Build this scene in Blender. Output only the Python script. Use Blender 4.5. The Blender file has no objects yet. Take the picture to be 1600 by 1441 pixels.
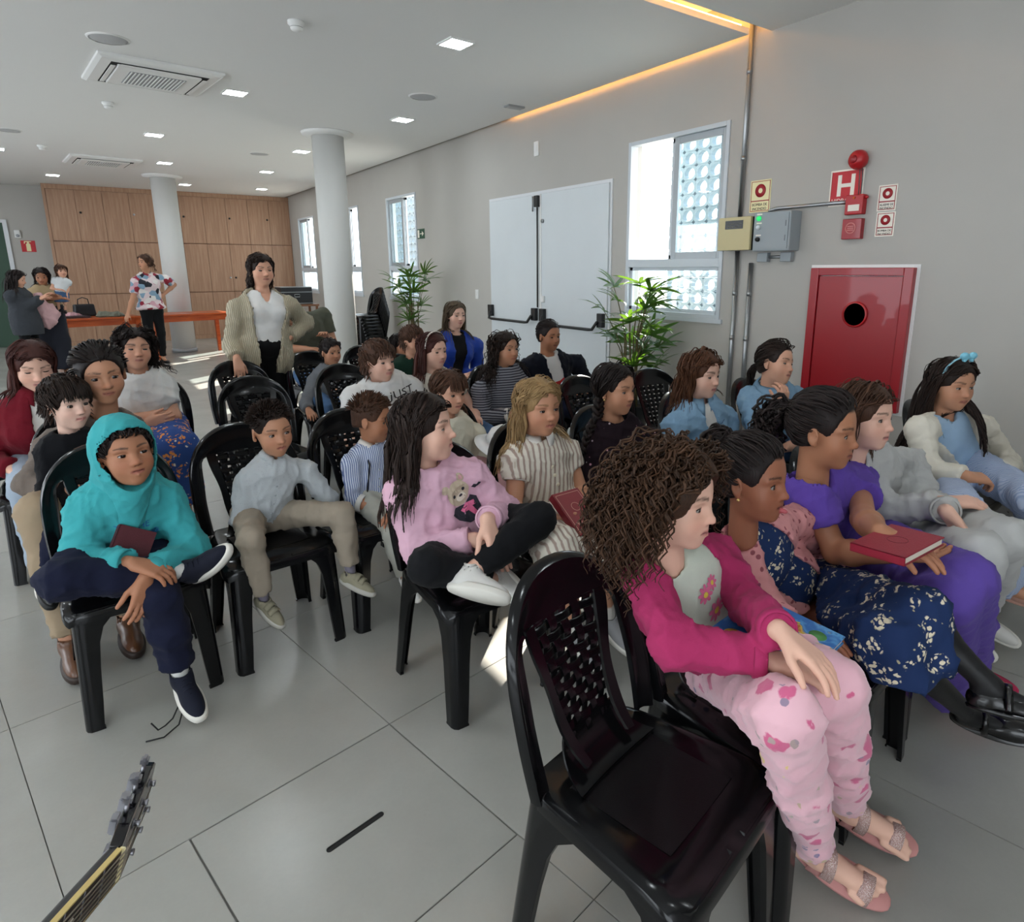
import bpy, bmesh, math, random
import numpy as np
from mathutils import Matrix, Vector, noise as mnoise

# ------------------------------------------------------------------ camera
scene = bpy.context.scene
FPX, CX, CY, CAMH = 1000.0, 850.0, 660.0, 1.5
YAW, PITCH, ROLL = (math.radians(v) for v in (35.4, 13.4, -0.1))


def cam_axes():
    cy, sy, cp, sp = math.cos(YAW), math.sin(YAW), math.cos(PITCH), math.sin(PITCH)
    f = np.array([sy * cp, cy * cp, -sp]); r = np.array([cy, -sy, 0.0]); u = np.cross(r, f)
    c, s = math.cos(ROLL), math.sin(ROLL)
    return np.array([r * c + u * s, u * c - r * s, f])


CM = cam_axes()
cam_data = bpy.data.cameras.new('camera')
cam = bpy.data.objects.new('camera', cam_data)
scene.collection.objects.link(cam)
cam_data.sensor_fit = 'HORIZONTAL'
cam_data.sensor_width = 36.0
cam_data.lens = FPX / 1600.0 * 36.0
cam_data.shift_x = (800.0 - CX) / 1600.0
cam_data.shift_y = (CY - 720.5) / 1600.0
cam_data.clip_start = 0.05
cam_data.clip_end = 200
cam.matrix_world = Matrix(((CM[0][0], CM[1][0], -CM[2][0], 0), (CM[0][1], CM[1][1], -CM[2][1], 0),
                           (CM[0][2], CM[1][2], -CM[2][2], CAMH), (0, 0, 0, 1)))
scene.camera = cam

# ------------------------------------------------------------------ view, sky, sun
vs = scene.view_settings
vs.view_transform = 'Standard'
vs.look = 'None'
vs.exposure = 0.78
vs.gamma = 1.0
vs.use_curve_mapping = False
world = bpy.data.worlds.new('sky')
scene.world = world
world.use_nodes = True
bg = world.node_tree.nodes['Background']
bg.inputs[0].default_value = (0.86, 0.93, 1.0, 1)
bg.inputs[1].default_value = 3.0
sun_data = bpy.data.lights.new('sun', 'SUN')
sun_data.energy = 14.0
sun_data.angle = 0.009
sun_data.color = (1.0, 0.93, 0.82)
sun = bpy.data.objects.new('sun', sun_data)
scene.collection.objects.link(sun)
SUN_DIR = Vector((-1.0, -0.80, -0.79))
sun.rotation_euler = SUN_DIR.to_track_quat('-Z', 'Y').to_euler()
LED_STRENGTH = 36.0

# ------------------------------------------------------------------ pixel helpers (pixel -> direction; distance from what is touched)


def ray(x, y):
    return CM.T @ np.array([(x - CX) / FPX, (CY - y) / FPX, 1.0])


def at_z(x, y, z=0.0):
    d = ray(x, y)
    return np.array([0, 0, CAMH]) + d * (z - CAMH) / d[2]


def at_x(x, y, X):
    d = ray(x, y)
    return np.array([0, 0, CAMH]) + d * X / d[0]


def at_y(x, y, Y):
    d = ray(x, y)
    return np.array([0, 0, CAMH]) + d * Y / d[1]


def at_plane(x, y, p0, n):
    d = ray(x, y); o = np.array([0, 0, CAMH])
    return o + d * (np.dot(np.asarray(p0) - o, n) / np.dot(d, n))


# ------------------------------------------------------------------ colour and materials


def lin(c):
    if isinstance(c, str):
        c = [int(c[i:i + 2], 16) / 255.0 for i in (0, 2, 4)]
    return tuple((v / 12.92 if v <= 0.04045 else ((v + 0.055) / 1.055) ** 2.4) for v in c)


MATS = {}


class NT:
    """small helper around a material node tree"""

    def __init__(s, name):
        s.m = bpy.data.materials.new(name)
        s.m.use_nodes = True
        s.t = s.m.node_tree
        s.b = s.t.nodes['Principled BSDF']

    def n(s, typ, **kw):
        nd = s.t.nodes.new(typ)
        for k, v in kw.items():
            if k[0] == 'i' and k[1:].isdigit():
                s.put(nd.inputs[int(k[1:])], v)
            elif k.startswith('in_'):
                s.put(nd.inputs[k[3:].replace('_', ' ')], v)
            else:
                setattr(nd, k, v)
        return nd

    def put(s, sock, v):
        if hasattr(v, 'is_linked') or hasattr(v, 'links'):
            s.t.links.new(v, sock)
        elif hasattr(v, 'outputs'):
            s.t.links.new(v.outputs[0], sock)
        else:
            sock.default_value = v

    def set(s, name, v):
        s.put(s.b.inputs[name], v)

    def obj(s):
        return s.n('ShaderNodeTexCoord').outputs['Object']

    def mix(s, f, a, b):
        nd = s.n('ShaderNodeMix', data_type='RGBA')
        s.put(nd.inputs[0], f); s.put(nd.inputs[6], a if not isinstance(a, str) else (*lin(a), 1)); s.put(nd.inputs[7], b if not isinstance(b, str) else (*lin(b), 1))
        return nd.outputs[2]

    def ramp(s, f, stops, interp='LINEAR'):
        nd = s.n('ShaderNodeValToRGB')
        s.put(nd.inputs[0], f)
        cr = nd.color_ramp
        cr.interpolation = interp
        while len(cr.elements) > 1:
            cr.elements.remove(cr.elements[-1])
        for i, (p, c) in enumerate(stops):
            e = cr.elements[0] if i == 0 else cr.elements.new(p)
            e.position = p
            if isinstance(c, str):
                c = lin(c)
            e.color = (c, c, c, 1) if not isinstance(c, tuple) else (*c[:3], 1)
        return nd.outputs[0]

    def math(s, op, a, b=0.0, c=0.0):
        nd = s.n('ShaderNodeMath', operation=op)
        s.put(nd.inputs[0], a); s.put(nd.inputs[1], b); s.put(nd.inputs[2], c)
        return nd.outputs[0]

    def noise(s, scale, detail=2.0, vec=None, rough=0.5, out=0):
        nd = s.n('ShaderNodeTexNoise')
        nd.inputs['Scale'].default_value = scale
        nd.inputs['Detail'].default_value = detail
        nd.inputs['Roughness'].default_value = rough
        s.put(nd.inputs['Vector'], vec if vec is not None else s.obj())
        return nd.outputs[out]

    def mapping(s, scale=(1, 1, 1), rot=(0, 0, 0), loc=(0, 0, 0), vec=None):
        nd = s.n('ShaderNodeMapping')
        nd.inputs['Scale'].default_value = scale
        nd.inputs['Rotation'].default_value = rot
        nd.inputs['Location'].default_value = loc
        s.put(nd.inputs['Vector'], vec if vec is not None else s.obj())
        return nd.outputs[0]

    def sep(s, vec=None):
        nd = s.n('ShaderNodeSeparateXYZ')
        s.put(nd.inputs[0], vec if vec is not None else s.obj())
        return nd.outputs

    def bump(s, h, strength=0.3, dist=0.01):
        nd = s.n('ShaderNodeBump')
        nd.inputs['Strength'].default_value = strength
        nd.inputs['Distance'].default_value = dist
        s.put(nd.inputs['Height'], h)
        s.set('Normal', nd.outputs[0])


def mat(name, col, rough=0.6, metal=0.0, spec=0.5, bump=None, var=None, emit=None, coat=0.0):
    """plain procedural material; var=(scale, amount) mottles the colour, bump=(scale, strength)"""
    if name in MATS:
        return MATS[name]
    t = NT(name)
    c = (*lin(col), 1)
    t.set('Base Color', c)
    t.set('Roughness', rough); t.set('Metallic', metal); t.set('Specular IOR Level', spec)
    t.set('Coat Weight', coat)
    if var:
        f = t.noise(var[0], 4.0)
        d = tuple(max(0, v * (1 - var[1])) for v in c[:3]) + (1,)
        l = tuple(min(1, v * (1 + var[1])) for v in c[:3]) + (1,)
        t.set('Base Color', t.mix(f, d, l))
    if bump:
        t.bump(t.noise(bump[0], 3.0), bump[1], 0.004)
    if emit:
        t.set('Emission Color', (*lin(emit[0]), 1)); t.set('Emission Strength', emit[1])
    MATS[name] = t.m
    return t.m


# ------------------------------------------------------------------ scene helpers
COL = scene.collection


def tag(o, label=None, cat=None, group=None, kind=None):
    if label: o['label'] = label
    if cat: o['category'] = cat
    if group: o['group'] = group
    if kind: o['kind'] = kind
    return o


def empty(name, loc=(0, 0, 0), rz=0.0, label=None, cat=None, group=None):
    o = bpy.data.objects.new(name, None)
    COL.objects.link(o)
    o.location = loc
    o.rotation_euler = (0, 0, rz)
    o.empty_display_size = 0.1
    return tag(o, label, cat, group)


def new_mesh(name, v, faces, smooth=False):
    me = bpy.data.meshes.new(name)
    if isinstance(faces, np.ndarray):
        v = np.asarray(v, np.float32)
        nf, k = faces.shape
        me.vertices.add(len(v)); me.vertices.foreach_set('co', v.ravel())
        me.loops.add(nf * k); me.loops.foreach_set('vertex_index', faces.astype(np.int32).ravel())
        me.polygons.add(nf); me.polygons.foreach_set('loop_start', np.arange(0, nf * k, k, dtype=np.int32))
        me.update(calc_edges=True)
    else:
        me.from_pydata([tuple(map(float, p)) for p in v], [], faces)
        me.update()
    if smooth:
        me.polygons.foreach_set('use_smooth', np.ones(len(me.polygons), bool))
    return me


def link(name, me, m=None, parent=None):
    o = bpy.data.objects.new(name, me)
    COL.objects.link(o)
    if m is not None and me is not None and len(me.materials) == 0:
        me.materials.append(m)
    if parent is not None:
        o.parent = parent
    return o


class MB:
    """mesh builder: collects boxes, prisms, tubes, lathes into ONE mesh"""

    def __init__(s):
        s.v = []; s.f = []; s.mi = []; s.sm = []; s.cur = 0

    def add(s, v, f, smooth=False):
        o = len(s.v)
        s.v += [tuple(map(float, p)) for p in v]
        s.f += [tuple(i + o for i in q) for q in f]
        s.mi += [s.cur] * len(f)
        s.sm += [smooth] * len(f)
        return s

    def box(s, lo, hi, bev=0.0, M=None):
        (x0, y0, z0), (x1, y1, z1) = lo, hi
        if bev <= 0:
            v = [(x, y, z) for z in (z0, z1) for y in (y0, y1) for x in (x0, x1)]
            f = [(0, 2, 3, 1), (4, 5, 7, 6), (0, 1, 5, 4), (2, 6, 7, 3), (0, 4, 6, 2), (1, 3, 7, 5)]
        else:
            bm = bmesh.new()
            bmesh.ops.create_cube(bm, size=1.0)
            for p in bm.verts:
                p.co = ((x0 + x1) / 2 + p.co.x * (x1 - x0), (y0 + y1) / 2 + p.co.y * (y1 - y0), (z0 + z1) / 2 + p.co.z * (z1 - z0))
            bmesh.ops.bevel(bm, geom=list(bm.edges), offset=bev, segments=2, affect='EDGES', clamp_overlap=True)
            bm.verts.index_update()
            v = [tuple(p.co) for p in bm.verts]
            f = [tuple(p.index for p in q.verts) for q in bm.faces]
            bm.free()
        if M is not None:
            v = [tuple(M @ Vector(p)) for p in v]
        return s.add(v, f)

    def prism(s, pts, h0, h1, axis='z', M=None):
        """extrude a 2-D polygon; axis z: (x,y), axis x: (y,z), axis y: (x,z)"""
        n = len(pts)
        def put(p, h):
            return {'z': (p[0], p[1], h), 'x': (h, p[0], p[1]), 'y': (p[0], h, p[1])}[axis]
        v = [put(p, h0) for p in pts] + [put(p, h1) for p in pts]
        f = [tuple(range(n))[::-1], tuple(range(n, 2 * n))] + [(i, (i + 1) % n, n + (i + 1) % n, n + i) for i in range(n)]
        if M is not None:
            v = [tuple(M @ Vector(p)) for p in v]
        return s.add(v, f)

    def tube(s, pts, r, n=8, cap=True, flat=None):
        """tube along points, radius scalar or per point"""
        pts = [np.asarray(p, float) for p in pts]
        m = len(pts)
        rr = [r] * m if np.isscalar(r) else list(r)
        v = []; prev = None
        for i, p in enumerate(pts):
            d = pts[min(i + 1, m - 1)] - pts[max(i - 1, 0)]
            d = d / (np.linalg.norm(d) + 1e-9)
            a = np.array([0, 0, 1.0]) if prev is None else prev
            if prev is None and abs(d[2]) > 0.9:
                a = np.array([1.0, 0, 0])
            u = a - d * np.dot(a, d); u /= np.linalg.norm(u) + 1e-9
            prev = u
            w = np.cross(d, u)
            for k in range(n):
                t = 2 * math.pi * k / n
                v.append(p + rr[i] * (math.cos(t) * u * (flat or 1.0) + math.sin(t) * w))
        f = [(i * n + k, i * n + (k + 1) % n, (i + 1) * n + (k + 1) % n, (i + 1) * n + k) for i in range(m - 1) for k in range(n)]
        if cap:
            f += [tuple(range(n))[::-1], tuple(range((m - 1) * n, m * n))]
        return s.add(v, f, True)

    def lathe(s, prof, c=(0, 0, 0), n=24, M=None, cap=True):
        """profile of (r, z) about z axis"""
        v = []
        for r, z in prof:
            for k in range(n):
                t = 2 * math.pi * k / n
                v.append((c[0] + r * math.cos(t), c[1] + r * math.sin(t), c[2] + z))
        m = len(prof)
        f = [(i * n + k, i * n + (k + 1) % n, (i + 1) * n + (k + 1) % n, (i + 1) * n + k) for i in range(m - 1) for k in range(n)]
        if cap and prof[0][0] > 1e-6: f.append(tuple(range(n))[::-1])
        if cap and prof[-1][0] > 1e-6: f.append(tuple(range((m - 1) * n, m * n)))
        if M is not None:
            v = [tuple(M @ Vector(p)) for p in v]
        return s.add(v, f, True)

    def grid(s, P, smooth=True, close_u=False):
        """P: array (m, n, 3)"""
        P = np.asarray(P, float); m, n = P.shape[:2]
        v = P.reshape(-1, 3)
        f = [(i * n + j, i * n + j + 1, (i + 1) * n + j + 1, (i + 1) * n + j) for i in range(m - 1) for j in range(n - 1)]
        if close_u:
            f += [((m - 1) * n + j, (m - 1) * n + j + 1, j + 1, j) for j in range(n - 1)]
        return s.add(v, f, smooth)

    def mesh(s, name, mats=None):
        me = bpy.data.meshes.new(name)
        me.from_pydata(s.v, [], s.f)
        me.polygons.foreach_set('use_smooth', np.array(s.sm, bool))
        if mats is not None:
            for m in (mats if isinstance(mats, (list, tuple)) else [mats]):
                me.materials.append(m)
            me.polygons.foreach_set('material_index', np.array(s.mi, np.int32))
        me.update()
        return me

    def build(s, name, mats, parent=None, rel=None):
        if rel is not None:
            s.v = [(p[0] - rel[0], p[1] - rel[1], p[2] - rel[2]) for p in s.v]
        return link(name, s.mesh(name, mats), None, parent)


def fix_normals(me):
    bm = bmesh.new(); bm.from_mesh(me)
    bmesh.ops.recalc_face_normals(bm, faces=bm.faces)
    bm.to_mesh(me); bm.free()
    return me


def mods(o, solid=0.0, bevel=0.0, seg=2, subsurf=0, offset=-1.0):
    if solid:
        m = o.modifiers.new('thickness', 'SOLIDIFY'); m.thickness = solid; m.offset = offset
    if bevel:
        m = o.modifiers.new('edge', 'BEVEL'); m.width = bevel; m.segments = seg; m.limit_method = 'ANGLE'; m.angle_limit = 0.6
    if subsurf:
        m = o.modifiers.new('round', 'SUBSURF'); m.levels = subsurf; m.render_levels = subsurf
    return o


def copy_tree(o, parent=None):
    c = o.copy()
    COL.objects.link(c)
    if parent is not None:
        c.parent = parent
    for ch in list(o.children):
        copy_tree(ch, c)
    return c


def text_mesh(s, size, extrude=0.0008, align='CENTER', bold=0.0):
    cu = bpy.data.curves.new('lettering', 'FONT')
    cu.body = s; cu.size = size; cu.extrude = extrude; cu.offset = bold
    cu.align_x = align; cu.align_y = 'CENTER'; cu.resolution_u = 3
    ob = bpy.data.objects.new('lettering', cu)
    me = bpy.data.meshes.new_from_object(ob)
    bpy.data.objects.remove(ob); bpy.data.curves.remove(cu)
    return me


def frame_matrix(loc, right, up):
    r = Vector(right).normalized(); u = Vector(up).normalized(); n = r.cross(u)
    return Matrix(((r.x, u.x, n.x, loc[0]), (r.y, u.y, n.y, loc[1]), (r.z, u.z, n.z, loc[2]), (0, 0, 0, 1)))


def lettering(name, s, size, M, m, parent, bold=0.0, fit=None):
    me = text_mesh(s, size, 0.0008, bold=bold)
    if fit:
        xs = [v.co.x for v in me.vertices]; ys = [v.co.y for v in me.vertices]
        kx = fit[0] / max(1e-6, max(xs) - min(xs)); ky = fit[1] / max(1e-6, max(ys) - min(ys))
        cx, cy = (max(xs) + min(xs)) / 2, (max(ys) + min(ys)) / 2
        for v in me.vertices:
            v.co.x = (v.co.x - cx) * kx; v.co.y = (v.co.y - cy) * ky
    me.transform(M)
    return link(name, me, m, parent)
# ================================================================== ROOM
XR, YB, XL, YF, HC = 4.26, 16.9, -5.2, -3.0, 3.15

# ---- materials of the shell
t = NT('painted_wall')
f = t.noise(1.3, 3.0)
t.set('Base Color', t.mix(f, (*lin('b0ada7'), 1), (*lin('bcb9b3'), 1)))
t.set('Roughness', 0.75); t.set('Specular IOR Level', 0.25)
t.bump(t.noise(180, 2.0), 0.12, 0.003)
M_WALL = t.m
M_CEIL = mat('ceiling_paint', 'e9e8e6', 0.7, spec=0.2, bump=(60, 0.03))
t = NT('porcelain_tile')
o3 = t.n('ShaderNodeObjectInfo')
v = t.n('ShaderNodeVectorMath', operation='ADD')
t.put(v.inputs[0], t.obj()); t.put(v.inputs[1], o3.outputs['Random'])
f = t.noise(2.2, 4.0, v.outputs[0], 0.6)
f2 = t.noise(90, 2.0, v.outputs[0])
c = t.mix(f, (*lin('94938d'), 1), (*lin('aeada7'), 1))
t.set('Base Color', t.mix(t.math('MULTIPLY', f2, 0.12), c, (*lin('7c7b75'), 1)))
t.set('Roughness', t.math('ADD', t.math('MULTIPLY', f, 0.10), 0.20))
t.set('Specular IOR Level', 0.5)
M_TILE = t.m
M_GROUT = mat('grout', '77767260'[:6], 0.9)
M_ALU = mat('white_aluminium', 'd9dcdf', 0.4, 0.0)
M_ALUG = mat('grey_aluminium', 'a9aeb2', 0.4, 0.3)
M_BLACKP = mat('black_fitting', '141416', 0.35)
M_WHITEP = mat('white_plastic', 'e8e8e6', 0.4)
M_STEEL = mat('galvanised_steel', 'a5a8aa', 0.35, 0.9)
M_GREYP = mat('grey_paint_metal', '98a0a4', 0.45)
M_RED = mat('red_enamel', '9d1420', 0.35, coat=0.3)
M_REDB = mat('red_plastic', 'b41c22', 0.35)
M_DARK = mat('dark_gap', '101010', 0.9)

t = NT('window_glass')
gl = t.n('ShaderNodeBsdfGlossy'); gl.inputs['Roughness'].default_value = 0.02
tr = t.n('ShaderNodeBsdfTransparent'); tr.inputs[0].default_value = (0.93, 0.97, 0.98, 1)
mx = t.n('ShaderNodeMixShader'); mx.inputs[0].default_value = .06; t.put(mx.inputs[1], tr); t.put(mx.inputs[2], gl)
t.t.links.new(mx.outputs[0], t.t.nodes['Material Output'].inputs[0])
M_GLASS = t.m

t = NT('oak_laminate')
sx = t.mapping((9, 9, 0.55))
f = t.noise(3.0, 6.0, sx, 0.62)
f2 = t.noise(30, 3.0, t.mapping((6, 6, 0.12)))
c = t.ramp(f, [(0.25, '8e6a52'), (0.5, 'a58065'), (0.75, 'b59377')])
t.set('Base Color', t.mix(t.math('MULTIPLY', f2, 0.35), c, (*lin('94705a'), 1)))
t.set('Roughness', 0.5)
M_OAK = t.m
M_OAKD = mat('oak_edge', '6f4c36', 0.5, var=(4, 0.2))
t = NT('orange_varnished_wood')
f = t.noise(3.0, 5.0, t.mapping((1.2, 14, 14)), 0.6)
t.set('Base Color', t.ramp(f, [(0.3, 'a3401a'), (0.7, 'c8602c')]))
t.set('Roughness', 0.28)
M_TABLE = t.m

# ---- floor: base slab, tiles, access panel
fl_base = MB().box((XL, YF, -0.2), (XR, YB, -0.006)).build('floor', M_GROUT)
tag(fl_base, 'grey porcelain tile floor of the hall', kind='structure')
TA = math.radians(10.6)
TC, TS = math.cos(TA), math.sin(TA)
TILE = 0.9
A0, B0 = 0.085, 1.684


def grid_to_world(a, b):
    return (a * TC - b * TS, a * TS + b * TC)


tile_me = MB().box((0.0012, 0.0012, -0.006), (TILE - 0.0012, TILE - 0.0012, 0.0), bev=0.0008).mesh('tile', M_TILE)
for i in range(-9, 10):
    for j in range(-7, 20):
        if (i, j) == (0, -1):
            continue
        c = grid_to_world(A0 + (i + .5) * TILE, B0 + (j + .5) * TILE)
        if XL - .3 < c[0] < XR + .35 and YF - .3 < c[1] < YB + .2:
            # keep what shows: skip tiles far outside the frame
            if c[0] < -3.3 or c[1] < -1.2:
                continue
            o = link('tile', tile_me, None, fl_base)
            x, y = grid_to_world(A0 + i * TILE, B0 + j * TILE)
            o.location = (x, y, 0); o.rotation_euler = (0, 0, TA)
mb = MB().box((XL, YF, -0.006), (-2.6, YB, -0.0015)).box((-2.6, YF, -0.006), (XR, -0.6, -0.0015))
mb.build('tile', M_TILE, fl_base)
# the tile with the lift-out panel: two remaining strips and the panel with its grip slot
x, y = grid_to_world(A0, B0 - TILE)
Mt = Matrix.Translation((x, y, 0)) @ Matrix.Rotation(TA, 4, 'Z')
for lo, hi in (((0.0012, 0.0012), (0.27, TILE - 0.0012)), ((0.273, 0.0012), (TILE - 0.0012, 0.268))):
    o = MB().box((*lo, -0.006), (*hi, 0.0), bev=0.0008).build('tile', M_TILE, fl_base)
    o.matrix_local = Mt
pan = MB().box((0.2755, 0.2715, -0.006), (TILE - 0.003, TILE - 0.003, 0.0), bev=0.001).build('access_panel', M_TILE, fl_base)
pan.matrix_local = Mt
p0, p1 = at_z(515, 1328), at_z(595, 1273)
mid = (p0 + p1) / 2; L = np.linalg.norm(p1 - p0) / 2; ang = math.atan2(p1[1] - p0[1], p1[0] - p0[0])
pts = [(L * sx + 0.0085 * math.cos(a), 0.0085 * math.sin(a)) for sx, a0 in ((1, -90), (-1, 90)) for a in np.radians(np.linspace(a0, a0 + 180, 9))]
mb = MB(); n = len(pts)
ins = [(p[0] * 0.975, p[1] * 0.6) for p in pts]
mb.add([(*p, 0.0002) for p in pts] + [(*p, 0.0016) for p in pts] + [(*p, 0.0016) for p in ins] + [(*p, 0.0004) for p in ins],
       [(k * n + i, k * n + (i + 1) % n, (k + 1) * n + (i + 1) % n, (k + 1) * n + i) for k in range(3) for i in range(n)] + [tuple(range(3 * n, 4 * n))])
sl = mb.build('grip_slot', mat('black_rubber', '0c0d0d', 0.6), pan)
sl.matrix_parent_inverse = Mt.inverted()
sl.matrix_basis = Matrix.Translation(mid) @ Matrix.Rotation(ang, 4, 'Z')
sl['label'] = 'slim black slot for lifting the panel'

# ---- right wall with window openings
WIN = [(3.50, 4.64, 1.10, 2.62), (9.28, 10.42, 1.06, 2.63), (11.72, 12.9, 1.06, 2.63), (14.45, 15.62, 1.04, 2.63)]
WT = 0.16
mb = MB()
ys = [YF] + [w for q in WIN for w in q[:2]] + [YB + .3]
for k in range(0, len(ys), 2):
    mb.box((XR, ys[k], 0), (XR + WT, ys[k + 1], 3.5))
for (a, b, z0, z1) in WIN:
    mb.box((XR, a, 0), (XR + WT, b, z0)); mb.box((XR, a, z1), (XR + WT, b, 3.5))
tag(mb.build('wall_right', M_WALL), 'grey painted long wall with windows, fire equipment and white doors', kind='structure')
tag(MB().box((XL, YB, 0), (XR, YB + 0.15, 3.5)).build('wall_back', M_WALL), 'grey painted end wall behind the wooden cabinets', kind='structure')
tag(MB().box((XL - .15, YF - .15, 0), (-4.2, YF, 3.5)).box((-.6, YF - .15, 0), (XR + WT, YF, 3.5)).box((-4.2, YF - .15, 2.75), (-.6, YF, 3.5)).box((-4.2, YF - .15, 0), (-.6, YF, .25)).build('wall_front', M_WALL), 'grey painted wall at the stage end with an added daylight opening', kind='structure')  # unseen wall; its opening is added so sky light reaches the faces
mb = MB(); ys = [YF, -1.2, 2.4, 4.2, 7.8, 9.6, 13.2, YB]  # unseen left wall, openings added to bring daylight in from this side
for k in range(0, 8, 2):
    mb.box((XL - .15, ys[k], 0), (XL, ys[k + 1], 3.5))
for k in range(1, 7, 2):
    mb.box((XL - .15, ys[k], 0), (XL, ys[k + 1], 0.35)); mb.box((XL - .15, ys[k], 2.7), (XL, ys[k + 1], 3.5))
tag(mb.build('wall_left', M_WALL), 'grey painted unseen wall with wide openings added for daylight', kind='structure')

# ---- ceiling: far field, near field, slot with warm strip between and along the right wall
ceil = MB().box((XL, 3.33, HC), (XR - 0.075, YB, HC + 0.04)).build('ceiling', M_CEIL)
tag(ceil, 'white suspended plaster ceiling', kind='structure')
near = MB().box((XL, YF, HC), (2.0, 3.19, HC + 0.04)).box((2.004, YF, HC), (XR, 3.19, HC + 0.04)).build('panel', M_CEIL, ceil)
mb = MB().box((XL, YF, 3.44), (XR, YB, 3.6))
mb.box((XL, 3.185, HC + .04), (XR, 3.195, 3.44))
mb.build('slab', M_CEIL, ceil)
M_WARM = mat('warm_led_strip', 'ffd9a0', emit=('ffb765', 16.0))
led = empty('led_strip', (XR - 0.12, 3.30, HC + .07), 0, 'warm LED strip hidden in the ceiling slot', 'light strip')
MB().box((XL, 3.365, HC + 0.055), (XR - 0.12, 3.385, HC + 0.065)).build('strip', M_WARM, led, led.location)
MB().box((XR - 0.115, 3.42, HC + 0.055), (XR - 0.095, 6.6, HC + 0.065)).build('strip', M_WARM, led, led.location)

# ---- windows
M_FRAME = mat('window_frame_white', 'c9d0d6', 0.4)


def make_window(n, y0, y1, z0, z1, label, flip=False):
    w = empty('window_%d' % n, (XR, (y0 + y1) / 2, z0))
    tag(w, label, kind='structure')
    rel = w.location
    x0, x1 = XR - 0.012, XR + 0.075
    fw = 0.035
    zt = z0 + 0.30 * (z1 - z0)          # transom
    ym = (y0 + y1) / 2 + 0.03
    mb = MB()
    mb.box((x0, y0, z0), (x1, y0 + fw, z1)).box((x0, y1 - fw, z0), (x1, y1, z1))
    mb.box((x0, y0 + fw, z1 - fw), (x1, y1 - fw, z1)).box((x0, y0 + fw, z0), (x1, y1 - fw, z0 + fw))
    mb.box((x0, y0 + fw, zt - 0.035), (x1, y1 - fw, zt + 0.035))
    mods(mb.build('frame', M_FRAME, w, rel), bevel=0.003)
    # sliding sash standing in front of the fixed half, its neighbour slid open
    ya, yb = (y0 + fw, ym) if not flip else (ym - .06, y1 - fw)
    sw = 0.055
    za, zb = zt + 0.035, z1 - fw
    mb = MB()
    xs0, xs1 = XR + 0.02, XR + 0.05
    mb.box((xs0, ya, za), (xs1, ya + sw, zb)).box((xs0, yb - sw, za), (xs1, yb, zb))
    mb.box((xs0, ya + sw, za), (xs1, yb - sw, za + sw)).box((xs0, ya + sw, zb - sw), (xs1, yb - sw, zb))
    s = mods(mb.build('sash', M_ALUG, w, rel), bevel=0.003)
    MB().box((xs0 + .012, ya + sw, za + sw), (xs0 + .017, yb - sw, zb - sw)).build('pane', M_GLASS, s, rel)
    # second sash parked behind it
    mb = MB()
    xs0, xs1 = XR + 0.052, XR + 0.074
    dy = 0.05 if not flip else -0.05
    mb.box((xs0, ya + dy, za), (xs1, ya + dy + sw * .8, zb)).box((xs0, yb + dy - sw * .8, za), (xs1, yb + dy, zb))
    mb.box((xs0, ya + dy, za), (xs1, yb + dy, za + sw * .6)).box((xs0, ya + dy, zb - sw * .6), (xs1, yb + dy, zb))
    s2 = mb.build('sash', M_FRAME, w, rel)
    MB().box((xs0 + .009, ya + dy + .04, za + .03), (xs0 + .013, yb + dy - .04, zb - .03)).build('pane', M_GLASS, s2, rel)
    # fixed lower light
    mb = MB()
    mb.box((XR + .02, y0 + fw, z0 + fw), (XR + .05, y1 - fw, z0 + fw + .03)).box((XR + .02, y0 + fw, zt - .065), (XR + .05, y1 - fw, zt - .035))
    mb.box((XR + .02, y0 + fw, z0 + fw), (XR + .05, y0 + fw + .03, zt - .035)).box((XR + .02, y1 - fw - .03, z0 + fw), (XR + .05, y1 - fw, zt - .035))
    s3 = mb.build('sash', M_FRAME, w, rel)
    MB().box((XR + .033, y0 + .06, z0 + .06), (XR + .037, y1 - .06, zt - .06)).build('pane', M_GLASS, s3, rel)
    MB().box((XR - .02, y0 - .03, z0 - .035), (XR + .06, y1 + .03, z0 - .0)).build('sill', M_FRAME, w, rel)


make_window(1, *WIN[0], 'white framed sliding window above the big palm plant')
make_window(2, *WIN[1], 'white framed sliding window between chair stack and doors', True)
make_window(3, *WIN[2], 'narrow looking white window just beyond the round column', True)
make_window(4, *WIN[3], 'white window next to the wooden cabinets', True)

# ---- outside: ground and perforated block screens
tag(MB().box((XR + WT, -8, -0.4), (40, 40, -0.3)).build('ground', mat('outside_concrete', 'b9b4aa', 0.9, var=(2, .1))), 'pale concrete ground outside the windows', kind='structure')
M_COBO = mat('pale_screen_block', '8896a0', 0.8)
py, pz, dp = 0.165, 0.135, 0.06
mb = MB()
K = 20
ring = []
for k in range(K):
    a = 2 * math.pi * k / K
    egg = 1.0 - 0.10 * math.sin(a)
    ring.append((0.066 * egg * math.cos(a), 0.055 * math.sin(a)))
sq = []
for k in range(K):
    a = 2 * math.pi * k / K
    c_, s_ = math.cos(a), math.sin(a); q = max(abs(c_), abs(s_))
    sq.append((py / 2 * c_ / q * .985, pz / 2 * s_ / q * .985))
v = [(x, p[0], p[1]) for x in (0, dp) for p in sq] + [(x, p[0], p[1]) for x in (0, dp) for p in ring]
F_ = []
for k in range(K):
    l = (k + 1) % K
    F_ += [(k, l, 2 * K + l, 2 * K + k), (K + l, K + k, 3 * K + k, 3 * K + l), (2 * K + k, 2 * K + l, 3 * K + l, 3 * K + k), (l, k, K + k, K + l)]
block_me = fix_normals(mb.add(v, F_).mesh('block', M_COBO))


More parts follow.
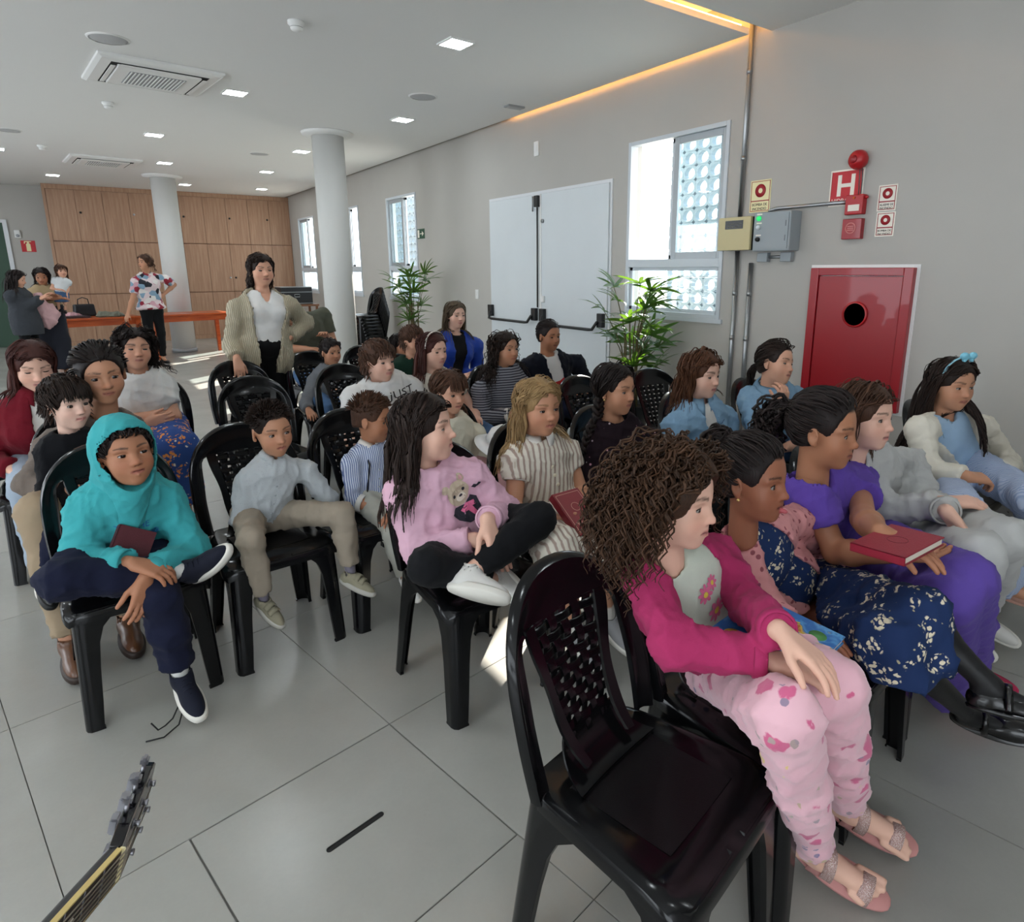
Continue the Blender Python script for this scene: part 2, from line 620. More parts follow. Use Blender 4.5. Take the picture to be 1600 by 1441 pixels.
def screen(y0, ny, z0, nz, x, label):
    e = empty('screen_wall', (x, y0, z0 - .5), 0, label, 'screen')
    MB().box((x - .0, y0 - py / 2, z0 - 1.2), (x + dp, y0 + (ny - .5) * py, z0 - pz / 2)).build('plinth', M_COBO, e, e.location)
    for i in range(ny):
        for j in range(nz):
            o = link('block', block_me, None, e)
            o.location = (0, i * py, .5 + j * pz)


screen(4.02, 6, 0.95, 18, XR + 0.85, 'pale perforated block screen outside the window above the palm')
screen(11.0, 8, 0.95, 18, XR + 0.85, 'pale perforated block screen outside the farther windows')

# ---- white double door with panic bars
d = empty('door_1', (XR, 5.98, 0)); tag(d, 'white double exit door with black panic bars', kind='structure')
rel = d.location
y0, y1, zd = 4.88, 7.10, 2.31
M_DOOR = mat('white_door_paint', 'd4dadd', 0.35, var=(3, .04))
ym = 6.02
mb = MB().box((XR - .012, y0 - .03, 0), (XR + .03, y0, zd + .03)).box((XR - .012, y1, 0), (XR + .03, y1 + .03, zd + .03)).box((XR - .012, y0, zd), (XR + .03, y1, zd + .03))
mb.build('frame', M_ALU, d, rel)
for (a, b) in ((y0 + .002, ym - .006), (ym + .006, y1 - .002)):
    lf = mods(MB().box((XR - .028, a, 0.01), (XR - .001, b, zd - .004)).build('leaf', M_DOOR, d, rel), bevel=.003)
MB().box((XR - .034, ym - .022, 0.01), (XR - .0285, ym + .006, zd - .01)).build('astragal', M_WHITEP, d, rel)
zb = 0.985
for (ya, yb) in ((ym - .07, y0 + .06), (ym + .09, y1 - .02)):
    r_ = MB().tube([(XR - .03, ya, zb + .02), (XR - .08, ya + (yb - ya) * .03, zb), (XR - .115, ya + (yb - ya) * .06, zb - .07), (XR - .115, ya + (yb - ya) * .12, zb - .075),
                    (XR - .115, yb - (yb - ya) * .12, zb - .075), (XR - .115, yb - (yb - ya) * .06, zb - .07), (XR - .08, yb - (yb - ya) * .03, zb), (XR - .03, yb, zb + .02)], .016, 8)
    bar = r_.build('panic_bar', M_BLACKP, d, rel)
    for yy in (ya, yb):
        mods(MB().box((XR - .075, yy - .042, zb - .05), (XR - .0285, yy + .042, zb + .09)).build('bracket', M_BLACKP, bar, rel), bevel=.006)
MB().tube([(XR - .045, ym + .035, zb + .1), (XR - .045, ym + .035, zd - .12)], .0085, 8).build('rod', M_BLACKP, d, rel)
mods(MB().box((XR - .07, ym + .0, zd - .14), (XR - .0285, ym + .07, zd - .02)).build('latch', M_BLACKP, d, rel), bevel=.006)
MB().tube([(XR - .04, ym + .13, zd - .02), (XR - .04, ym + .13, zd - .18)], .008, 8).build('bolt', M_STEEL, d, rel)
MB().lathe([(0, 0), (.02, 0), (.02, .02), (0, .02)], M=Matrix.Translation((XR - .029, ym - .055, 2.02)) @ Matrix.Rotation(-math.pi / 2, 4, 'Y')).build('lock', M_STEEL, d, rel)
mods(MB().box((XR - .05, ym - .09, zb + .16), (XR - .0285, ym - .03, zb + .23)).build('latch', M_WHITEP, d, rel), bevel=.006)

# ---- back-left door and signs on end wall
d2 = empty('door_2', (-1.6, YB, 0)); tag(d2, 'dark green door with white frame in the end wall', kind='structure')
mb = MB().box((-2.1, YB - .03, 0), (-1.06, YB - .001, 2.42)).build('leaf', mat('dark_green_paint', '2b4a38', .5), d2, d2.location)
MB().box((-1.06, YB - .045, 0), (-.99, YB - .001, 2.48)).box((-2.16, YB - .045, 0), (-2.1, YB - .001, 2.48)).box((-2.1, YB - .045, 2.42), (-1.06, YB - .001, 2.48)).build('frame', M_ALU, d2, d2.location)
s = empty('motion_sensor', (-.85, YB, 2.2), 0, 'small white motion sensor on the end wall above the red sign', 'sensor')
mods(MB().box((-.905, YB - .05, 2.13), (-.80, YB - .001, 2.29)).build('housing', M_WHITEP, s, s.location), bevel=.02, seg=3)
MB().lathe([(0, 0), (.03, 0), (.02, .015), (0, .018)], n=12, M=Matrix.Translation((-.852, YB - .05, 2.18)) @ Matrix.Rotation(math.pi / 2, 4, 'X')).build('lens', M_ALUG, s, s.location)
M_SIGNR = mat('sign_red', 'c2202a', .5); M_SIGNW = mat('sign_white', 'f0e9dc', .5); M_SIGNY = mat('sign_cream', 'efe6b4', .5)
M_SIGNG = mat('sign_green', '1c4a34', .5); M_INK = mat('print_black', '2a1f1c', .6); M_SIGNDR = mat('sign_dark_red', 'a01c26', .5)
s = empty('extinguisher_sign', (-.71, YB, 1.98), 0, 'red and cream fire extinguisher sign on the end wall', 'sign')
MB().box((-.83, YB - .006, 1.87), (-.60, YB - .001, 2.09)).build('plate', M_SIGNR, s, s.location)
mb = MB().prism([(-.75, 1.885), (-.68, 1.885), (-.68, 2.02), (-.70, 2.04), (-.70, 2.06), (-.66, 2.065), (-.66, 2.078), (-.775, 2.078), (-.78, 2.03), (-.765, 2.03), (-.76, 2.06), (-.73, 2.06), (-.73, 2.04), (-.75, 2.02)], YB - .009, YB - .0065, 'y')
mb.build('symbol', M_SIGNY, s, s.location)

# ---- wooden cabinet wall
YW = 16.3
cab = empty('cabinet_wall', (2.0, 16.6, 0), 0, 'floor to ceiling oak cabinet wall with three rows of doors', 'cabinet')
MB().box((-.32, YW + .02, 0), (XR - .0, YB - .002, HC - .002)).build('carcass', M_OAKD, cab, cab.location)
MB().box((-.34, YW - .002, 0), (-.29, YW + .02, HC - .002)).box((-.29, YW - .002, HC - .09), (XR - .001, YW + .02, HC - .002)).box((-.29, YW - .0, 0), (XR - .001, YW + .02, .08)).build('fascia', M_OAK, cab, cab.location)
rows = [(.085, 1.025), (1.04, 2.065), (2.08, HC - .095)]
xs = np.linspace(-.285, XR - .005, 11)
for ri, (z0, z1) in enumerate(rows):
    me_p = MB().box((0.003, 0, 0), (xs[1] - xs[0] - .003, .018, z1 - z0), bev=.002).mesh('door', M_OAK)
    for k in range(10):
        o = link('door', me_p, None, cab)
        o.location = (xs[k] - 2.0, YW - 16.6, z0)
        if k in ((1, 3, 5, 7, 8) if ri == 2 else (2, 4, 6, 7) if ri == 1 else ()):
            kz = {2: .55, 1: .30, 0: .7}[ri]
            kk = MB().lathe([(0, 0), (.016, 0), (.022, .02), (.016, .03), (0, .032)], n=12, M=Matrix.Translation((.06 if k % 2 else .40, 0, kz)) @ Matrix.Rotation(math.pi / 2, 4, 'X'))
            kk.build('knob', M_BLACKP if k % 3 else M_STEEL, o)

# ---- columns
M_COLM = mat('column_plaster', 'cfcfcc', .8, spec=.2, bump=(60, .15))
for (cx, cy, r, lab) in ((2.76, 8.5, .19, 'thick round light grey column behind the seated rows'), (1.48, 13.85, .2, 'slim looking round column in front of the cabinet wall')):
    c = empty('column', (cx, cy, 0), 0, lab, 'column')
    MB().lathe([(r, 0), (r, HC - .03)], n=40).build('shaft', M_COLM, c)
    MB().lathe([(r + .005, HC - .045), (r + .11, HC - .03), (r + .12, HC - .008), (r + .12, HC - .001)], n=40).build('collar', M_CEIL, c)
    MB().lathe([(r + .012, 0), (r + .012, .07), (r + .004, .075)], n=40).build('baseboard', M_ALUG, c)

# ---- square ceiling lights
M_LED = mat('led_panel', 'ffffff', emit=('f2fbff', LED_STRENGTH))
LEDS = [(2.54, 4.70), (1.46, 7.12), (3.22, 7.26), (1.02, 9.81), (2.84, 9.94), (1.36, 12.19), (2.89, 12.27), (-.11, 14.81), (1.97, 14.95), (3.37, 14.86), (-.68, 12.12),
        (.75, 4.7), (-1.1, 4.7), (-2.9, 4.7), (-.5, 7.15), (-2.5, 7.2), (-.9, 9.85), (-2.7, 9.9), (-2.6, 12.2), (-2.0, 14.8), (2.6, 1.1), (.75, 1.1), (-1.1, 1.1), (-2.9, 1.1), (2.6, -1.3), (.75, -1.3), (-1.1, -1.3)]
fr_me = MB().box((-.105, -.105, -.012), (.105, -.09, 0)).box((-.105, .09, -.012), (.105, .105, 0)).box((-.105, -.09, -.012), (-.09, .09, 0)).box((.09, -.09, -.012), (.105, .09, 0)).mesh('bezel', M_WHITEP)
di_me = MB().box((-.09, -.09, -.010), (.09, .09, -.002)).mesh('diffuser', M_LED)
for (x, y) in LEDS:
    e = empty('ceiling_light', (x, y, HC), math.radians(4), 'lit square LED light set in the white ceiling', 'ceiling light', 'square ceiling lights')
    link('bezel', fr_me, None, e); link('diffuser', di_me, None, e)

# ---- round ceiling speakers, detectors, air conditioners, access plate
M_SPK = mat('speaker_grille', 'b9b9ba', .8)
sp_me = MB().lathe([(0, -.012), (.10, -.010), (.125, -.004), (.13, 0)], n=32).mesh('grille', M_SPK)
ri_me = MB().lathe([(.124, -.008), (.138, -.004), (.14, 0)], n=32, cap=False).mesh('ring', M_CEIL)
for (x, y, l) in ((.42, 6.08, 'round flush ceiling speaker beside the near air conditioner'), (2.99, 6.24, 'round flush ceiling speaker between two square lights'),
                  (2.40, 10.5, 'round flush ceiling speaker beyond the thick column'), (-.44, 10.51, 'round flush ceiling speaker near the far air conditioner')):
    e = empty('ceiling_speaker', (x, y, HC), 0, l, 'speaker', 'ceiling speakers')
    link('grille', sp_me, None, e); link('ring', ri_me, None, e)
b_me = MB().lathe([(.055, 0), (.055, -.02), (.045, -.024), (.04, -.05), (.028, -.06), (0, -.062)], n=24).mesh('body', M_WHITEP)
s_me = MB().lathe([(.0415, -.028), (.0425, -.04)], n=24, cap=False).mesh('vents', M_DARK)
for (x, y, l) in ((1.45, 4.95, 'white smoke detector on the ceiling near the first square light'), (.49, 8.27, 'white smoke detector beyond the near air conditioner'), (-.15, 11.5, 'white smoke detector before the far air conditioner')):
    e = empty('smoke_detector', (x, y, HC), 0, l, 'smoke detector', 'ceiling smoke detectors')
    link('body', b_me, None, e); link('vents', s_me, None, e)
M_ACG = mat('grille_grey', '9fa1a2', .7)
for (x, y, l) in ((.77, 6.92, 'white ceiling cassette air conditioner nearest the rows of chairs'), (.56, 12.5, 'white ceiling cassette air conditioner near the cabinet wall')):
    e = empty('air_conditioner', (x, y, HC - .001), math.radians(6), l, 'air conditioner', 'ceiling air conditioners')
    mb = MB()
    q = .46
    mb.add([(sx * w, sy * w, z) for (w, z) in ((q, 0), (q, -.02), (q - .03, -.035), (.36, -.04)) for sx, sy in ((-1, -1), (1, -1), (1, 1), (-1, 1))],
           [(k * 4 + i, k * 4 + (i + 1) % 4, k * 4 + 4 + (i + 1) % 4, k * 4 + 4 + i) for k in range(3) for i in range(4)])
    mods(mb.build('bezel', M_WHITEP, e), bevel=.004)
    mods(MB().box((-.31, -.31, -.055), (.31, .31, -.03)).build('panel', M_WHITEP, e), bevel=.012, seg=3)
    MB().box((-.36, -.36, -.038), (.36, .36, -.03)).build('slot', M_DARK, e)
    for sx, sy, w, h in ((0, .337, .29, .016), (0, -.337, .29, .016), (.337, 0, .016, .29), (-.337, 0, .016, .29)):
        MB().box((sx - w, sy - h, -.052), (sx + w, sy + h, -.047)).build('louver', M_WHITEP, e)
    gr = MB().box((-.21, -.21, -.058), (.21, .21, -.0552)).build('grille', M_ACG, e)
    for k in range(15):
        u = -.196 + k * .028
        MB().box((u - .004, -.21, -.064), (u + .004, .21, -.058)).build('slat', M_WHITEP, gr)
e = empty('access_plate', (3.93, 6.05, HC), 0, 'small grey plate on the ceiling near the warm strip', 'ceiling plate')
mods(MB().box((-.10, -.05, -.018), (.10, .05, 0)).build('cover', M_ACG, e), bevel=.004)
MB().box((-.08, -.035, -.021), (.08, .035, -.018)).build('grille', M_SPK, e)
# ================================================================== THINGS ON THE RIGHT WALL


def wall_box(name, y0, y1, z0, z1, d, m, parent, bev=0.0, x0=0.0):
    o = MB().box((XR - x0 - d, y0, z0), (XR - x0 - .0005, y1, z1)).build(name, m, parent, parent.location)
    if bev:
        mods(o, bevel=bev)
    return o


def wframe(y, z, x=0.0):
    return frame_matrix((XR - x, y, z), (0, -1, 0), (0, 0, 1))


# red hydrant cabinet
hc = empty('hydrant_cabinet', (XR, 2.335, .57), 0, 'red steel fire hydrant cabinet with round glass in the wall', 'cabinet')
y0, y1, z0, z1 = 1.985, 2.685, .585, 1.51
wall_box('trim', y0 - .02, y1 + .02, z0 - .02, z1 + .02, .006, M_WHITEP, hc)
mb = MB().box((XR - .045, y0, z0), (XR - .004, y0 + .06, z1)).box((XR - .045, y1 - .06, z0), (XR - .004, y1, z1)).box((XR - .045, y0 + .06, z1 - .05), (XR - .004, y1 - .06, z1)).box((XR - .045, y0 + .06, z0), (XR - .004, y1 - .06, z0 + .05))
mods(mb.build('frame', M_RED, hc, hc.location), bevel=.004)
dr = mods(wall_box('door', y0 + .065, y1 - .065, z0 + .055, z1 - .055, .03, M_RED, hc, x0=.004), bevel=.003)
yc, zc, rr = 2.335, 1.205, .082
MB().lathe([(rr - .008, .012), (rr + .004, .012), (rr + .004, 0), (rr - .008, 0)], n=32, cap=False, M=Matrix.Translation((XR - .034, yc, zc)) @ Matrix.Rotation(-math.pi / 2, 4, 'Y')).build('glass_ring', M_REDB, dr, hc.location)
MB().lathe([(0, .004), (rr - .008, .004)], n=32, M=Matrix.Translation((XR - .034, yc, zc)) @ Matrix.Rotation(-math.pi / 2, 4, 'Y')).build('round_glass', mat('dark_glass', '1d1c1c', .08), dr, hc.location)
wall_box('handle', y1 - .125, y1 - .108, .95, 1.06, .012, M_DARK, dr, x0=.034).parent = dr
mods(wall_box('latch', y1 - .13, y1 - .10, .945, .965, .02, M_REDB, dr, x0=.034), bevel=.004)

# siren, call point, small sounder, hydrant sign
sg = empty('hydrant_sign', (XR, 2.51, 1.92), 0, 'red square sign with a big white H and HIDRANTE', 'sign')
wall_box('plate', 2.39, 2.625, 1.915, 2.145, .004, M_SIGNW, sg)
wall_box('field', 2.402, 2.613, 1.926, 2.134, .0015, M_SIGNR, sg, x0=.004)
for q in ((2.40, 2.404, 1.924, 2.136), (2.611, 2.615, 1.924, 2.136)):
    MB().box((XR - .0062, q[0], q[2]), (XR - .0056, q[1], q[3])).build('border', M_SIGNDR, sg, sg.location)
Lm = wframe(2.51, 2.045, .0058); Lm = Matrix.Translation(-Vector(sg.location)) @ Lm
lettering('letter', 'H', .2, Lm, M_SIGNW, sg, bold=.004, fit=(.12, .135))
lettering('wording', 'HIDRANTE', .04, Matrix.Translation(-Vector(sg.location)) @ wframe(2.507, 1.95, .0058), M_SIGNW, sg, fit=(.19, .026))

al = empty('alarm_siren', (XR, 2.43, 2.19), 0, 'round red fire alarm siren above the hydrant sign', 'alarm')
MB().lathe([(0, .085), (.02, .084), (.045, .075), (.058, .055), (.062, .03), (.055, .012), (.05, 0)], n=28, M=Matrix.Translation((XR - .001, 2.425, 2.19)) @ Matrix.Rotation(-math.pi / 2, 4, 'Y')).build('dome', M_REDB, al, al.location)
MB().lathe([(.0, .092), (.02, .092), (.024, .084)], n=16, M=Matrix.Translation((XR - .001, 2.43, 2.19)) @ Matrix.Rotation(-math.pi / 2, 4, 'Y')).build('cap', M_RED, al, al.location)
mb = MB()
for dy in (-.008, .006):
    mb.tube([(XR - .03, 2.405 + dy, 2.15), (XR - .028, 2.40 + dy * 1.4, 2.06), (XR - .02, 2.402 + dy, 1.965)], .003, 6)
mb.build('cable', mat('cable_grey', '55585a', .5), al, al.location)

cp = empty('call_point', (XR, 2.41, 1.9), 0, 'small red fire alarm call point under the siren', 'alarm')
mods(wall_box('housing', 2.355, 2.475, 1.85, 1.975, .055, M_REDB, cp), bevel=.006)
wall_box('label', 2.375, 2.452, 1.872, 1.912, .001, M_SIGNW, cp, x0=.0555)
MB().lathe([(0, .004), (.008, .004), (.008, 0)], n=12, M=Matrix.Translation((XR - .0555, 2.415, 1.955)) @ Matrix.Rotation(-math.pi / 2, 4, 'Y')).build('lamp', mat('orange_lens', 'e06a30', .3), cp, cp.location)
MB().tube([(XR - .03, 2.358, 1.955), (XR - .03, 2.335, 1.955)], .009, 8).build('key_switch', M_REDB, cp, cp.location)

sb = empty('sounder_box', (XR, 2.41, 1.76), 0, 'red square sounder box with a round emblem under the call point', 'alarm')
mods(wall_box('housing', 2.355, 2.485, 1.695, 1.825, .045, M_RED, sb), bevel=.004)
MB().lathe([(.030, .003), (.036, .003), (.036, 0), (.03, 0)], n=28, cap=False, M=Matrix.Translation((XR - .0455, 2.425, 1.765)) @ Matrix.Rotation(-math.pi / 2, 4, 'Y')).build('emblem_ring', mat('sign_pink', 'd98a86', .5), sb, sb.location)
mb = MB()
for k in range(3):
    mb.box((XR - .0475, 2.405, 1.75 + k * .012), (XR - .0455, 2.447, 1.755 + k * .012))
mb.build('emblem', mat('sign_pink', 'd98a86', .5), sb, sb.location)


def alarm_sign(y0, y1, z0, z1, words, ground, label):
    s_ = empty('alarm_sign', (XR, (y0 + y1) / 2, z0), 0, label, 'sign', 'round-symbol alarm signs')
    wall_box('plate', y0, y1, z0, z1, .004, ground, s_)
    w, h = y1 - y0, z1 - z0
    mb = MB(); b = .008; t_ = .004
    for (a0, a1, c0, c1) in ((y0 + b, y0 + b + t_, z0 + b, z1 - b), (y1 - b - t_, y1 - b, z0 + b, z1 - b), (y0 + b, y1 - b, z0 + b, z0 + b + t_), (y0 + b, y1 - b, z1 - b - t_, z1 - b), (y0 + b, y1 - b, z0 + h * .34, z0 + h * .34 + .007)):
        mb.box((XR - .0052, a0, c0), (XR - .0042, a1, c1))
    mb.build('border', M_SIGNDR, s_, s_.location)
    R_ = min(w, h * .62) * .33
    MB().lathe([(R_ * .38, .0012), (R_, .0012), (R_, 0)], n=32, cap=False, M=Matrix.Translation((XR - .0042, (y0 + y1) / 2, z0 + h * .67)) @ Matrix.Rotation(-math.pi / 2, 4, 'Y')).build('ring_symbol', M_SIGNDR, s_, s_.location)
    for k, wd in enumerate(words):
        lettering('wording', wd, .02, Matrix.Translation(-Vector(s_.location)) @ wframe((y0 + y1) / 2, z0 + h * (.24 - .13 * k), .0047), M_INK, s_, fit=(w * (.68 if k else .72), h * .085))


alarm_sign(3.095, 3.275, 1.92, 2.15, ('BOMBA DE', 'INCENDIO'), M_SIGNY, 'cream sign with red ring reading BOMBA DE INCENDIO above the grey box')
alarm_sign(2.165, 2.285, 1.862, 2.02, ('ALARME DE', 'INCENDIO'), M_SIGNW, 'white sign with red ring reading ALARME DE INCENDIO')
alarm_sign(2.16, 2.28, 1.705, 1.856, ('BOMBA DE', 'INCENDIO'), M_SIGNW, 'white sign with red ring reading BOMBA DE INCENDIO, right under another')

# control boxes and conduits
bb = empty('fire_alarm_control', (XR, 3.31, 1.65), 0, 'beige alarm panel with black display beside the window', 'control panel')
mods(wall_box('housing', 3.16, 3.455, 1.645, 1.885, .10, mat('black_side', '17171a', .5), bb), bevel=.004)
mods(wall_box('cover', 3.158, 3.457, 1.643, 1.887, .03, mat('beige_plastic', 'c9bd90', .5), bb, x0=.10), bevel=.006)
dsp = wall_box('display', 3.225, 3.39, 1.80, 1.862, .002, mat('display_black', '1c1c1a', .25), bb, x0=.13)
mb = MB()
for k in range(4):
    mb.box((XR - .1335, 3.24 + k * .035, 1.812), (XR - .1325, 3.262 + k * .035, 1.818)); mb.box((XR - .1335, 3.24 + k * .035, 1.835), (XR - .1325, 3.262 + k * .035, 1.839))
mb.build('markings', mat('grey_print', '6b6a5a', .6), dsp, bb.location)
gb = empty('pump_control_box', (XR, 2.98, 1.62), 0, 'grey steel pump control box with green lamp and black knob', 'control box')
mods(wall_box('housing', 2.82, 3.13, 1.63, 1.905, .13, M_GREYP, gb), bevel=.008)
wall_box('cover', 2.835, 3.115, 1.645, 1.89, .006, M_GREYP, gb, x0=.13)
for z_, m_, r_ in ((1.862, mat('green_lamp', '1fae5a', .3, emit=('27d070', .6)), .018), (1.80, mat('white_lamp', 'e8eef2', .3), .016), (1.715, M_BLACKP, .017)):
    MB().lathe([(0, .022), (r_ * .8, .02), (r_, .008), (r_, 0)], n=18, M=Matrix.Translation((XR - .136, 3.078, z_)) @ Matrix.Rotation(-math.pi / 2, 4, 'Y')).build('lamp' if z_ > 1.75 else 'knob', m_, gb, gb.location)
    wall_box('label', 3.055, 3.10, z_ + .024, z_ + .034, .001, M_SIGNW, gb, x0=.136)
for z_ in (1.70, 1.80):
    MB().box((XR - .1375, 2.85, z_), (XR - .1361, 2.858, z_ + .04)).build('hinge', mat('hinge_grey', '6c7276', .5), gb, gb.location)
cd = empty('steel_conduit', (XR, 3.3, 0), 0, 'galvanised conduit pipes running up the wall beside the window', 'conduit')
for y_, za, zb_ in ((3.345, 0.02, 1.64), (3.345, 1.89, 3.40), (3.21, 0.02, 1.55)):
    MB().tube([(XR - .022, y_, za), (XR - .022, y_, zb_)], .017, 12).build('pipe', M_STEEL, cd, cd.location)
    for z_ in (.95, 1.30, 2.3, 2.9):
        if za < z_ < zb_:
            MB().tube([(XR - .022, y_, z_), (XR - .022, y_, z_ + .035)], .0205, 12).build('clamp', M_STEEL, cd, cd.location)
MB().tube([(XR - .022, 3.08, 1.912), (XR - .022, 3.07, 1.925), (XR - .022, 3.02, 1.935), (XR - .022, 2.47, 1.935)], .013, 10).build('pipe', M_STEEL, cd, cd.location)
for y_ in (3.10, 2.90):
    mods(wall_box('junction_box', y_ - .045, y_ + .045, 1.555, 1.622, .045, M_GREYP, cd), bevel=.004)
MB().tube([(XR - .022, 3.05, 1.59), (XR - .022, 2.95, 1.59)], .011, 8).build('pipe', M_STEEL, cd, cd.location)

# switch plates, exit sign, small white box over the doors
for y_, z_, h_, w_, lab, nm, ct in ((7.5, 1.19, .12, .075, 'white light switch plate beside the white double door', 'switch_plate', 'switch'), (6.12, 2.78, .15, .085, 'white box mounted high above the double door', 'emergency_light', 'wall box')):
    s_ = empty(nm, (XR, y_, z_), 0, lab, ct)
    mods(wall_box('plate', y_ - w_ / 2, y_ + w_ / 2, z_ - h_ / 2, z_ + h_ / 2, .012, M_WHITEP, s_), bevel=.004)
    mods(wall_box('rocker', y_ - w_ * .2, y_ + w_ * .2, z_ - h_ * .25, z_ + h_ * .25, .004, M_WHITEP, s_, x0=.012), bevel=.002)
s_ = empty('exit_sign', (XR, 9.13, 2.03), 0, 'small green exit sign with a white arrow beside the window', 'sign')
wall_box('plate', 9.02, 9.26, 1.955, 2.095, .006, M_SIGNG, s_)
mb = MB().box((XR - .008, 9.10, 2.02), (XR - .0065, 9.17, 2.032)).prism([(9.10, 1.99), (9.04, 2.026), (9.10, 2.062)], XR - .008, XR - .0065, 'x')
mb.box((XR - .008, 9.19, 1.97), (XR - .0065, 9.25, 2.08))
mb.build('symbol', M_SIGNW, s_, s_.location)
# ================================================================== PLASTIC CHAIR (one model, copied)
t = NT('black_gloss_plastic')
t.set('Base Color', (0.004, 0.0042, 0.0048, 1))
t.set('Roughness', t.math('ADD', t.math('MULTIPLY', t.noise(14, 3.0), 0.10), 0.12))
t.set('Specular IOR Level', 0.32)
M_CHAIR = t.m
M_CHAIRM = mat('black_matt_plastic', '0d0d0f', .42, spec=.3, bump=(400, .15))

ZT, ZS = 0.865, 0.45


def back_pt(u, z, off=0.0):
    """point of the back surface: lateral u, height z; concave, leaning back"""
    k = (z - ZS) / (ZT - ZS)
    y = 0.155 + 0.115 * k + 0.02 * k * k - 0.95 * u * u * (0.35 + 0.65 * min(1, max(0, k)))
    return (u, y + off, z)


def arch(t_, w, top, zb=ZS + .0, sh=0.62):
    """t_ in -1..1 from lower left over the top to lower right; half width w"""
    a = abs(t_)
    if a > 0.55:
        k = (1 - a) / 0.45
        z = zb + (sh - zb) * k
        x = w * (0.985 + 0.04 * math.sin(k * math.pi * .6))
    else:
        ph = a / 0.55 * math.pi / 2
        x = w * 1.023 * math.sin(ph) ** 0.9
        z = sh + (top - sh) * max(0.0, math.cos(ph)) ** 0.78
    return (math.copysign(x, t_), z)


def strip_mesh(name, P, m, th=0.006):
    """thick sheet from a grid of points (rows, cols, 3)"""
    P = np.asarray(P, float)
    mb = MB().grid(P)
    me = mb.mesh(name, m)
    return me


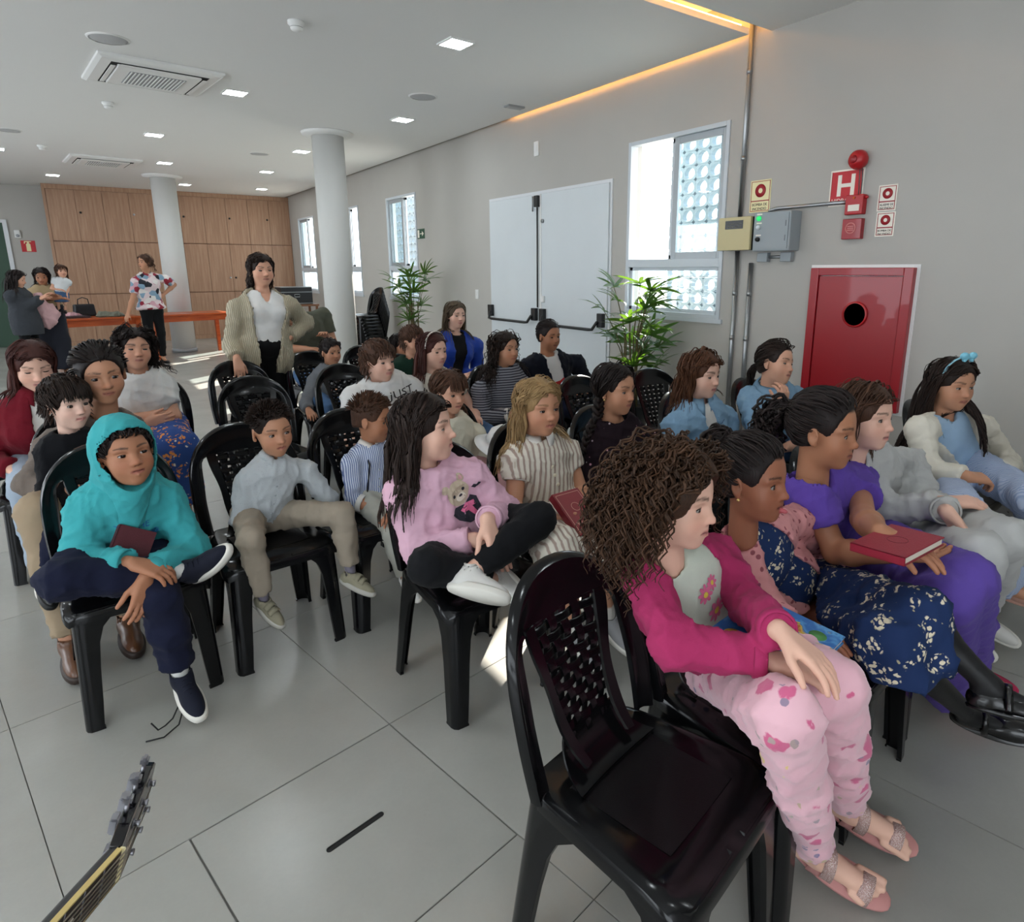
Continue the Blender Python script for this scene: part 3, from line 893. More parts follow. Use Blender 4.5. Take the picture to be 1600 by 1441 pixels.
def make_chair():
    root = empty('plastic_chair', (0, 0, 0))
    # ---- backrest: arch frame with deep crown, two stiles, woven panel
    N = 49
    rows = []
    for t_ in np.linspace(-1, 1, N):
        xo, zo = arch(t_, 0.212, ZT)
        a = abs(t_)
        # inner edge: side members 40 mm wide, crown reaching down to the weave
        xi, zi = arch(t_, 0.168, ZT - 0.05)
        if a < 0.5:
            xi2 = math.copysign(min(0.168, 0.165 * a / 0.5), t_)
            zi2 = 0.765 if a < 0.37 else 0.765 - 0.02 * (a - .37) / .13
            if a < 0.37:
                xi = math.copysign(0.135 * a / 0.37, t_); zi = 0.758
            else:
                k = (a - .37) / .13
                xi = math.copysign(0.135 + 0.030 * math.sin(k * math.pi / 2), t_); zi = 0.758 - 0.04 * (1 - math.cos(k * math.pi / 2))
        elif a < 0.62:
            k = (a - .5) / .12
            z_end = arch(.62, .168, ZT - .05)
            xi = math.copysign(0.165 + (z_end[0] - 0.165) * k, t_); zi = 0.718 + (z_end[1] - 0.718) * k
        row = []
        for q, (k, bo) in enumerate(((0, .010), (0, -.004), (.06, -.012), (.18, -.010), (.45, 0.0), (.75, 0.002), (.96, -.002), (1.0, .006))):
            p = back_pt(xo + (xi - xo) * k, zo + (zi - zo) * k, bo)
            row.append(p)
        rows.append(row)
    back = link('backrest', strip_mesh('backrest', rows, M_CHAIR), None, root)
    mods(back, solid=0.007, offset=0, bevel=0)
    # stiles either side of the weave
    for s in (-1, 1):
        g = []
        for z in np.linspace(0.765, 0.475, 14):
            k = (z - .475) / .29
            xo = s * (0.088 + 0.047 * k + 0.004 * math.sin(k * 9))
            xi = s * (0.066 + 0.038 * k)
            fw = (1 - k) ** 6 * -0.05
            g.append([back_pt(xo, z, fw - .001), back_pt(xo * .95 + xi * .05, z, fw - .006), back_pt(xi * .9 + xo * .1, z, fw - .004), back_pt(xi, z, fw + .002)])
        o = link('stile', strip_mesh('stile', g, M_CHAIR), None, back)
        mods(o, solid=0.006, offset=0)
    # scoop joining the panel with the seat
    g = []
    for k in np.linspace(0, 1, 9):
        ang = k * math.pi / 2
        row = []
        for u in np.linspace(-1, 1, 13):
            w = 0.086 + 0.05 * k
            z = 0.515 - 0.068 * math.sin(ang) + 0.004 * u * u
            y = back_pt(u * w, .515)[1] - 0.075 * (1 - math.cos(ang)) - 0.012 * k
            row.append((u * w, y, z))
        g.append(row)
    o = link('scoop', strip_mesh('scoop', g, M_CHAIR), None, back)
    mods(o, solid=0.005, offset=0)
    # woven bands (ribbed, over and under) and vertical strips
    nb, ns = 9, 5
    for j in range(nb):
        z = 0.742 - j * 0.0272
        k = (z - .475) / .29
        w = 0.066 + 0.038 * k + .004
        g = []
        M_ = 25
        for i in range(M_):
            u = -1 + 2 * i / (M_ - 1)
            ph = (u + 1) / 2 * ns * math.pi + (math.pi if j % 2 else 0)
            of = -0.0032 * math.sin(ph) * (1 if True else 0)
            g.append([back_pt(u * w, z + dz, of + (0.0012 if q % 2 else -.0008)) for q, dz in enumerate(np.linspace(-.0088, .0088, 9))])
        o = link('weave_band', MB().grid(np.array(g), smooth=False).mesh('weave_band', M_CHAIRM if False else M_CHAIR), None, back)
        mods(o, solid=0.003, offset=0)
    for i in range(ns):
        uu = -1 + (2 * i + 1) / ns
        g = []
        for z in np.linspace(0.765, 0.49, 37):
            k = (z - .475) / .29
            w = 0.066 + 0.038 * k
            ph = (0.742 - z) / 0.0272 * math.pi + (math.pi if i % 2 else 0)
            of = 0.0032 * math.cos(ph)
            c_ = uu * w; hw = w / ns * 0.62
            g.append([back_pt(c_ - hw, z, of), back_pt(c_ - hw * .5, z, of - .001), back_pt(c_ + hw * .5, z, of - .001), back_pt(c_ + hw, z, of)])
        o = link('weave_strip', MB().grid(np.array(g)).mesh('weave_strip', M_CHAIR), None, back)
        mods(o, solid=0.003, offset=0)
    # ---- seat: dished shell with rolled front and a matt inset
    def sxy(u, v):
        hw = 0.200 - 0.022 * v          # v: -1 front .. 1 rear
        y = -0.205 + (v + 1) / 2 * 0.40
        rx = 1 - 0.085 * abs(v) ** 10
        ry = 1 - 0.085 * abs(u) ** 8
        return hw * u * rx, (y + 0.005) * (ry if v < 0 else 1) - 0.005
    n = 33
    U = np.linspace(-1, 1, n)
    U = np.sign(U) * np.abs(U) ** 0.8
    g = []
    for v_ in U:
        row = []
        for u in U:
            x, y = sxy(u, v_)
            e = max(abs(u), abs(v_))
            z = ZS - 0.012 * (1 - u * u) * (1 - v_ * v_) ** .5
            if v_ < -0.55: z -= 0.030 * ((-v_ - .55) / .45) ** 2.2
            if abs(u) > .85: z -= 0.010 * ((abs(u) - .85) / .15) ** 2
            if abs(x) < 0.128 and -0.125 < y < 0.125: z -= 0.0025
            row.append((x, y, z))
        g.append(row)
    G = np.array(g)
    mb = MB().grid(G)
    per = [G[0, i] for i in range(n)] + [G[j, n - 1] for j in range(1, n)] + [G[n - 1, i] for i in range(n - 2, -1, -1)] + [G[j, 0] for j in range(n - 2, 0, -1)]
    per = np.array(per); cen = np.array([0, 0, 0.0])
    sk = [per]
    for (o_, dz) in ((.004, -.006), (.006, -.014), (.006, -.032)):
        q = per.copy(); d_ = per[:, :2] - cen[:2]; d_ /= np.linalg.norm(d_, axis=1)[:, None]
        q[:, :2] += d_ * o_; q[:, 2] = per[:, 2] + dz
        sk.append(q)
    sk = np.array(sk); sk = np.concatenate([sk, sk[:, :1]], 1)
    mb.grid(sk)
    seat = link('seat', mb.mesh('seat', M_CHAIR), None, root)
    fix_normals(seat.data)
    mb = MB()
    gg = [[(x, y, ZS - 0.012 * (1 - (x / .19) ** 2) * (1 - (y / .2) ** 2) ** .5 - .0012) for x in np.linspace(-.126, .126, 9)] for y in np.linspace(-.122, .12, 9)]
    link('seat_inset', MB().grid(gg).mesh('seat_inset', M_CHAIRM), None, seat)
    # ---- legs: tapered angle sections flaring into the aprons
    def leg(sx, front):
        prof = [(0.0, .050, .056), (.006, .050, .056), (.010, .047, .053), (.10, .052, .058), (.22, .057, .064), (.31, .064, .074), (.36, .078, .092), (.39, .105, .13), (.408, .145, .16), (.425, .170, .175)]
        g = []
        for z, lx, ly in prof:
            k = 1 - z / .425
            if front:
                cx = sx * (.196 + .016 * k); cy = -.198 - .018 * k; sy = 1
            else:
                cx = sx * (.182 + .028 * k); cy = .188 + .050 * k; sy = -1
            r = .026
            pts = [(cx - sx * lx, cy), (cx - sx * lx * .5, cy), (cx - sx * r, cy)]
            for a in (30, 60):
                pts.append((cx - sx * r * (1 - math.sin(math.radians(a))), cy + sy * r * (1 - math.cos(math.radians(a)))))
            pts += [(cx, cy + sy * r), (cx, cy + sy * ly * .5), (cx, cy + sy * ly)]
            # returned rims
            pts = [(cx - sx * lx, cy + sy * .012)] + pts + [(cx - sx * .012, cy + sy * ly)]
            g.append([(p[0], p[1], z) for p in pts])
        o = link('leg', MB().grid(np.array(g)).mesh('leg', M_CHAIR), None, root)
        mods(o, solid=0.005, offset=0)
        return o
    for sx in (-1, 1):
        leg(sx, True); leg(sx, False)
    return root


CHAIR = make_chair()
for o in [CHAIR] + list(CHAIR.children_recursive):
    # bake the thickness into the mesh so that copies stay light
    if o.type == 'MESH' and o.modifiers:
        dg = bpy.context.evaluated_depsgraph_get()
        me = bpy.data.meshes.new_from_object(o.evaluated_get(dg))
        me.name = o.name.split('.')[0]
        o.modifiers.clear()
        o.data = me
        me.polygons.foreach_set('use_smooth', np.ones(len(me.polygons), bool))
        me.set_sharp_from_angle(angle=math.radians(40))
chair_used = False


def place_chair(x, y, deg, label, group='black plastic chairs set out in rows', z=0.0, tilt=0.0):
    global chair_used
    o = CHAIR if not chair_used else copy_tree(CHAIR)
    chair_used = True
    o.location = (x, y, z); o.rotation_euler = (tilt, 0, math.radians(deg))
    tag(o, label, 'chair', group)
    return o


C_ = {}
for key, x, y, deg, lab in (
        ('empty_front', .845, .80, 13, 'empty black plastic chair with woven back at the end of the first row'),
        ('curly', 1.27, .87, 9, 'black plastic chair under the curly haired girl in a magenta cardigan'),
        ('tongue', 1.70, .93, 9, 'black plastic chair under the girl in a navy floral dress'),
        ('purple', 2.14, 1.02, 9, 'black plastic chair under the girl dressed in purple'),
        ('grey', 2.63, 1.09, 9, 'black plastic chair under the girl in light grey sweats'),
        ('bow', 3.32, 1.20, 3, 'black plastic chair under the girl with a blue bow'),
        ('pink', 1.02, 1.90, 4, 'black plastic chair under the girl in a pink bear sweatshirt'),
        ('white', 1.48, 1.97, 4, 'black plastic chair under the blonde girl in a striped dress'),
        ('dark', 1.95, 2.03, 4, 'black plastic chair under the girl in a dark speckled sweater'),
        ('den1', 2.55, 2.06, 4, 'black plastic chair under the long haired girl in a denim jacket'),
        ('den2', 3.20, 2.12, 4, 'black plastic chair under the ponytailed girl in a denim jacket'),
        ('hoodie', .015, 2.60, 5, 'black plastic chair under the boy in a turquoise hoodie'),
        ('boy2', .49, 2.635, 5, 'black plastic chair under the small boy in a pale grey shirt'),
        ('stripe', .96, 2.66, 5, 'black plastic chair under the small boy in a striped shirt'),
        ('braid', 1.45, 2.72, 5, 'black plastic chair under the girl with braids in a cream sweater'),
        ('e_dark', 2.43, 2.78, 2, 'empty black plastic chair behind the girl in the speckled sweater'),
        ('e_den', 2.97, 2.74, -4, 'empty black plastic chair in front of the big palm plant'),
        ('mother', -.05, 3.38, 5, 'black plastic chair under the woman holding a boy on her lap'),
        ('red', -.26, 4.05, 5, 'black plastic chair under the woman in a dark red jacket'),
        ('tee', .25, 4.40, -4, 'black plastic chair under the woman with crossed arms in a white tee'),
        ('e2', .80, 3.95, 5, 'empty black plastic chair just behind the small boy in a pale shirt'),
        ('e1', .88, 4.78, 8, 'empty black plastic chair under the hand of the standing woman'),
        ('e3', 1.42, 4.15, 3, 'empty black plastic chair in front of the boy in a grey jacket'),
        ('just', 1.38, 3.42, 5, 'black plastic chair under the boy in a white printed tee'),
        ('gboy', 1.45, 5.0, 5, 'black plastic chair under the little boy in a grey jacket'),
        ('band', 1.80, 3.52, 5, 'black plastic chair under the girl with a white headband'),
        ('scurl', 2.24, 3.52, 5, 'black plastic chair under the girl in a striped sweater with long curls'),
        ('navy', 2.84, 3.78, 4, 'black plastic chair under the child in a navy jacket'),
        ('green', 1.95, 4.42, 5, 'black plastic chair under the boy in a dark green jacket'),
        ('woman_blue', 2.55, 4.95, 5, 'black plastic chair under the woman in a blue jacket'),
        ('kid', 1.95, 5.15, 8, 'black plastic chair under the small child in a pink top'),
        ('olive', 1.75, 6.15, 20, 'black plastic chair under the man in an olive tee'),):
    place_chair(x, y, deg, lab)
    C_[key] = (x, y, deg)
# ================================================================== PEOPLE: implicit surfaces meshed with surface nets


class Field:
    def __init__(s, lo, hi, h):
        s.h = h
        s.lo = np.asarray(lo, float) - 4 * h
        s.n = np.ceil((np.asarray(hi, float) + 4 * h - s.lo) / h).astype(int) + 1
        s.v = np.full(s.n, 0.09, np.float32)

    def sub_grid(s, lo, hi):
        i0 = np.clip(np.floor((np.asarray(lo) - s.lo) / s.h).astype(int), 0, s.n)
        i1 = np.clip(np.ceil((np.asarray(hi) - s.lo) / s.h).astype(int) + 1, 0, s.n)
        if np.any(i1 <= i0):
            return None
        ax = [(s.lo[a] + s.h * np.arange(i0[a], i1[a])).astype(np.float32) for a in range(3)]
        return tuple(slice(i0[a], i1[a]) for a in range(3)), ax[0][:, None, None], ax[1][None, :, None], ax[2][None, None, :]

    def merge(s, sl, d, k, sub=False):
        a = s.v[sl]
        if sub:
            d = -d
            h = np.maximum(k - np.abs(a - d), 0) / max(k, 1e-6)
            s.v[sl] = np.maximum(a, d) + h * h * k * 0.25
        else:
            h = np.maximum(k - np.abs(a - d), 0) / max(k, 1e-6)
            s.v[sl] = np.minimum(a, d) - h * h * k * 0.25

    def cap(s, a, b, ra, rb=None, k=0.01, sub=False, flat=None):
        rb = ra if rb is None else rb
        a = np.asarray(a, float); b = np.asarray(b, float)
        m = max(ra, rb) + k + 3 * s.h
        g = s.sub_grid(np.minimum(a, b) - m, np.maximum(a, b) + m)
        if g is None: return s
        sl, X, Y, Z = g
        ba = b - a; L2 = max(1e-9, float(ba @ ba))
        px, py, pz = X - a[0], Y - a[1], Z - a[2]
        t = np.clip((px * ba[0] + py * ba[1] + pz * ba[2]) / L2, 0, 1)
        d = np.sqrt((px - t * ba[0]) ** 2 + (py - t * ba[1]) ** 2 + (pz - t * ba[2]) ** 2) - (ra + (rb - ra) * t)
        if flat is not None:
            d = np.maximum(d, (X - flat[0][0]) * flat[1][0] + (Y - flat[0][1]) * flat[1][1] + (Z - flat[0][2]) * flat[1][2])
        s.merge(sl, d, k, sub)
        return s

    def ell(s, c, r, R=None, k=0.01, sub=False):
        c = np.asarray(c, float); r = np.asarray(r, float)
        R = np.eye(3) if R is None else np.asarray(R, float)      # rows: local axes in world
        ext = np.sqrt(((R.T * r) ** 2).sum(1)) + k + 3 * s.h
        g = s.sub_grid(c - ext, c + ext)
        if g is None: return s
        sl, X, Y, Z = g
        px, py, pz = X - c[0], Y - c[1], Z - c[2]
        k0 = 0; k1 = 0
        for i in range(3):
            q = px * R[i, 0] + py * R[i, 1] + pz * R[i, 2]
            k0 = k0 + (q / r[i]) ** 2; k1 = k1 + (q / r[i] ** 2) ** 2
        k0 = np.sqrt(k0); k1 = np.sqrt(k1)
        d = k0 * (k0 - 1) / np.maximum(k1, 1e-6)
        s.merge(sl, d, k, sub)
        return s

    def box(s, c, hf, R=None, rnd=0.005, k=0.005, sub=False):
        c = np.asarray(c, float); hf = np.asarray(hf, float)
        R = np.eye(3) if R is None else np.asarray(R, float)
        ext = (np.abs(R.T) * hf).sum(1) + k + rnd + 3 * s.h
        g = s.sub_grid(c - ext, c + ext)
        if g is None: return s
        sl, X, Y, Z = g
        px, py, pz = X - c[0], Y - c[1], Z - c[2]
        o2 = 0; mx = None
        for i in range(3):
            q = np.abs(px * R[i, 0] + py * R[i, 1] + pz * R[i, 2]) - (hf[i] - rnd)
            o2 = o2 + np.maximum(q, 0) ** 2
            mx = q if mx is None else np.maximum(mx, q)
        d = np.sqrt(o2) + np.minimum(mx, 0) - rnd
        s.merge(sl, d, k, sub)
        return s

    def cut(s, p0, n, box=None):
        """remove what lies beyond the plane (towards n), inside box=(centre, radius) if given"""
        n = np.asarray(n, float); n = n / np.linalg.norm(n); p0 = np.asarray(p0, float)
        lo, hi = (s.lo, s.lo + s.n * s.h) if box is None else (np.asarray(box[0]) - box[1], np.asarray(box[0]) + box[1])
        g = s.sub_grid(lo, hi)
        if g is None: return s
        sl, X, Y, Z = g
        d = (X - p0[0]) * n[0] + (Y - p0[1]) * n[1] + (Z - p0[2]) * n[2]
        s.v[sl] = np.maximum(s.v[sl], d)
        return s

    def mesh(s):
        v = s.v; n = s.n
        ins = v < 0
        c = ins[:-1, :-1, :-1].astype(np.int8)
        tot = np.zeros_like(c)
        for dx in (0, 1):
            for dy in (0, 1):
                for dz in (0, 1):
                    tot += ins[dx:n[0] - 1 + dx, dy:n[1] - 1 + dy, dz:n[2] - 1 + dz]
        act = (tot > 0) & (tot < 8)
        I = np.argwhere(act)
        if len(I) == 0:
            return np.zeros((0, 3)), np.zeros((0, 4), int)
        idx = -np.ones(act.shape, np.int32); idx[act] = np.arange(len(I))
        corners = [(dx, dy, dz) for dx in (0, 1) for dy in (0, 1) for dz in (0, 1)]
        val = np.stack([v[I[:, 0] + a, I[:, 1] + b, I[:, 2] + c_] for a, b, c_ in corners], 1)
        P = np.zeros((len(I), 3)); cnt = np.zeros(len(I))
        for i, a in enumerate(corners):
            for j, b in enumerate(corners):
                if j > i and sum(abs(a[q] - b[q]) for q in range(3)) == 1:
                    m = (val[:, i] < 0) != (val[:, j] < 0)
                    t_ = np.where(m, val[:, i] / np.where(m, val[:, i] - val[:, j], 1), 0)
                    pt = np.array(a) + t_[:, None] * (np.array(b) - np.array(a))
                    P += np.where(m[:, None], pt, 0); cnt += m
        P = (P / cnt[:, None] + I) * s.h + s.lo
        faces = []
        for ax in range(3):
            a, b = [q for q in range(3) if q != ax]
            sl0 = [slice(None)] * 3; sl1 = [slice(None)] * 3
            sl0[ax] = slice(0, n[ax] - 1); sl1[ax] = slice(1, n[ax])
            A = ins[tuple(sl0)]; B = ins[tuple(sl1)]
            E = np.argwhere(A != B)
            ok = (E[:, a] > 0) & (E[:, b] > 0) & (E[:, a] < n[a] - 1) & (E[:, b] < n[b] - 1)
            E = E[ok]
            fl_ = A[tuple(E.T)]
            def cell(da, db):
                q = E.copy(); q[:, a] -= da; q[:, b] -= db
                return idx[tuple(q.T)]
            q = np.stack([cell(1, 1), cell(0, 1), cell(0, 0), cell(1, 0)], 1)
            flip = fl_ if ax != 1 else ~fl_
            q = np.where(flip[:, None], q, q[:, ::-1])
            faces.append(q)
        Fc = np.concatenate(faces)
        Fc = Fc[(Fc >= 0).all(1)]
        return P, Fc


def normals_of(P, Fc):
    n = np.cross(P[Fc[:, 2]] - P[Fc[:, 0]], P[Fc[:, 3]] - P[Fc[:, 1]])
    N = np.zeros_like(P)
    for i in range(4):
        np.add.at(N, Fc[:, i], n)
    return N / (np.linalg.norm(N, axis=1)[:, None] + 1e-9)


RNG = np.random.default_rng(7)
WK = RNG.normal(size=(7, 3)); WK /= np.linalg.norm(WK, axis=1)[:, None]
WQ = RNG.normal(size=(7, 3)); WQ /= np.linalg.norm(WQ, axis=1)[:, None]
WPH = RNG.uniform(0, 6.28, 14)


def wrinkle(P, amp, wl=0.07):
    """folds of cloth: warped ridged waves, displaced along the normals"""
    out = np.zeros(len(P))
    for i in range(7):
        w = 2 * math.pi / (wl * (2.2, 1.7, 1.35, 1.1, .62, .5, .42)[i])
        arg = P @ WK[i] * w * .5 + WPH[i] + 1.7 * np.sin(P @ WQ[i] * w * .33 + WPH[7 + i])
        out += ((1 - np.abs(np.sin(arg))) ** 2.2 - .25) * (1.0 if i < 4 else .38)
    return out * amp


def unit(v):
    v = np.asarray(v, float)
    return v / (np.linalg.norm(v) + 1e-9)


# ---- skin / hair / cloth materials
def attr_mat(name, rough=0.5, spec=0.35, sss=0.0, bump=None):
    if name in MATS: return MATS[name]
    t = NT(name)
    a = t.n('ShaderNodeAttribute', attribute_name='Col')
    t.set('Base Color', a.outputs[0]); t.set('Roughness', rough); t.set('Specular IOR Level', spec)
    if sss:
        t.set('Subsurface Weight', sss); t.b.inputs['Subsurface Radius'].default_value = (0.9, 0.35, 0.2); t.set('Subsurface Scale', 0.006)
    if bump:
        t.bump(t.noise(bump[0], 3.0), bump[1], 0.002)
    MATS[name] = t.m
    return t.m


M_SKIN = attr_mat('skin', 0.52, 0.35, bump=(260, 0.10))
M_EYE = attr_mat('eye', 0.12, 0.5)


def hair_mat(name, dark, light, rough=0.38):
    if name in MATS: return MATS[name]
    t = NT(name)
    a = t.n('ShaderNodeAttribute', attribute_name='Col')
    sp = t.n('ShaderNodeSeparateColor'); t.put(sp.inputs[0], a.outputs[0])
    # r: lock shade, g: across the lock, b: along the lock
    cmb = t.n('ShaderNodeCombineXYZ')
    t.put(cmb.inputs[0], t.math('MULTIPLY', sp.outputs[1], 9.0)); t.put(cmb.inputs[1], t.math('MULTIPLY', sp.outputs[2], 1.6)); t.put(cmb.inputs[2], t.math('MULTIPLY', sp.outputs[0], 37.0))
    f = t.noise(2.0, 3.0, cmb.outputs[0], 0.6)
    f2 = t.math('ADD', t.math('MULTIPLY', f, 0.75), t.math('MULTIPLY', sp.outputs[0], 0.45))
    t.set('Base Color', t.ramp(f2, [(0.22, dark), (0.85, light)]))
    t.set('Roughness', rough + .1); t.set('Specular IOR Level', 0.22)
    t.bump(f, 0.5, 0.003)
    MATS[name] = t.m
    return t.m


HAIR = {'black': ('0d0a0a', '2c2220'), 'dark': ('140e0c', '33251f'), 'brown': ('2a1a12', '5e4030'), 'chest': ('301d14', '6b452f'), 'lbrown': ('4a3323', '8a6a4c'), 'blond': ('6f5434', 'b5966a'),
        'reddish': ('2a1512', '55302a'), 'curl': ('1f140e', '553b2a'), 'ombre': ('2b221c', '6a5a45')}


def cloth(name, col, rough=0.85, bump=0.25, scale=420, var=0.08, col2=None):
    if name in MATS: return MATS[name]
    t = NT(name)
    c = (*lin(col), 1)
    d = tuple(v * (1 - var * 2.2) for v in c[:3]) + (1,)
    l = tuple(min(1, v * (1 + var)) for v in c[:3]) + (1,)
    f = t.noise(9.0, 5.0, None, 0.65)
    t.set('Base Color', t.mix(f, d, l if col2 is None else (*lin(col2), 1)))
    t.set('Roughness', rough); t.set('Specular IOR Level', 0.2)
    t.set('Sheen Weight', 0.03)
    h = t.math('ADD', t.math('MULTIPLY', t.noise(scale, 2.0), 0.25), t.math('MULTIPLY', t.noise(17, 3.0), 1.4))
    t.bump(h, bump, 0.006)
    MATS[name] = t.m
    return t.m


def add_col(me, C):
    at = me.color_attributes.new('Col', 'FLOAT_COLOR', 'POINT')
    C = np.asarray(C, np.float32)
    if C.shape[1] == 3:
        C = np.concatenate([C, np.ones((len(C), 1), np.float32)], 1)
    at.data.foreach_set('color', C.ravel())


# ---- head ---------------------------------------------------------------------------------------


class Head:
    """head frame: x left of the person, y forward, z up; unit = head height (chin to crown)"""

    def __init__(s, c, H, yaw, pitch=0.0, roll=0.0, child=1.0, wide=1.0):
        # yaw 0 looks along -Y; positive turns towards +X
        a, p, r = math.radians(yaw), math.radians(pitch), math.radians(roll)
        f = np.array([math.sin(a), -math.cos(a), 0.0]); l = np.array([math.cos(a), math.sin(a), 0.0]); u = np.array([0, 0, 1.0])
        f, u = f * math.cos(p) + u * math.sin(p), u * math.cos(p) - f * math.sin(p)
        l, u = l * math.cos(r) + u * math.sin(r), u * math.cos(r) - l * math.sin(r)
        s.c = np.asarray(c, float); s.H = H; s.R = np.array([l, f, u]); s.child = child; s.wide = wide

    def W(s, p):
        return s.c + (np.asarray(p, float) * s.H) @ s.R

    def L(s, P):
        return ((np.asarray(P) - s.c) @ s.R.T) / s.H


def build_head(hd, neck_base, neck_r, h, mouth=0.0, smile=0.0, tongue=False, ear_show=True, squint=0.0):
    H = hd.H; c = hd.child; w = hd.wide; R = hd.R
    lo = np.minimum(hd.c - 0.62 * H, np.asarray(neck_base) - neck_r * 1.2)
    hi = np.maximum(hd.c + 0.62 * H, np.asarray(neck_base) + neck_r * 1.2)
    F_ = Field(lo, hi, h)
    def E(p, r, k=0.05, sub=False, rot=None):
        F_.ell(hd.W(p), np.array(r) * H, R if rot is None else rot @ R, k * H, sub)
    def Cc(a, b, ra, rb=None, k=0.03, sub=False):
        F_.cap(hd.W(a), hd.W(b), ra * H, (ra if rb is None else rb) * H, k * H, sub)
    E((0, -.055, .135), (.335 * (1 + .02 * c), .405, .365), k=.02)                       # cranium
    E((0, .075, -.13), (.255 * w + .015 * c, .285, .345 - .01 * c), k=.12)               # face
    E((0, .10, -.30), (.19 * w + .01 * c, .20, .17), k=.10)                              # jaw
    E((0, .235, -.405), (.085, .075, .07), k=.09)                                       # chin
    for sx in (-1, 1):
        E((sx * .155 * w, .175, -.155), (.13, .125, .135 + .02 * c), k=.08)              # cheek
        E((sx * .15, .255, .075), (.10, .045, .035), k=.06)                              # brow
        E((sx * .145, .345, -.008), (.085, .065, .05), k=.055, sub=True)                 # socket
        E((sx * .143, .232, -.012), (.088, .080, .078), k=.012)                          # lids over the ball
        # ear
        rot = np.array([[math.cos(.35), -sx * math.sin(.35), 0], [sx * math.sin(.35), math.cos(.35), 0], [0, 0, 1]])
        E((sx * .345, -.045, -.035), (.028, .082, .115), k=.03, rot=rot)
        E((sx * .372, -.03, -.02), (.022, .045, .065), k=.02, sub=True, rot=rot)
        E((sx * .335, -.02, -.135), (.028, .035, .035), k=.03)
    # nose
    nl = .33 + .03 * (1 - c)
    Cc((0, .285, .045), (0, nl + .04, -.115), .024, .040, k=.05)
    E((0, nl + .058, -.135), (.050, .046, .040), k=.03)
    for sx in (-1, 1):
        E((sx * .048, nl + .015, -.148), (.034, .042, .032), k=.025)
        E((sx * .022, nl + .045, -.178), (.014, .018, .012), k=.010, sub=True)
    # mouth
    E((0, .275, -.275), (.12, .07, .075), k=.06)
    zc = -.262
    mo = .05 * mouth
    for sx in (-1, 1):
        Cc((0, .352, zc + .014 + mo * .3), (sx * .095, .300, zc + .004 + .022 * smile), .021, .008, k=.018)
        Cc((0, .350, zc - .022 - mo), (sx * .088, .298, zc - .004 + .020 * smile), .025, .008, k=.018)
    Cc((-.085, .315, zc + .016 * smile), (0, .368, zc - mo * .35), .005, .006 + mo * .55, k=.008, sub=True)
    Cc((.085, .315, zc + .016 * smile), (0, .368, zc - mo * .35), .005, .006 + mo * .55, k=.008, sub=True)
    if tongue:
        Cc((0, .30, zc - .03), (.01, .405, zc - .055), .03, .026, k=.004)
    # neck
    F_.cap(hd.W((0, -.10, -.22)), np.asarray(neck_base), neck_r, neck_r * 1.12, 0.10 * H)
    return F_


def head_colors(hd, P, skin, lip, brow, brow_w=1.0, tongue=False, cheeks=0.12, scalp=None):
    q = hd.L(P)
    x, y, z = q[:, 0], q[:, 1], q[:, 2]
    C = np.tile(np.array(lin(skin)), (len(P), 1))
    def blend(m, col):
        nonlocal C
        m = np.clip(m, 0, 1)[:, None]
        C = C * (1 - m) + np.array(lin(col)) * m
    def g(dx, s_): return np.exp(-(dx / s_) ** 2)
    # ruddy cheeks and nose, slightly darker under the eyes
    red = np.array(lin(skin)) * np.array([1.06, .80, .78])
    m = (g(np.abs(x) - .17, .10) * g(z + .15, .10) + g(x, .07) * g(z + .13, .06)) * (y > .1) * cheeks * 4
    C = C * (1 - np.clip(m, 0, 1)[:, None]) + red * np.clip(m, 0, 1)[:, None]
    dk = np.array(lin(skin)) * np.array([.72, .62, .60])
    m = g(np.abs(x) - .145, .075) * g(z + .075, .022) * (y > .15) * .35 + g(np.abs(x) - .145, .08) * g(z - .055, .02) * (y > .15) * .5
    C = C * (1 - m[:, None]) + dk * m[:, None]
    # lips
    zc = -.262
    lipm = (np.abs(x) < .098) * (y > .27) * np.clip(1.6 - 1.6 * np.abs(z - zc + .004) / (.046 * np.sqrt(np.clip(1 - (x / .105) ** 2, .02, 1))), 0, 1)
    blend(lipm * .8, lip)
    blend((np.abs(x) < .085) * (y > .27) * np.clip(1.4 - np.abs(z - zc) / .007, 0, 1) * .75, '3a1a18')
    # nostrils
    blend(g(np.abs(x) - .022, .012) * g(z + .176, .010) * (y > .34), '3a201a')
    # brows: arched band
    ax = np.abs(x)
    arc = .092 + .022 * np.sin(np.clip((ax - .05) / .18, 0, 1) * 2.4)
    th = (.016 - .009 * np.clip((ax - .1) / .13, 0, 1)) * brow_w
    bm = np.clip(1.5 - np.abs(z - arc) / th * 1.0, 0, 1) * (ax > .052) * (ax < .235) * (y > .08)
    blend(bm * .85, brow)
    if scalp is not None:
        low, fz = -.14, .29
        line = np.where(y > -.02, low + .10 + (fz - low - .10) * np.clip((y + .02) / .27, 0, 1) ** .8, low - .05)
        sm = np.clip((z - line) / .03, 0, 1) * ~((np.abs(x) > .325) & (z < .10) & (y > -.15) & (y < .08)) * (np.linalg.norm((q - np.array([0, -.055, .135])) / np.array([.335, .405, .365]), axis=1) < 1.12)
        blend(sm * .93, scalp)
    return C


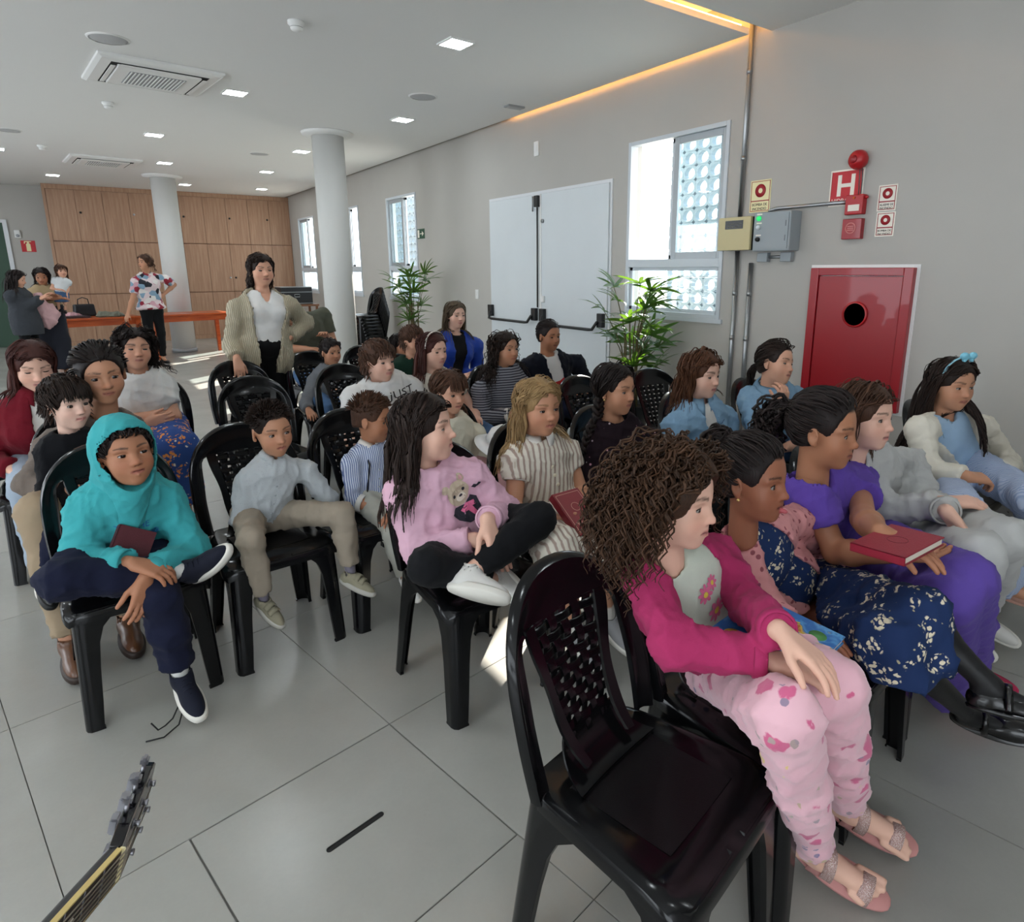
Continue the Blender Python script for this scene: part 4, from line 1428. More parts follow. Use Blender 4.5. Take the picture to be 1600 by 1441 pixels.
def eye_mesh(hd, sx, iris='2a1a12', gaze=(0.0, 0.0), openv=1.0, sleepy=0.0):
    """almond patch of the eyeball with iris, pupil, painted catchlight and lash line; returns verts, faces, colours"""
    H = hd.H
    cen = np.array([sx * .143, .232, -.012]); r = .0845
    A = math.radians(44); bu = math.radians(19 * openv); bl = math.radians(13 * openv)
    nu, nv = 19, 9
    V = []; C = []
    gz = np.array(gaze)
    for i in range(nu):
        a = -1 + 2 * i / (nu - 1)
        k = math.sqrt(max(0, 1 - a * a * .98)) ** .85
        up = bu * k * (1 - .15 * sleepy) + math.radians(1.5) * sx * a; dn = -bl * k + math.radians(1.5) * sx * a
        for j in range(nv):
            b = dn + (up - dn) * j / (nv - 1)
            th = a * A
            p = cen + r * np.array([math.sin(th) * math.cos(b), math.cos(th) * math.cos(b), math.sin(b)])
            V.append(p)
            d = math.hypot(th - gz[0], b - gz[1])
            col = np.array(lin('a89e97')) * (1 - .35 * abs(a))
            if d < math.radians(26): col = np.array(lin(iris))
            if d < math.radians(12): col = np.array(lin('060505'))
            if math.hypot(th - gz[0] + .10, b - gz[1] - .11) < math.radians(3.0): col = np.array(lin('c8c8ca'))  # painted catchlight: a pale glint put into the eye colour
            if j == nv - 1 or j == nv - 2 and abs(a) > .75: col = np.array(lin('150d0b'))
            if j == 0: col = np.array(lin('5a3a32'))
            C.append(col)
    Fq = [(i * nv + j, (i + 1) * nv + j, (i + 1) * nv + j + 1, i * nv + j + 1) for i in range(nu - 1) for j in range(nv - 1)]
    # lash ridge along the upper edge
    o = len(V)
    for i in range(nu):
        a = -1 + 2 * i / (nu - 1)
        p = V[i * nv + nv - 1] - cen
        pu = cen + p * 1.055 + np.array([0, 0, .004]); pt = cen + p * 1.01 + np.array([0, 0, .010])
        V += [cen + p * 1.002, pu, pt]; C += [np.array(lin('120b0a'))] * 3
    for i in range(nu - 1):
        for q in (0, 1):
            Fq.append((o + i * 3 + q, o + (i + 1) * 3 + q, o + (i + 1) * 3 + q + 1, o + i * 3 + q + 1))
    return hd.W(np.array(V)), np.array(Fq), np.array(C)


# ---- hand ---------------------------------------------------------------------------------------


def hand(F_, Wp, d, n, side, hs, curl=0.45, spread=0.10, thumb=1.0, fingers=None):
    """Wp wrist, d finger direction, n direction the palm faces, side +1 left hand / -1 right hand"""
    d = unit(d); n = np.asarray(n, float); n = unit(n - d * (n @ d))
    t_ = -np.cross(d, n) * side
    Wp = np.asarray(Wp, float)
    k = .022 * hs * 2
    lens = [.40, .45, .42, .33]
    for i in range(4):
        o = (1.5 - i) * .108
        K = Wp + d * (.50 - .03 * abs(i - 1.2)) * hs + t_ * o * hs
        F_.cap(Wp + t_ * o * .55 * hs + d * .04 * hs, K, .088 * hs, .064 * hs, k * 1.6)
        cu = curl if fingers is None else fingers[i]
        dd = unit(d + t_ * (1.5 - i) * spread * .6)
        P0 = K
        ang = 0
        for (fr, da, r0, r1) in ((.46, 38, .056, .050), (.30, 52, .050, .046), (.24, 34, .046, .038)):
            ang += math.radians(da * cu)
            v = dd * math.cos(ang) + n * math.sin(ang)
            P1 = P0 + v * lens[i] * fr * hs
            F_.cap(P0, P1, r0 * hs, r1 * hs, .008 * hs)
            P0 = P1
    B = Wp + d * .13 * hs + t_ * .13 * hs + n * .03 * hs
    v = unit(d * .75 + t_ * .60 * thumb + n * .30)
    P1 = B + v * .24 * hs
    F_.cap(B, P1, .080 * hs, .060 * hs, k * 1.5)
    v = unit(d * .9 + t_ * .25 * thumb + n * .30)
    P2 = P1 + v * .17 * hs
    F_.cap(P1, P2, .058 * hs, .052 * hs, .010 * hs)
    F_.cap(P2, P2 + unit(v + n * .25) * .13 * hs, .052 * hs, .042 * hs, .008 * hs)


# ---- hair locks -----------------------------------------------------------------------------------


def tubes(paths, radii, sides=4, flat=0.55, shade=None, rng=None):
    """paths (N, S, 3), radii (N, S) -> verts, quads, colours"""
    N, S, _ = paths.shape
    T = np.gradient(paths, axis=1); T /= np.linalg.norm(T, axis=2, keepdims=True) + 1e-9
    up = np.array([.3, .2, 1.0]); up = up / np.linalg.norm(up)
    U = np.cross(T, up + np.zeros_like(T)); U /= np.linalg.norm(U, axis=2, keepdims=True) + 1e-6
    Wv = np.cross(T, U)
    V = np.zeros((N, S, sides, 3)); C = np.zeros((N, S, sides, 3))
    sh = (rng or RNG).uniform(0, 1, N) if shade is None else shade
    for k in range(sides):
        a = 2 * math.pi * k / sides
        V[:, :, k] = paths + radii[:, :, None] * (math.cos(a) * U + math.sin(a) * flat * Wv)
        C[:, :, k, 0] = sh[:, None]; C[:, :, k, 1] = (math.cos(a) + 1) / 2; C[:, :, k, 2] = np.linspace(0, 1, S)[None]
    base = (np.arange(N) * S * sides)[:, None, None]
    i = np.arange(S - 1)[None, :, None]; k = np.arange(sides)[None, None, :]
    k2 = (k + 1) % sides
    q = np.stack([base + i * sides + k, base + i * sides + k2, base + (i + 1) * sides + k2, base + (i + 1) * sides + k], -1)
    return V.reshape(-1, 3), q.reshape(-1, 4), C.reshape(-1, 3)


def scalp_roots(n, rng, front=0.30, low=-.16, face_z=.30):
    """random points on the scalp (unit head frame)"""
    out = []
    while len(out) < n:
        v = rng.normal(size=(n * 3, 3)); v /= np.linalg.norm(v, axis=1)[:, None]
        p = v * np.array([.345, .415, .375]) + np.array([0, -.055, .135])
        # hairline: rises towards the forehead, falls behind the ears
        line = np.where(p[:, 1] > -.02, low + .10 + (face_z - low - .10) * np.clip((p[:, 1] + .02) / .27, 0, 1) ** .8, low - .03)
        ok = p[:, 2] > line
        out += list(p[ok])
    return np.array(out[:n])


ELL_C = np.array([0, -.055, .125]); ELL_R = np.array([.352, .425, .39])


def push_head(q, layer):
    """keep points outside the skull and the cheeks (unit head frame)"""
    e = (q - ELL_C) / (ELL_R + layer[..., None])
    l = np.linalg.norm(e, axis=-1, keepdims=True)
    q = np.where(l < 1, ELL_C + (q - ELL_C) / np.maximum(l, 1e-3), q)
    c2 = np.array([0, .06, -.16]); r2 = np.array([.30, .31, .36])
    e = (q - c2) / (r2 + layer[..., None])
    l = np.linalg.norm(e, axis=-1, keepdims=True)
    push = c2 + (q - c2) / np.maximum(l, 1e-3)
    return np.where(l < 1, push, q)


def grow(hd, roots, d0, length, steps, grav=0.25, layer=None, body=None, wave=0.0, wl=0.35, rng=RNG, target=None, tpull=0.0, face_lim=.13, face_top=.26, hug=False):
    """march locks from roots; d0 initial directions (unit head frame). body: list of (centre, radius) spheres in world. returns world paths"""
    N = len(roots)
    g = hd.R @ np.array([0, 0, -1.0])
    layer = np.full(N, .02) if layer is None else layer
    p = roots.copy(); d = d0 / (np.linalg.norm(d0, axis=1)[:, None] + 1e-9)
    L = length if not np.isscalar(length) else np.full(N, length)
    ds = (L / steps)[:, None]
    out = [p.copy()]
    bs = [(hd.L(c_), r_ / hd.H) for c_, r_ in (body or [])]
    for i in range(steps):
        if target is not None:
            tv = target - p; tv /= np.linalg.norm(tv, axis=1)[:, None] + 1e-6
            d = d * (1 - tpull) + tv * tpull
        d = d * (1 - grav) + g * grav
        d /= np.linalg.norm(d, axis=1)[:, None] + 1e-9
        q = p + d * ds
        q = push_head(q, layer)
        if hug:
            e_ = (q - ELL_C) / (ELL_R + layer[:, None]); l_ = np.linalg.norm(e_, axis=1)
            m_ = (l_ > 1) & (l_ < 1.5) & (q[:, 2] > -.05)
            q[m_] = ELL_C + (q[m_] - ELL_C) * ((1 + (l_[m_] - 1) * .35) / l_[m_])[:, None]
        for c_, r_ in bs:
            v = q - c_; l = np.linalg.norm(v, axis=1)
            m = l < r_ + layer * .6
            q[m] = c_ + v[m] / l[m][:, None] * (r_ + layer[m] * .6)[:, None]
        # the face stays clear
        ax_ = np.abs(q[:, 0])
        lim = face_lim + np.maximum(0, ax_ - .30) * .8
        lim = np.where(q[:, 2] > face_top, np.maximum(lim, -.055 + (.425 + layer * .8) * np.sqrt(np.clip(1 - ((q[:, 2] - .125) / .50) ** 2, .05, 1))), lim)
        m = (q[:, 2] > -.62) & (q[:, 1] > lim) & (face_top > -1)
        q[m, 1] = lim[m]
        d = q - p; d /= np.linalg.norm(d, axis=1)[:, None] + 1e-9
        p = q
        out.append(p.copy())
    P = np.stack(out, 1)
    if wave > 0:
        s_ = np.linspace(0, 1, steps + 1)[None] * L[:, None]
        ph = rng.uniform(0, 6.28, (N, 1)); w = 2 * math.pi / (wl * rng.uniform(.8, 1.25, (N, 1)))
        T = np.gradient(P, axis=1); T /= np.linalg.norm(T, axis=2, keepdims=True) + 1e-9
        U = np.cross(T, np.array([.31, .52, .79])); U /= np.linalg.norm(U, axis=2, keepdims=True) + 1e-6
        V = np.cross(T, U)
        am = (wave * np.clip(s_ / .25, 0, 1))[..., None]
        P = P + am * (np.cos(w * s_ + ph)[..., None] * U + np.sin(w * s_ + ph)[..., None] * V)
    return hd.W(P)
SKINS = {'fair': 'dcb09b', 'light': 'cf9d83', 'tan': 'ba876a', 'mid': 'a97558', 'brown': '945f47', 'pale': 'e3bcaa'}
LIPS = {'fair': 'b8686a', 'light': 'b0625e', 'tan': '9c564e', 'mid': '8f4d46', 'brown': '80433c', 'pale': 'c07270'}


class Pose:
    pass


def merge_parts(parts):
    V = []; Fc = []; C = []; o = 0
    for v, f, c in parts:
        V.append(v); Fc.append(f + o); C.append(c); o += len(v)
    return np.concatenate(V), np.concatenate(Fc), np.concatenate(C)


def put_mesh(name, v, f, m, root, parent=None, col=None):
    me = new_mesh(name, np.asarray(v) - np.array(root.location), f, True)
    if col is not None: add_col(me, col)
    o = link(name, me, m, parent if parent is not None else root)
    return o


def lerp(a, b, t_):
    return np.asarray(a) * (1 - t_) + np.asarray(b) * t_


def torso(Fd, p, e, k=None, chest=1.0):
    T = p.T; k = .05 * T if k is None else k
    R = p.TR
    ft = p.fat
    Fd.ell(lerp(p.hip, p.neck, .72), np.array([.150 * p.sw, .100 * ft ** .5, .17]) * T + e, R, k)
    Fd.ell(lerp(p.hip, p.neck, .34) + p.TR[1] * .012 * T * ft, np.array([.135 * ft, .105 * ft, .16]) * T + e, R, k)
    Fd.ell(p.hip + p.TR[2] * .02 * T, np.array([.155 * ft, .115 * ft, .11]) * T + e, R, k)
    for s_ in (p.shl, p.shr):
        Fd.cap(p.neck - p.TR[2] * .015 * T, s_, .045 * T + e * .8, .050 * T + e * .8, .045 * T)
    if p.bust:
        for s_ in (-1, 1):
            Fd.ell(lerp(p.hip, p.neck, .66) + R[0] * s_ * .072 * T + R[1] * .075 * T, np.array([.068, .065, .07]) * T * p.bust + e, R, .05 * T)


def neck_axis(p):
    return unit(p.hd.W((0, -.10, -.22)) - p.neck)


def person(label, seat, head, H, T, yaw=0, pitch=0, roll=0, skin='light', hair=None, hcol='dark', child=1.0, wide=1.0, fat=1.0, sw=1.0, bust=0.0,
           J=None, top=None, bottom=None, shoes=None, hands=None, res=1.0, tw=0.0, mouth=0.0, smile=0.0, tongue=False, eye=None, brow=None, iris='2a1810', gaze=(0, 0), openv=1.0,
           stand=False, seat_z=.455, group='people seated in the rows', headless=False, neckr=None, hs=None, legs=True, brow_w=1.0, cat='person', cheeks=.1):
    x0, y0, deg = seat
    a = math.radians(deg)
    O = np.array([x0, y0, 0.0]); Lv = np.array([math.cos(a), math.sin(a), 0]); Fv = np.array([math.sin(a), -math.cos(a), 0]); Uv = np.array([0, 0, 1.0])
    J = J or {}
    def loc(l, f, u): return O + Lv * l + Fv * f + Uv * u
    def jt(key, dflt):
        v = J.get(key)
        if v is None: return dflt
        if isinstance(v, tuple): return loc(*v)
        if isinstance(v, np.ndarray): return v
        if len(v) == 4: return at_z(v[0], v[1], v[3])             # [px, py, None, height]
        return at_plane(v[0], v[1], O + Fv * v[2], Fv)         # [px, py, forward offset]
    root = empty('person', tuple(O), 0, label, cat, group)
    p = Pose(); p.T = T; p.fat = fat; p.sw = sw; p.bust = bust; p.root = root; p.O = O; p.Fv = Fv; p.Lv = Lv; p.loc = loc; p.res = res
    hc = loc(*head) if isinstance(head, tuple) else at_plane(head[0], head[1], O + Fv * head[2], Fv)
    hd = Head(hc, H, yaw, pitch, roll, child, wide); p.hd = hd
    p.hip = jt('hip', loc(0, -.07, seat_z + .095 * T) if not stand else loc(0, 0, .93 * T))
    p.neck = jt('neck', hc - np.array([0, 0, .62 * H + .038 * T]) + (-(Fv * .035)) * T)
    tw_ = a + math.radians(tw)
    tl = np.array([math.cos(tw_), math.sin(tw_), 0]); tu = unit(p.neck - p.hip); tl = unit(tl - tu * (tl @ tu)); tf = np.cross(tl, tu)
    p.TR = np.array([tl, tf, tu])
    p.shl = jt('shl', p.neck + tl * .145 * T * sw - tu * .045 * T); p.shr = jt('shr', p.neck - tl * .145 * T * sw - tu * .045 * T)
    if not stand:
        kz = seat_z + .062 * T
        p.knl = jt('knl', loc(.095 * T, -.07 + .43 * T, kz)); p.knr = jt('knr', loc(-.095 * T, -.07 + .43 * T, kz))
        az = max(.100 * T, kz - .40 * T)
        p.anl = jt('anl', np.array([*(p.knl + Fv * .0)[:2], az])); p.anr = jt('anr', np.array([*(p.knr + Fv * .0)[:2], az]))
    else:
        p.knl = jt('knl', loc(.09 * T, .02, .48 * T)); p.knr = jt('knr', loc(-.09 * T, .02, .48 * T))
        p.anl = jt('anl', loc(.09 * T, -.03, .087 * T)); p.anr = jt('anr', loc(-.09 * T, -.03, .087 * T))
    p.ell = jt('ell', p.shl + tl * .05 * T - tu * .25 * T + tf * .03 * T); p.elr = jt('elr', p.shr - tl * .05 * T - tu * .25 * T + tf * .03 * T)
    p.wrl = jt('wrl', loc(.07 * T, .16, seat_z + .17 * T)); p.wrr = jt('wrr', loc(-.07 * T, .16, seat_z + .17 * T))
    p.hjl = p.hip + tl * .075 * T * fat; p.hjr = p.hip - tl * .075 * T * fat
    sk = SKINS[skin]; skl = np.array(lin(sk))
    neckr = neckr or (.048 * T if child < .5 else .046 * T)
    p.neckr = neckr
    hh = .0205 * H * res
    parts = []
    if not headless:
        Fd = build_head(hd, p.neck - tu * .03 * T, neckr, hh, mouth, smile, tongue)
        v, f = Fd.mesh()
        c = head_colors(hd, v, sk, LIPS[skin], brow or HAIR[hcol][0], brow_w, tongue, cheeks, HAIR[hcol][0] if hair else None)
        if tongue:
            q = hd.L(v); m = (np.abs(q[:, 0] - .005) < .05) & (q[:, 1] > .345) & (q[:, 2] < -.275) & (q[:, 2] > -.36)
            c[m] = lin('b0545a')
        parts.append((v, f, c))
        for s_ in (-1, 1):
            ev, ef, ec = eye_mesh(hd, s_, iris, gaze, openv)
            eo = put_mesh('eye', ev, ef, M_EYE, root, None, ec)
            p.eyes = getattr(p, 'eyes', []) + [eo]
    # arms
    hs = hs or .72 * H
    tp = top or {}
    ha = hands or {}
    for side, sh, el, wr, nm in ((1, p.shl, p.ell, p.wrl, 'l'), (-1, p.shr, p.elr, p.wrr, 'r')):
        if ha.get(nm) == 'hide': continue
        fa = unit(wr - el)
        hv = ha.get(nm, {})
        d = hv.get('d'); n_ = hv.get('n')
        d = fa if d is None else Lv * d[0] + Fv * d[1] + Uv * d[2]
        n_ = np.array([0, 0, -1.0]) if n_ is None else Lv * n_[0] + Fv * n_[1] + Uv * n_[2]
        bare = tp.get('sleeve', 'long') not in ('long',)
        st = sh if bare else lerp(el, wr, .45)
        Pp = np.array([st, el if bare else st, wr, wr + unit(d) * hs * 1.05])
        Fa = Field(Pp.min(0) - .055 * T - .03, Pp.max(0) + .055 * T + .03, max(.0034, .0262 * hs) * res)
        if bare:
            Fa.cap(sh, el, .044 * T * fat ** .5, .036 * T, .02)
            Fa.cap(el, lerp(el, wr, .35), .036 * T, .038 * T, .02)
        Fa.cap(lerp(el, wr, .35), wr, .037 * T, .0245 * T, .02)
        hand(Fa, wr + unit(d) * .01, d, n_, side, hs, hv.get('curl', .45), hv.get('spread', .1), hv.get('thumb', 1.0), hv.get('fingers'))
        v, f = Fa.mesh()
        # nails and knuckles: slightly pinker towards the finger tips
        t_ = np.clip(((v - wr) @ unit(d)) / hs, 0, 1)[:, None]
        c = skl * (1 - .25 * t_) + skl * np.array([1.08, .86, .84]) * .25 * t_
        parts.append((v, f, c))
    # legs that show skin
    bt = bottom or {}
    sd = shoes or {}
    if legs:
        for side, hj, kn, an, nm in ((1, p.hjl, p.knl, p.anl, 'l'), (-1, p.hjr, p.knr, p.anr, 'r')):
            bare_l = bt.get('kind') in ('skirt', 'shorts')
            td = sd.get('toe_' + nm)
            shin = unit(an - kn)
            if td is None:
                td = Fv - shin * (Fv @ shin) * .0; td = unit(Fv + np.array([0, 0, -.05 if an[2] < .15 * T else -.35]))
            else:
                td = unit(Lv * td[0] + Fv * td[1] + Uv * td[2])
            up = unit(-shin - td * (-shin @ td))
            setattr(p, 'toe_' + nm, td); setattr(p, 'fup_' + nm, up)
            Pp = np.array([kn if bare_l else lerp(kn, an, .55), an, an + td * .2 * T, an - up * .08 * T])
            Fl = Field(Pp.min(0) - .07 * T, Pp.max(0) + .07 * T, (.0055 if sd.get('kind') == 'sandal' else .010) * res)
            if bare_l:
                Fl.cap(lerp(hj, kn, .6), kn, .062 * T, .05 * T, .02)
                Fl.cap(kn, lerp(kn, an, .3), .048 * T, .052 * T, .02)
                Fl.cap(lerp(kn, an, .3), an, .050 * T, .032 * T, .02)
            else:
                Fl.cap(lerp(kn, an, .55), an, .04 * T, .031 * T, .02)
            sole = an - up * .068 * T
            bare_f = sd.get('kind') in ('sandal', 'none', None)
            fz = 1.0 if bare_f else .82
            T0, T = T, T * sd.get('fs', 1.0)
            if sd.get('kind') != 'sneaker':
              Fl.cap(an, an - td * .03 * T - up * .04 * T, .034 * T * fz, .03 * T * fz, .02)
              Fl.cap(an + td * .02 * T - up * .02 * T, sole + td * .13 * T + up * .02 * T, .034 * T * fz, .024 * T * fz, .02)
            if sd.get('kind') == 'sandal':
                lat = np.cross(td, up)
                for q in range(5):
                    o_ = (q - 2) * .0165 * T
                    Fl.cap(sole + td * .11 * T + lat * o_ * .9 + up * .018 * T, sole + td * (.175 - .012 * abs(q - (3.4 if side > 0 else .6))) * T + lat * o_ * 1.1 + up * .014 * T, .0125 * T, .0105 * T, .003)
            T = T0
            Fl.cut(sole, -up)
            v, f = Fl.mesh()
            scol = lin(sd['sock']) if sd.get('sock') else None
            c = np.tile(skl, (len(v), 1))
            if scol is not None:
                m = ((v - an) @ unit(kn - an)) < sd.get('sock_h', .07) * T
                c[m] = scol
            if bt.get('tights'):
                c[:] = lin(bt['tights'])
            parts.append((v, f, c))
    # inner core so that the body is one figure under the clothes
    Pp = np.array([p.hip, p.neck, p.knl, p.knr, p.shl, p.shr])
    Fc = Field(Pp.min(0) - .16 * T, Pp.max(0) + .1 * T, .03)
    torso(Fc, p, -.018)
    for hj, kn, an in ((p.hjl, p.knl, p.anl), (p.hjr, p.knr, p.anr)):
        Fc.cap(hj, kn, .058 * T, .042 * T, .03)
    v, f = Fc.mesh()
    parts.append((v, f, np.tile(skl, (len(v), 1))))
    V, Fq, C = merge_parts(parts)
    p.body = put_mesh('body', V, Fq, M_SKIN, root, None, C)
    for eo in getattr(p, 'eyes', []):
        eo.parent = p.body
    if hair and not headless: hair(p, hcol)
    if top: make_top(p, **top)
    if bottom: make_bottom(p, **bottom)
    if shoes and legs and sd.get('kind') != 'none': make_shoes(p, **{k: v for k, v in shoes.items() if k not in ('sock', 'sock_h', 'toe_l', 'toe_r', 'fs')})
    return p


def finish(Fd, name, m, p, parent=None, wr=.0022, wl=.06):
    v, f = Fd.mesh()
    if len(v) == 0: return None
    if wr:
        v = v + normals_of(v, f) * wrinkle(v - p.O, wr, wl)[:, None]
    return put_mesh(name, v, f, m, p.root, parent)


def make_top(p, m, sleeve='long', neck='crew', e=.011, inner=None, opening=0.0, name=None, hem=-.02, cuff=None, cuff_m=None, frac=None, loose=1.0, wr=.0042, h=None, vneck=0.0, collar=None,
             neck_w=1.25, zip_m=None, puff=0.0, rib=None, inner_neck=1.25, ext=None, inner_v=0.0, smooth_k=.03):
    T = p.T
    R = p.TR
    pts = np.array([p.hip, p.neck, p.shl, p.shr, p.ell, p.elr, p.wrl, p.wrr])
    h = h or .0078 * p.res
    Fd = Field(pts.min(0) - .16 * T * p.fat - e, pts.max(0) + .09 * T, h)
    torso(Fd, p, e * loose)
    bot = p.hip + R[2] * hem * T
    if ext:
        Fd.ell(p.hip - R[2] * ext * .4, np.array([.17 * p.fat * T + e * 1.5, .13 * p.fat * T + e * 1.5, ext]), R, .04)
        bot = p.hip - R[2] * ext
    Fd.cut(bot, -R[2], (bot - R[2] * .18 * T, .30 * T * p.fat))
    if opening:
        for zz in np.linspace(.12 if not ext else -.55, 1.08, 9 if not ext else 15):
            c = lerp(p.hip, p.neck, zz) + R[1] * (.13 + .03 * (p.fat - 1)) * T
            w = opening * (0.62 + .55 * max(0, zz) if zz < 1 else 1.0)
            Fd.box(c, (w * T, .115 * T * p.fat, .075 * T), R, .01, .004, True)
    fr = frac if frac is not None else {'long': .93, 'short': .52, 'cap': .25, 'elbow': .85, 'roll': .55}[sleeve]
    cuffs = []
    for nm, sh, el, wrp in (('l', p.shl, p.ell, p.wrl), ('r', p.shr, p.elr, p.wrr)):
        ee = e * loose
        if sleeve in ('long', 'roll'):
            end = lerp(el, wrp, fr)
            Fd.cap(sh, el, .047 * T + ee + puff, .038 * T + ee, smooth_k * T)
            ax = unit(wrp - el)
            Fd.cap(el, end + ax * .02, .039 * T + ee, .029 * T + ee * .9 + .002, smooth_k * T, flat=(end, ax))
        else:
            end = lerp(sh, el, fr)
            ax = unit(el - sh)
            Fd.cap(sh, end + ax * .02, .048 * T + ee + puff, .044 * T + ee + .003 + puff * .6, smooth_k * T, flat=(end, ax))
        cuffs.append((nm, end, ax))
    # the neck opening
    na = neck_axis(p)
    Fd.cap(p.neck + na * .0 * T, p.neck + na * .2 * T, p.neckr * neck_w, p.neckr * neck_w * 1.3, .006, True)
    if vneck:
        Fd.cap(p.neck + R[1] * .03 * T + na * .05 * T, p.neck + R[1] * .10 * T - R[2] * vneck, .055 * T, .012 * T, .004, True)
    o = finish(Fd, name or 'shirt', m, p, None, wr)
    if inner:
        Fi = Field(pts.min(0) - .16 * T * p.fat, pts.max(0) + .09 * T, .011 * p.res)
        torso(Fi, p, e * .15)
        Fi.cap(p.neck, p.neck + na * .2 * T, p.neckr * inner_neck, p.neckr * inner_neck * 1.3, .006, True)
        if inner_v:
            Fi.cap(p.neck + R[1] * .03 * T + na * .05 * T, p.neck + R[1] * .10 * T - R[2] * inner_v, .055 * T, .012 * T, .004, True)
        Fi.cut(p.hip - R[2] * .03 * T, -R[2], (p.hip - R[2] * .2 * T, .3 * T))
        p.inner = finish(Fi, 'undershirt', inner, p, None, .002)
    if cuff_m:
        for nm, end, ax in cuffs:
            L_ = cuff or .03
            mb = MB()
            a_ = end - ax * L_ * .8; b_ = end + ax * .001
            r_ = (.029 if sleeve in ('long', 'roll') else .044) * T + e * .95 + .004
            if sleeve == 'roll': r_ += .007
            mb.tube([a_, lerp(a_, b_, .1), lerp(a_, b_, .9), b_], [r_ * .90, r_ * .98, r_ * .95, r_ * .84], 20, cap=False)
            ob = mods(link('cuff', fix_normals(mb.mesh('cuff', cuff_m)), None, o), solid=.004)
            ob.data.transform(Matrix.Translation(-Vector(p.root.location)))
    if rib is not None:
        # ribbed neck band
        ring(p, o, 'neckband', rib, p.neckr * neck_w * 1.10, .0055 * (T + .3), .026 * T)
    if collar is not None:
        make_collar(p, o, collar)
    p.top_obj = o; p.cuffs = cuffs
    return o


def ring(p, parent, name, m, r, tr, lift=0.0, tilt=.35):
    na = neck_axis(p); c = p.neck + na * lift
    l = p.TR[0]; f = unit(np.cross(l, na) * -1)
    f = unit(p.TR[1] - na * (p.TR[1] @ na))
    pts = []
    for k in range(29):
        a_ = 2 * math.pi * k / 28
        pts.append(c + l * r * math.cos(a_) + f * r * math.sin(a_) - na * tilt * r * max(0, math.sin(a_)) ** 1.0 + f * .0)
    mb = MB().tube(pts, tr, 8, cap=False)
    ob = mb.build(name, m, parent, p.root.location)
    return ob


def make_collar(p, parent, m, h=.042, spread=.045):
    """turned-down shirt collar with two points"""
    T = p.T; na = neck_axis(p); l = p.TR[0]; f = unit(p.TR[1] - na * (p.TR[1] @ na))
    c = p.neck + na * .072 * T
    r0 = p.neckr * 1.25
    rows = []
    for k in range(33):
        a_ = math.radians(90 + 12 + (336) * k / 32)
        fr = max(0, math.sin(a_)) ** 2
        pt_up = c + (l * math.cos(a_) + f * math.sin(a_)) * r0 + na * (.020 * T - .020 * T * fr)
        edge = min(k, 32 - k) / 32
        drop = h * T * (1 + .9 * max(0, 1 - edge / .10))
        out = r0 + .030 * T
        pt_dn = c + (l * math.cos(a_) * (1 + .25 * max(0, 1 - edge / .12)) + f * math.sin(a_)) * out + na * (.012 * T - drop * (1 if True else 0) - .014 * T * fr)
        mid = lerp(pt_up, pt_dn, .45) + (l * math.cos(a_) + f * math.sin(a_)) * .006 * T
        rows.append([pt_up - na * .014, pt_up, mid, pt_dn])
    me = MB().grid(np.array(rows)).mesh('collar', m)
    o = link('collar', me, None, parent)
    me.transform(Matrix.Translation(-Vector(p.root.location)))
    mods(o, solid=.0035, offset=0)
    return o


def make_bottom(p, kind='pants', m=None, e=.010, flare=0.0, hem=None, cut_f=.96, wr=.0042, tights=None, name=None, length=.10, cuff_m=None, h=None, drape=.0):
    T = p.T; ft = p.fat
    pts = np.array([p.hip, p.knl, p.knr, p.anl, p.anr])
    Fd = Field(pts.min(0) - .17 * T - e - (.12 if kind == 'skirt' else 0), pts.max(0) + .16 * T, h or .0118 * p.res)
    R = p.TR
    Fd.ell(p.hip + R[2] * .01 * T, np.array([.155 * ft, .118 * ft, .115]) * T + e, R, .04 * T)
    Fd.ell(lerp(p.hip, p.neck, .2), np.array([.128 * ft, .095 * ft, .09]) * T, R, .04 * T)
    ends = []
    if kind in ('pants', 'shorts'):
        for hj, kn, an in ((p.hjl, p.knl, p.anl), (p.hjr, p.knr, p.anr)):
            fl2 = None if kind == 'pants' else (lerp(hj, kn, cut_f), unit(kn - hj))
            Fd.cap(hj, kn, .074 * T * ft + e, .053 * T + e, .035 * T, flat=fl2)
            if kind == 'pants':
                end = lerp(kn, an, cut_f); ax = unit(an - kn)
                Fd.cap(kn, lerp(kn, an, .4), .053 * T + e, .050 * T + e + flare * .3, .025 * T)
                Fd.cap(lerp(kn, an, .4), end + ax * .03, .050 * T + e + flare * .3, .036 * T + e + flare, .025 * T, flat=(end, ax))
            else:
                end = lerp(hj, kn, cut_f); ax = unit(kn - hj)
            ends.append((end, ax))
    else:
        for hj, kn in ((p.hjl, p.knl), (p.hjr, p.knr)):
            Fd.cap(hj, kn, .082 * T * ft + e, .062 * T + e + flare, .05 * T)
            Fd.cap(kn, kn + p.Fv * (.025 + drape) - np.array([0, 0, length]), .060 * T + e + flare, .055 * T + e + flare * 1.2, .05 * T)
        for t_ in (.15, .4, .65, .9):
            a_ = lerp(p.hjl, p.knl, t_); b_ = lerp(p.hjr, p.knr, t_)
            Fd.cap(a_, b_, .062 * T + e, None, .04 * T)
        a_ = p.knl - np.array([0, 0, length]); b_ = p.knr - np.array([0, 0, length])
        Fd.cap(lerp(p.knl, a_, .6), lerp(p.knr, b_, .6), .045 * T + e, None, .04 * T)
        z_ = min(p.knl[2], p.knr[2]) - length
        Fd.cut((0, 0, z_), (0, 0, -1))
    o = finish(Fd, name or ('trousers' if kind == 'pants' else kind), m, p, None, wr)
    p.bottom_obj = o
    return o


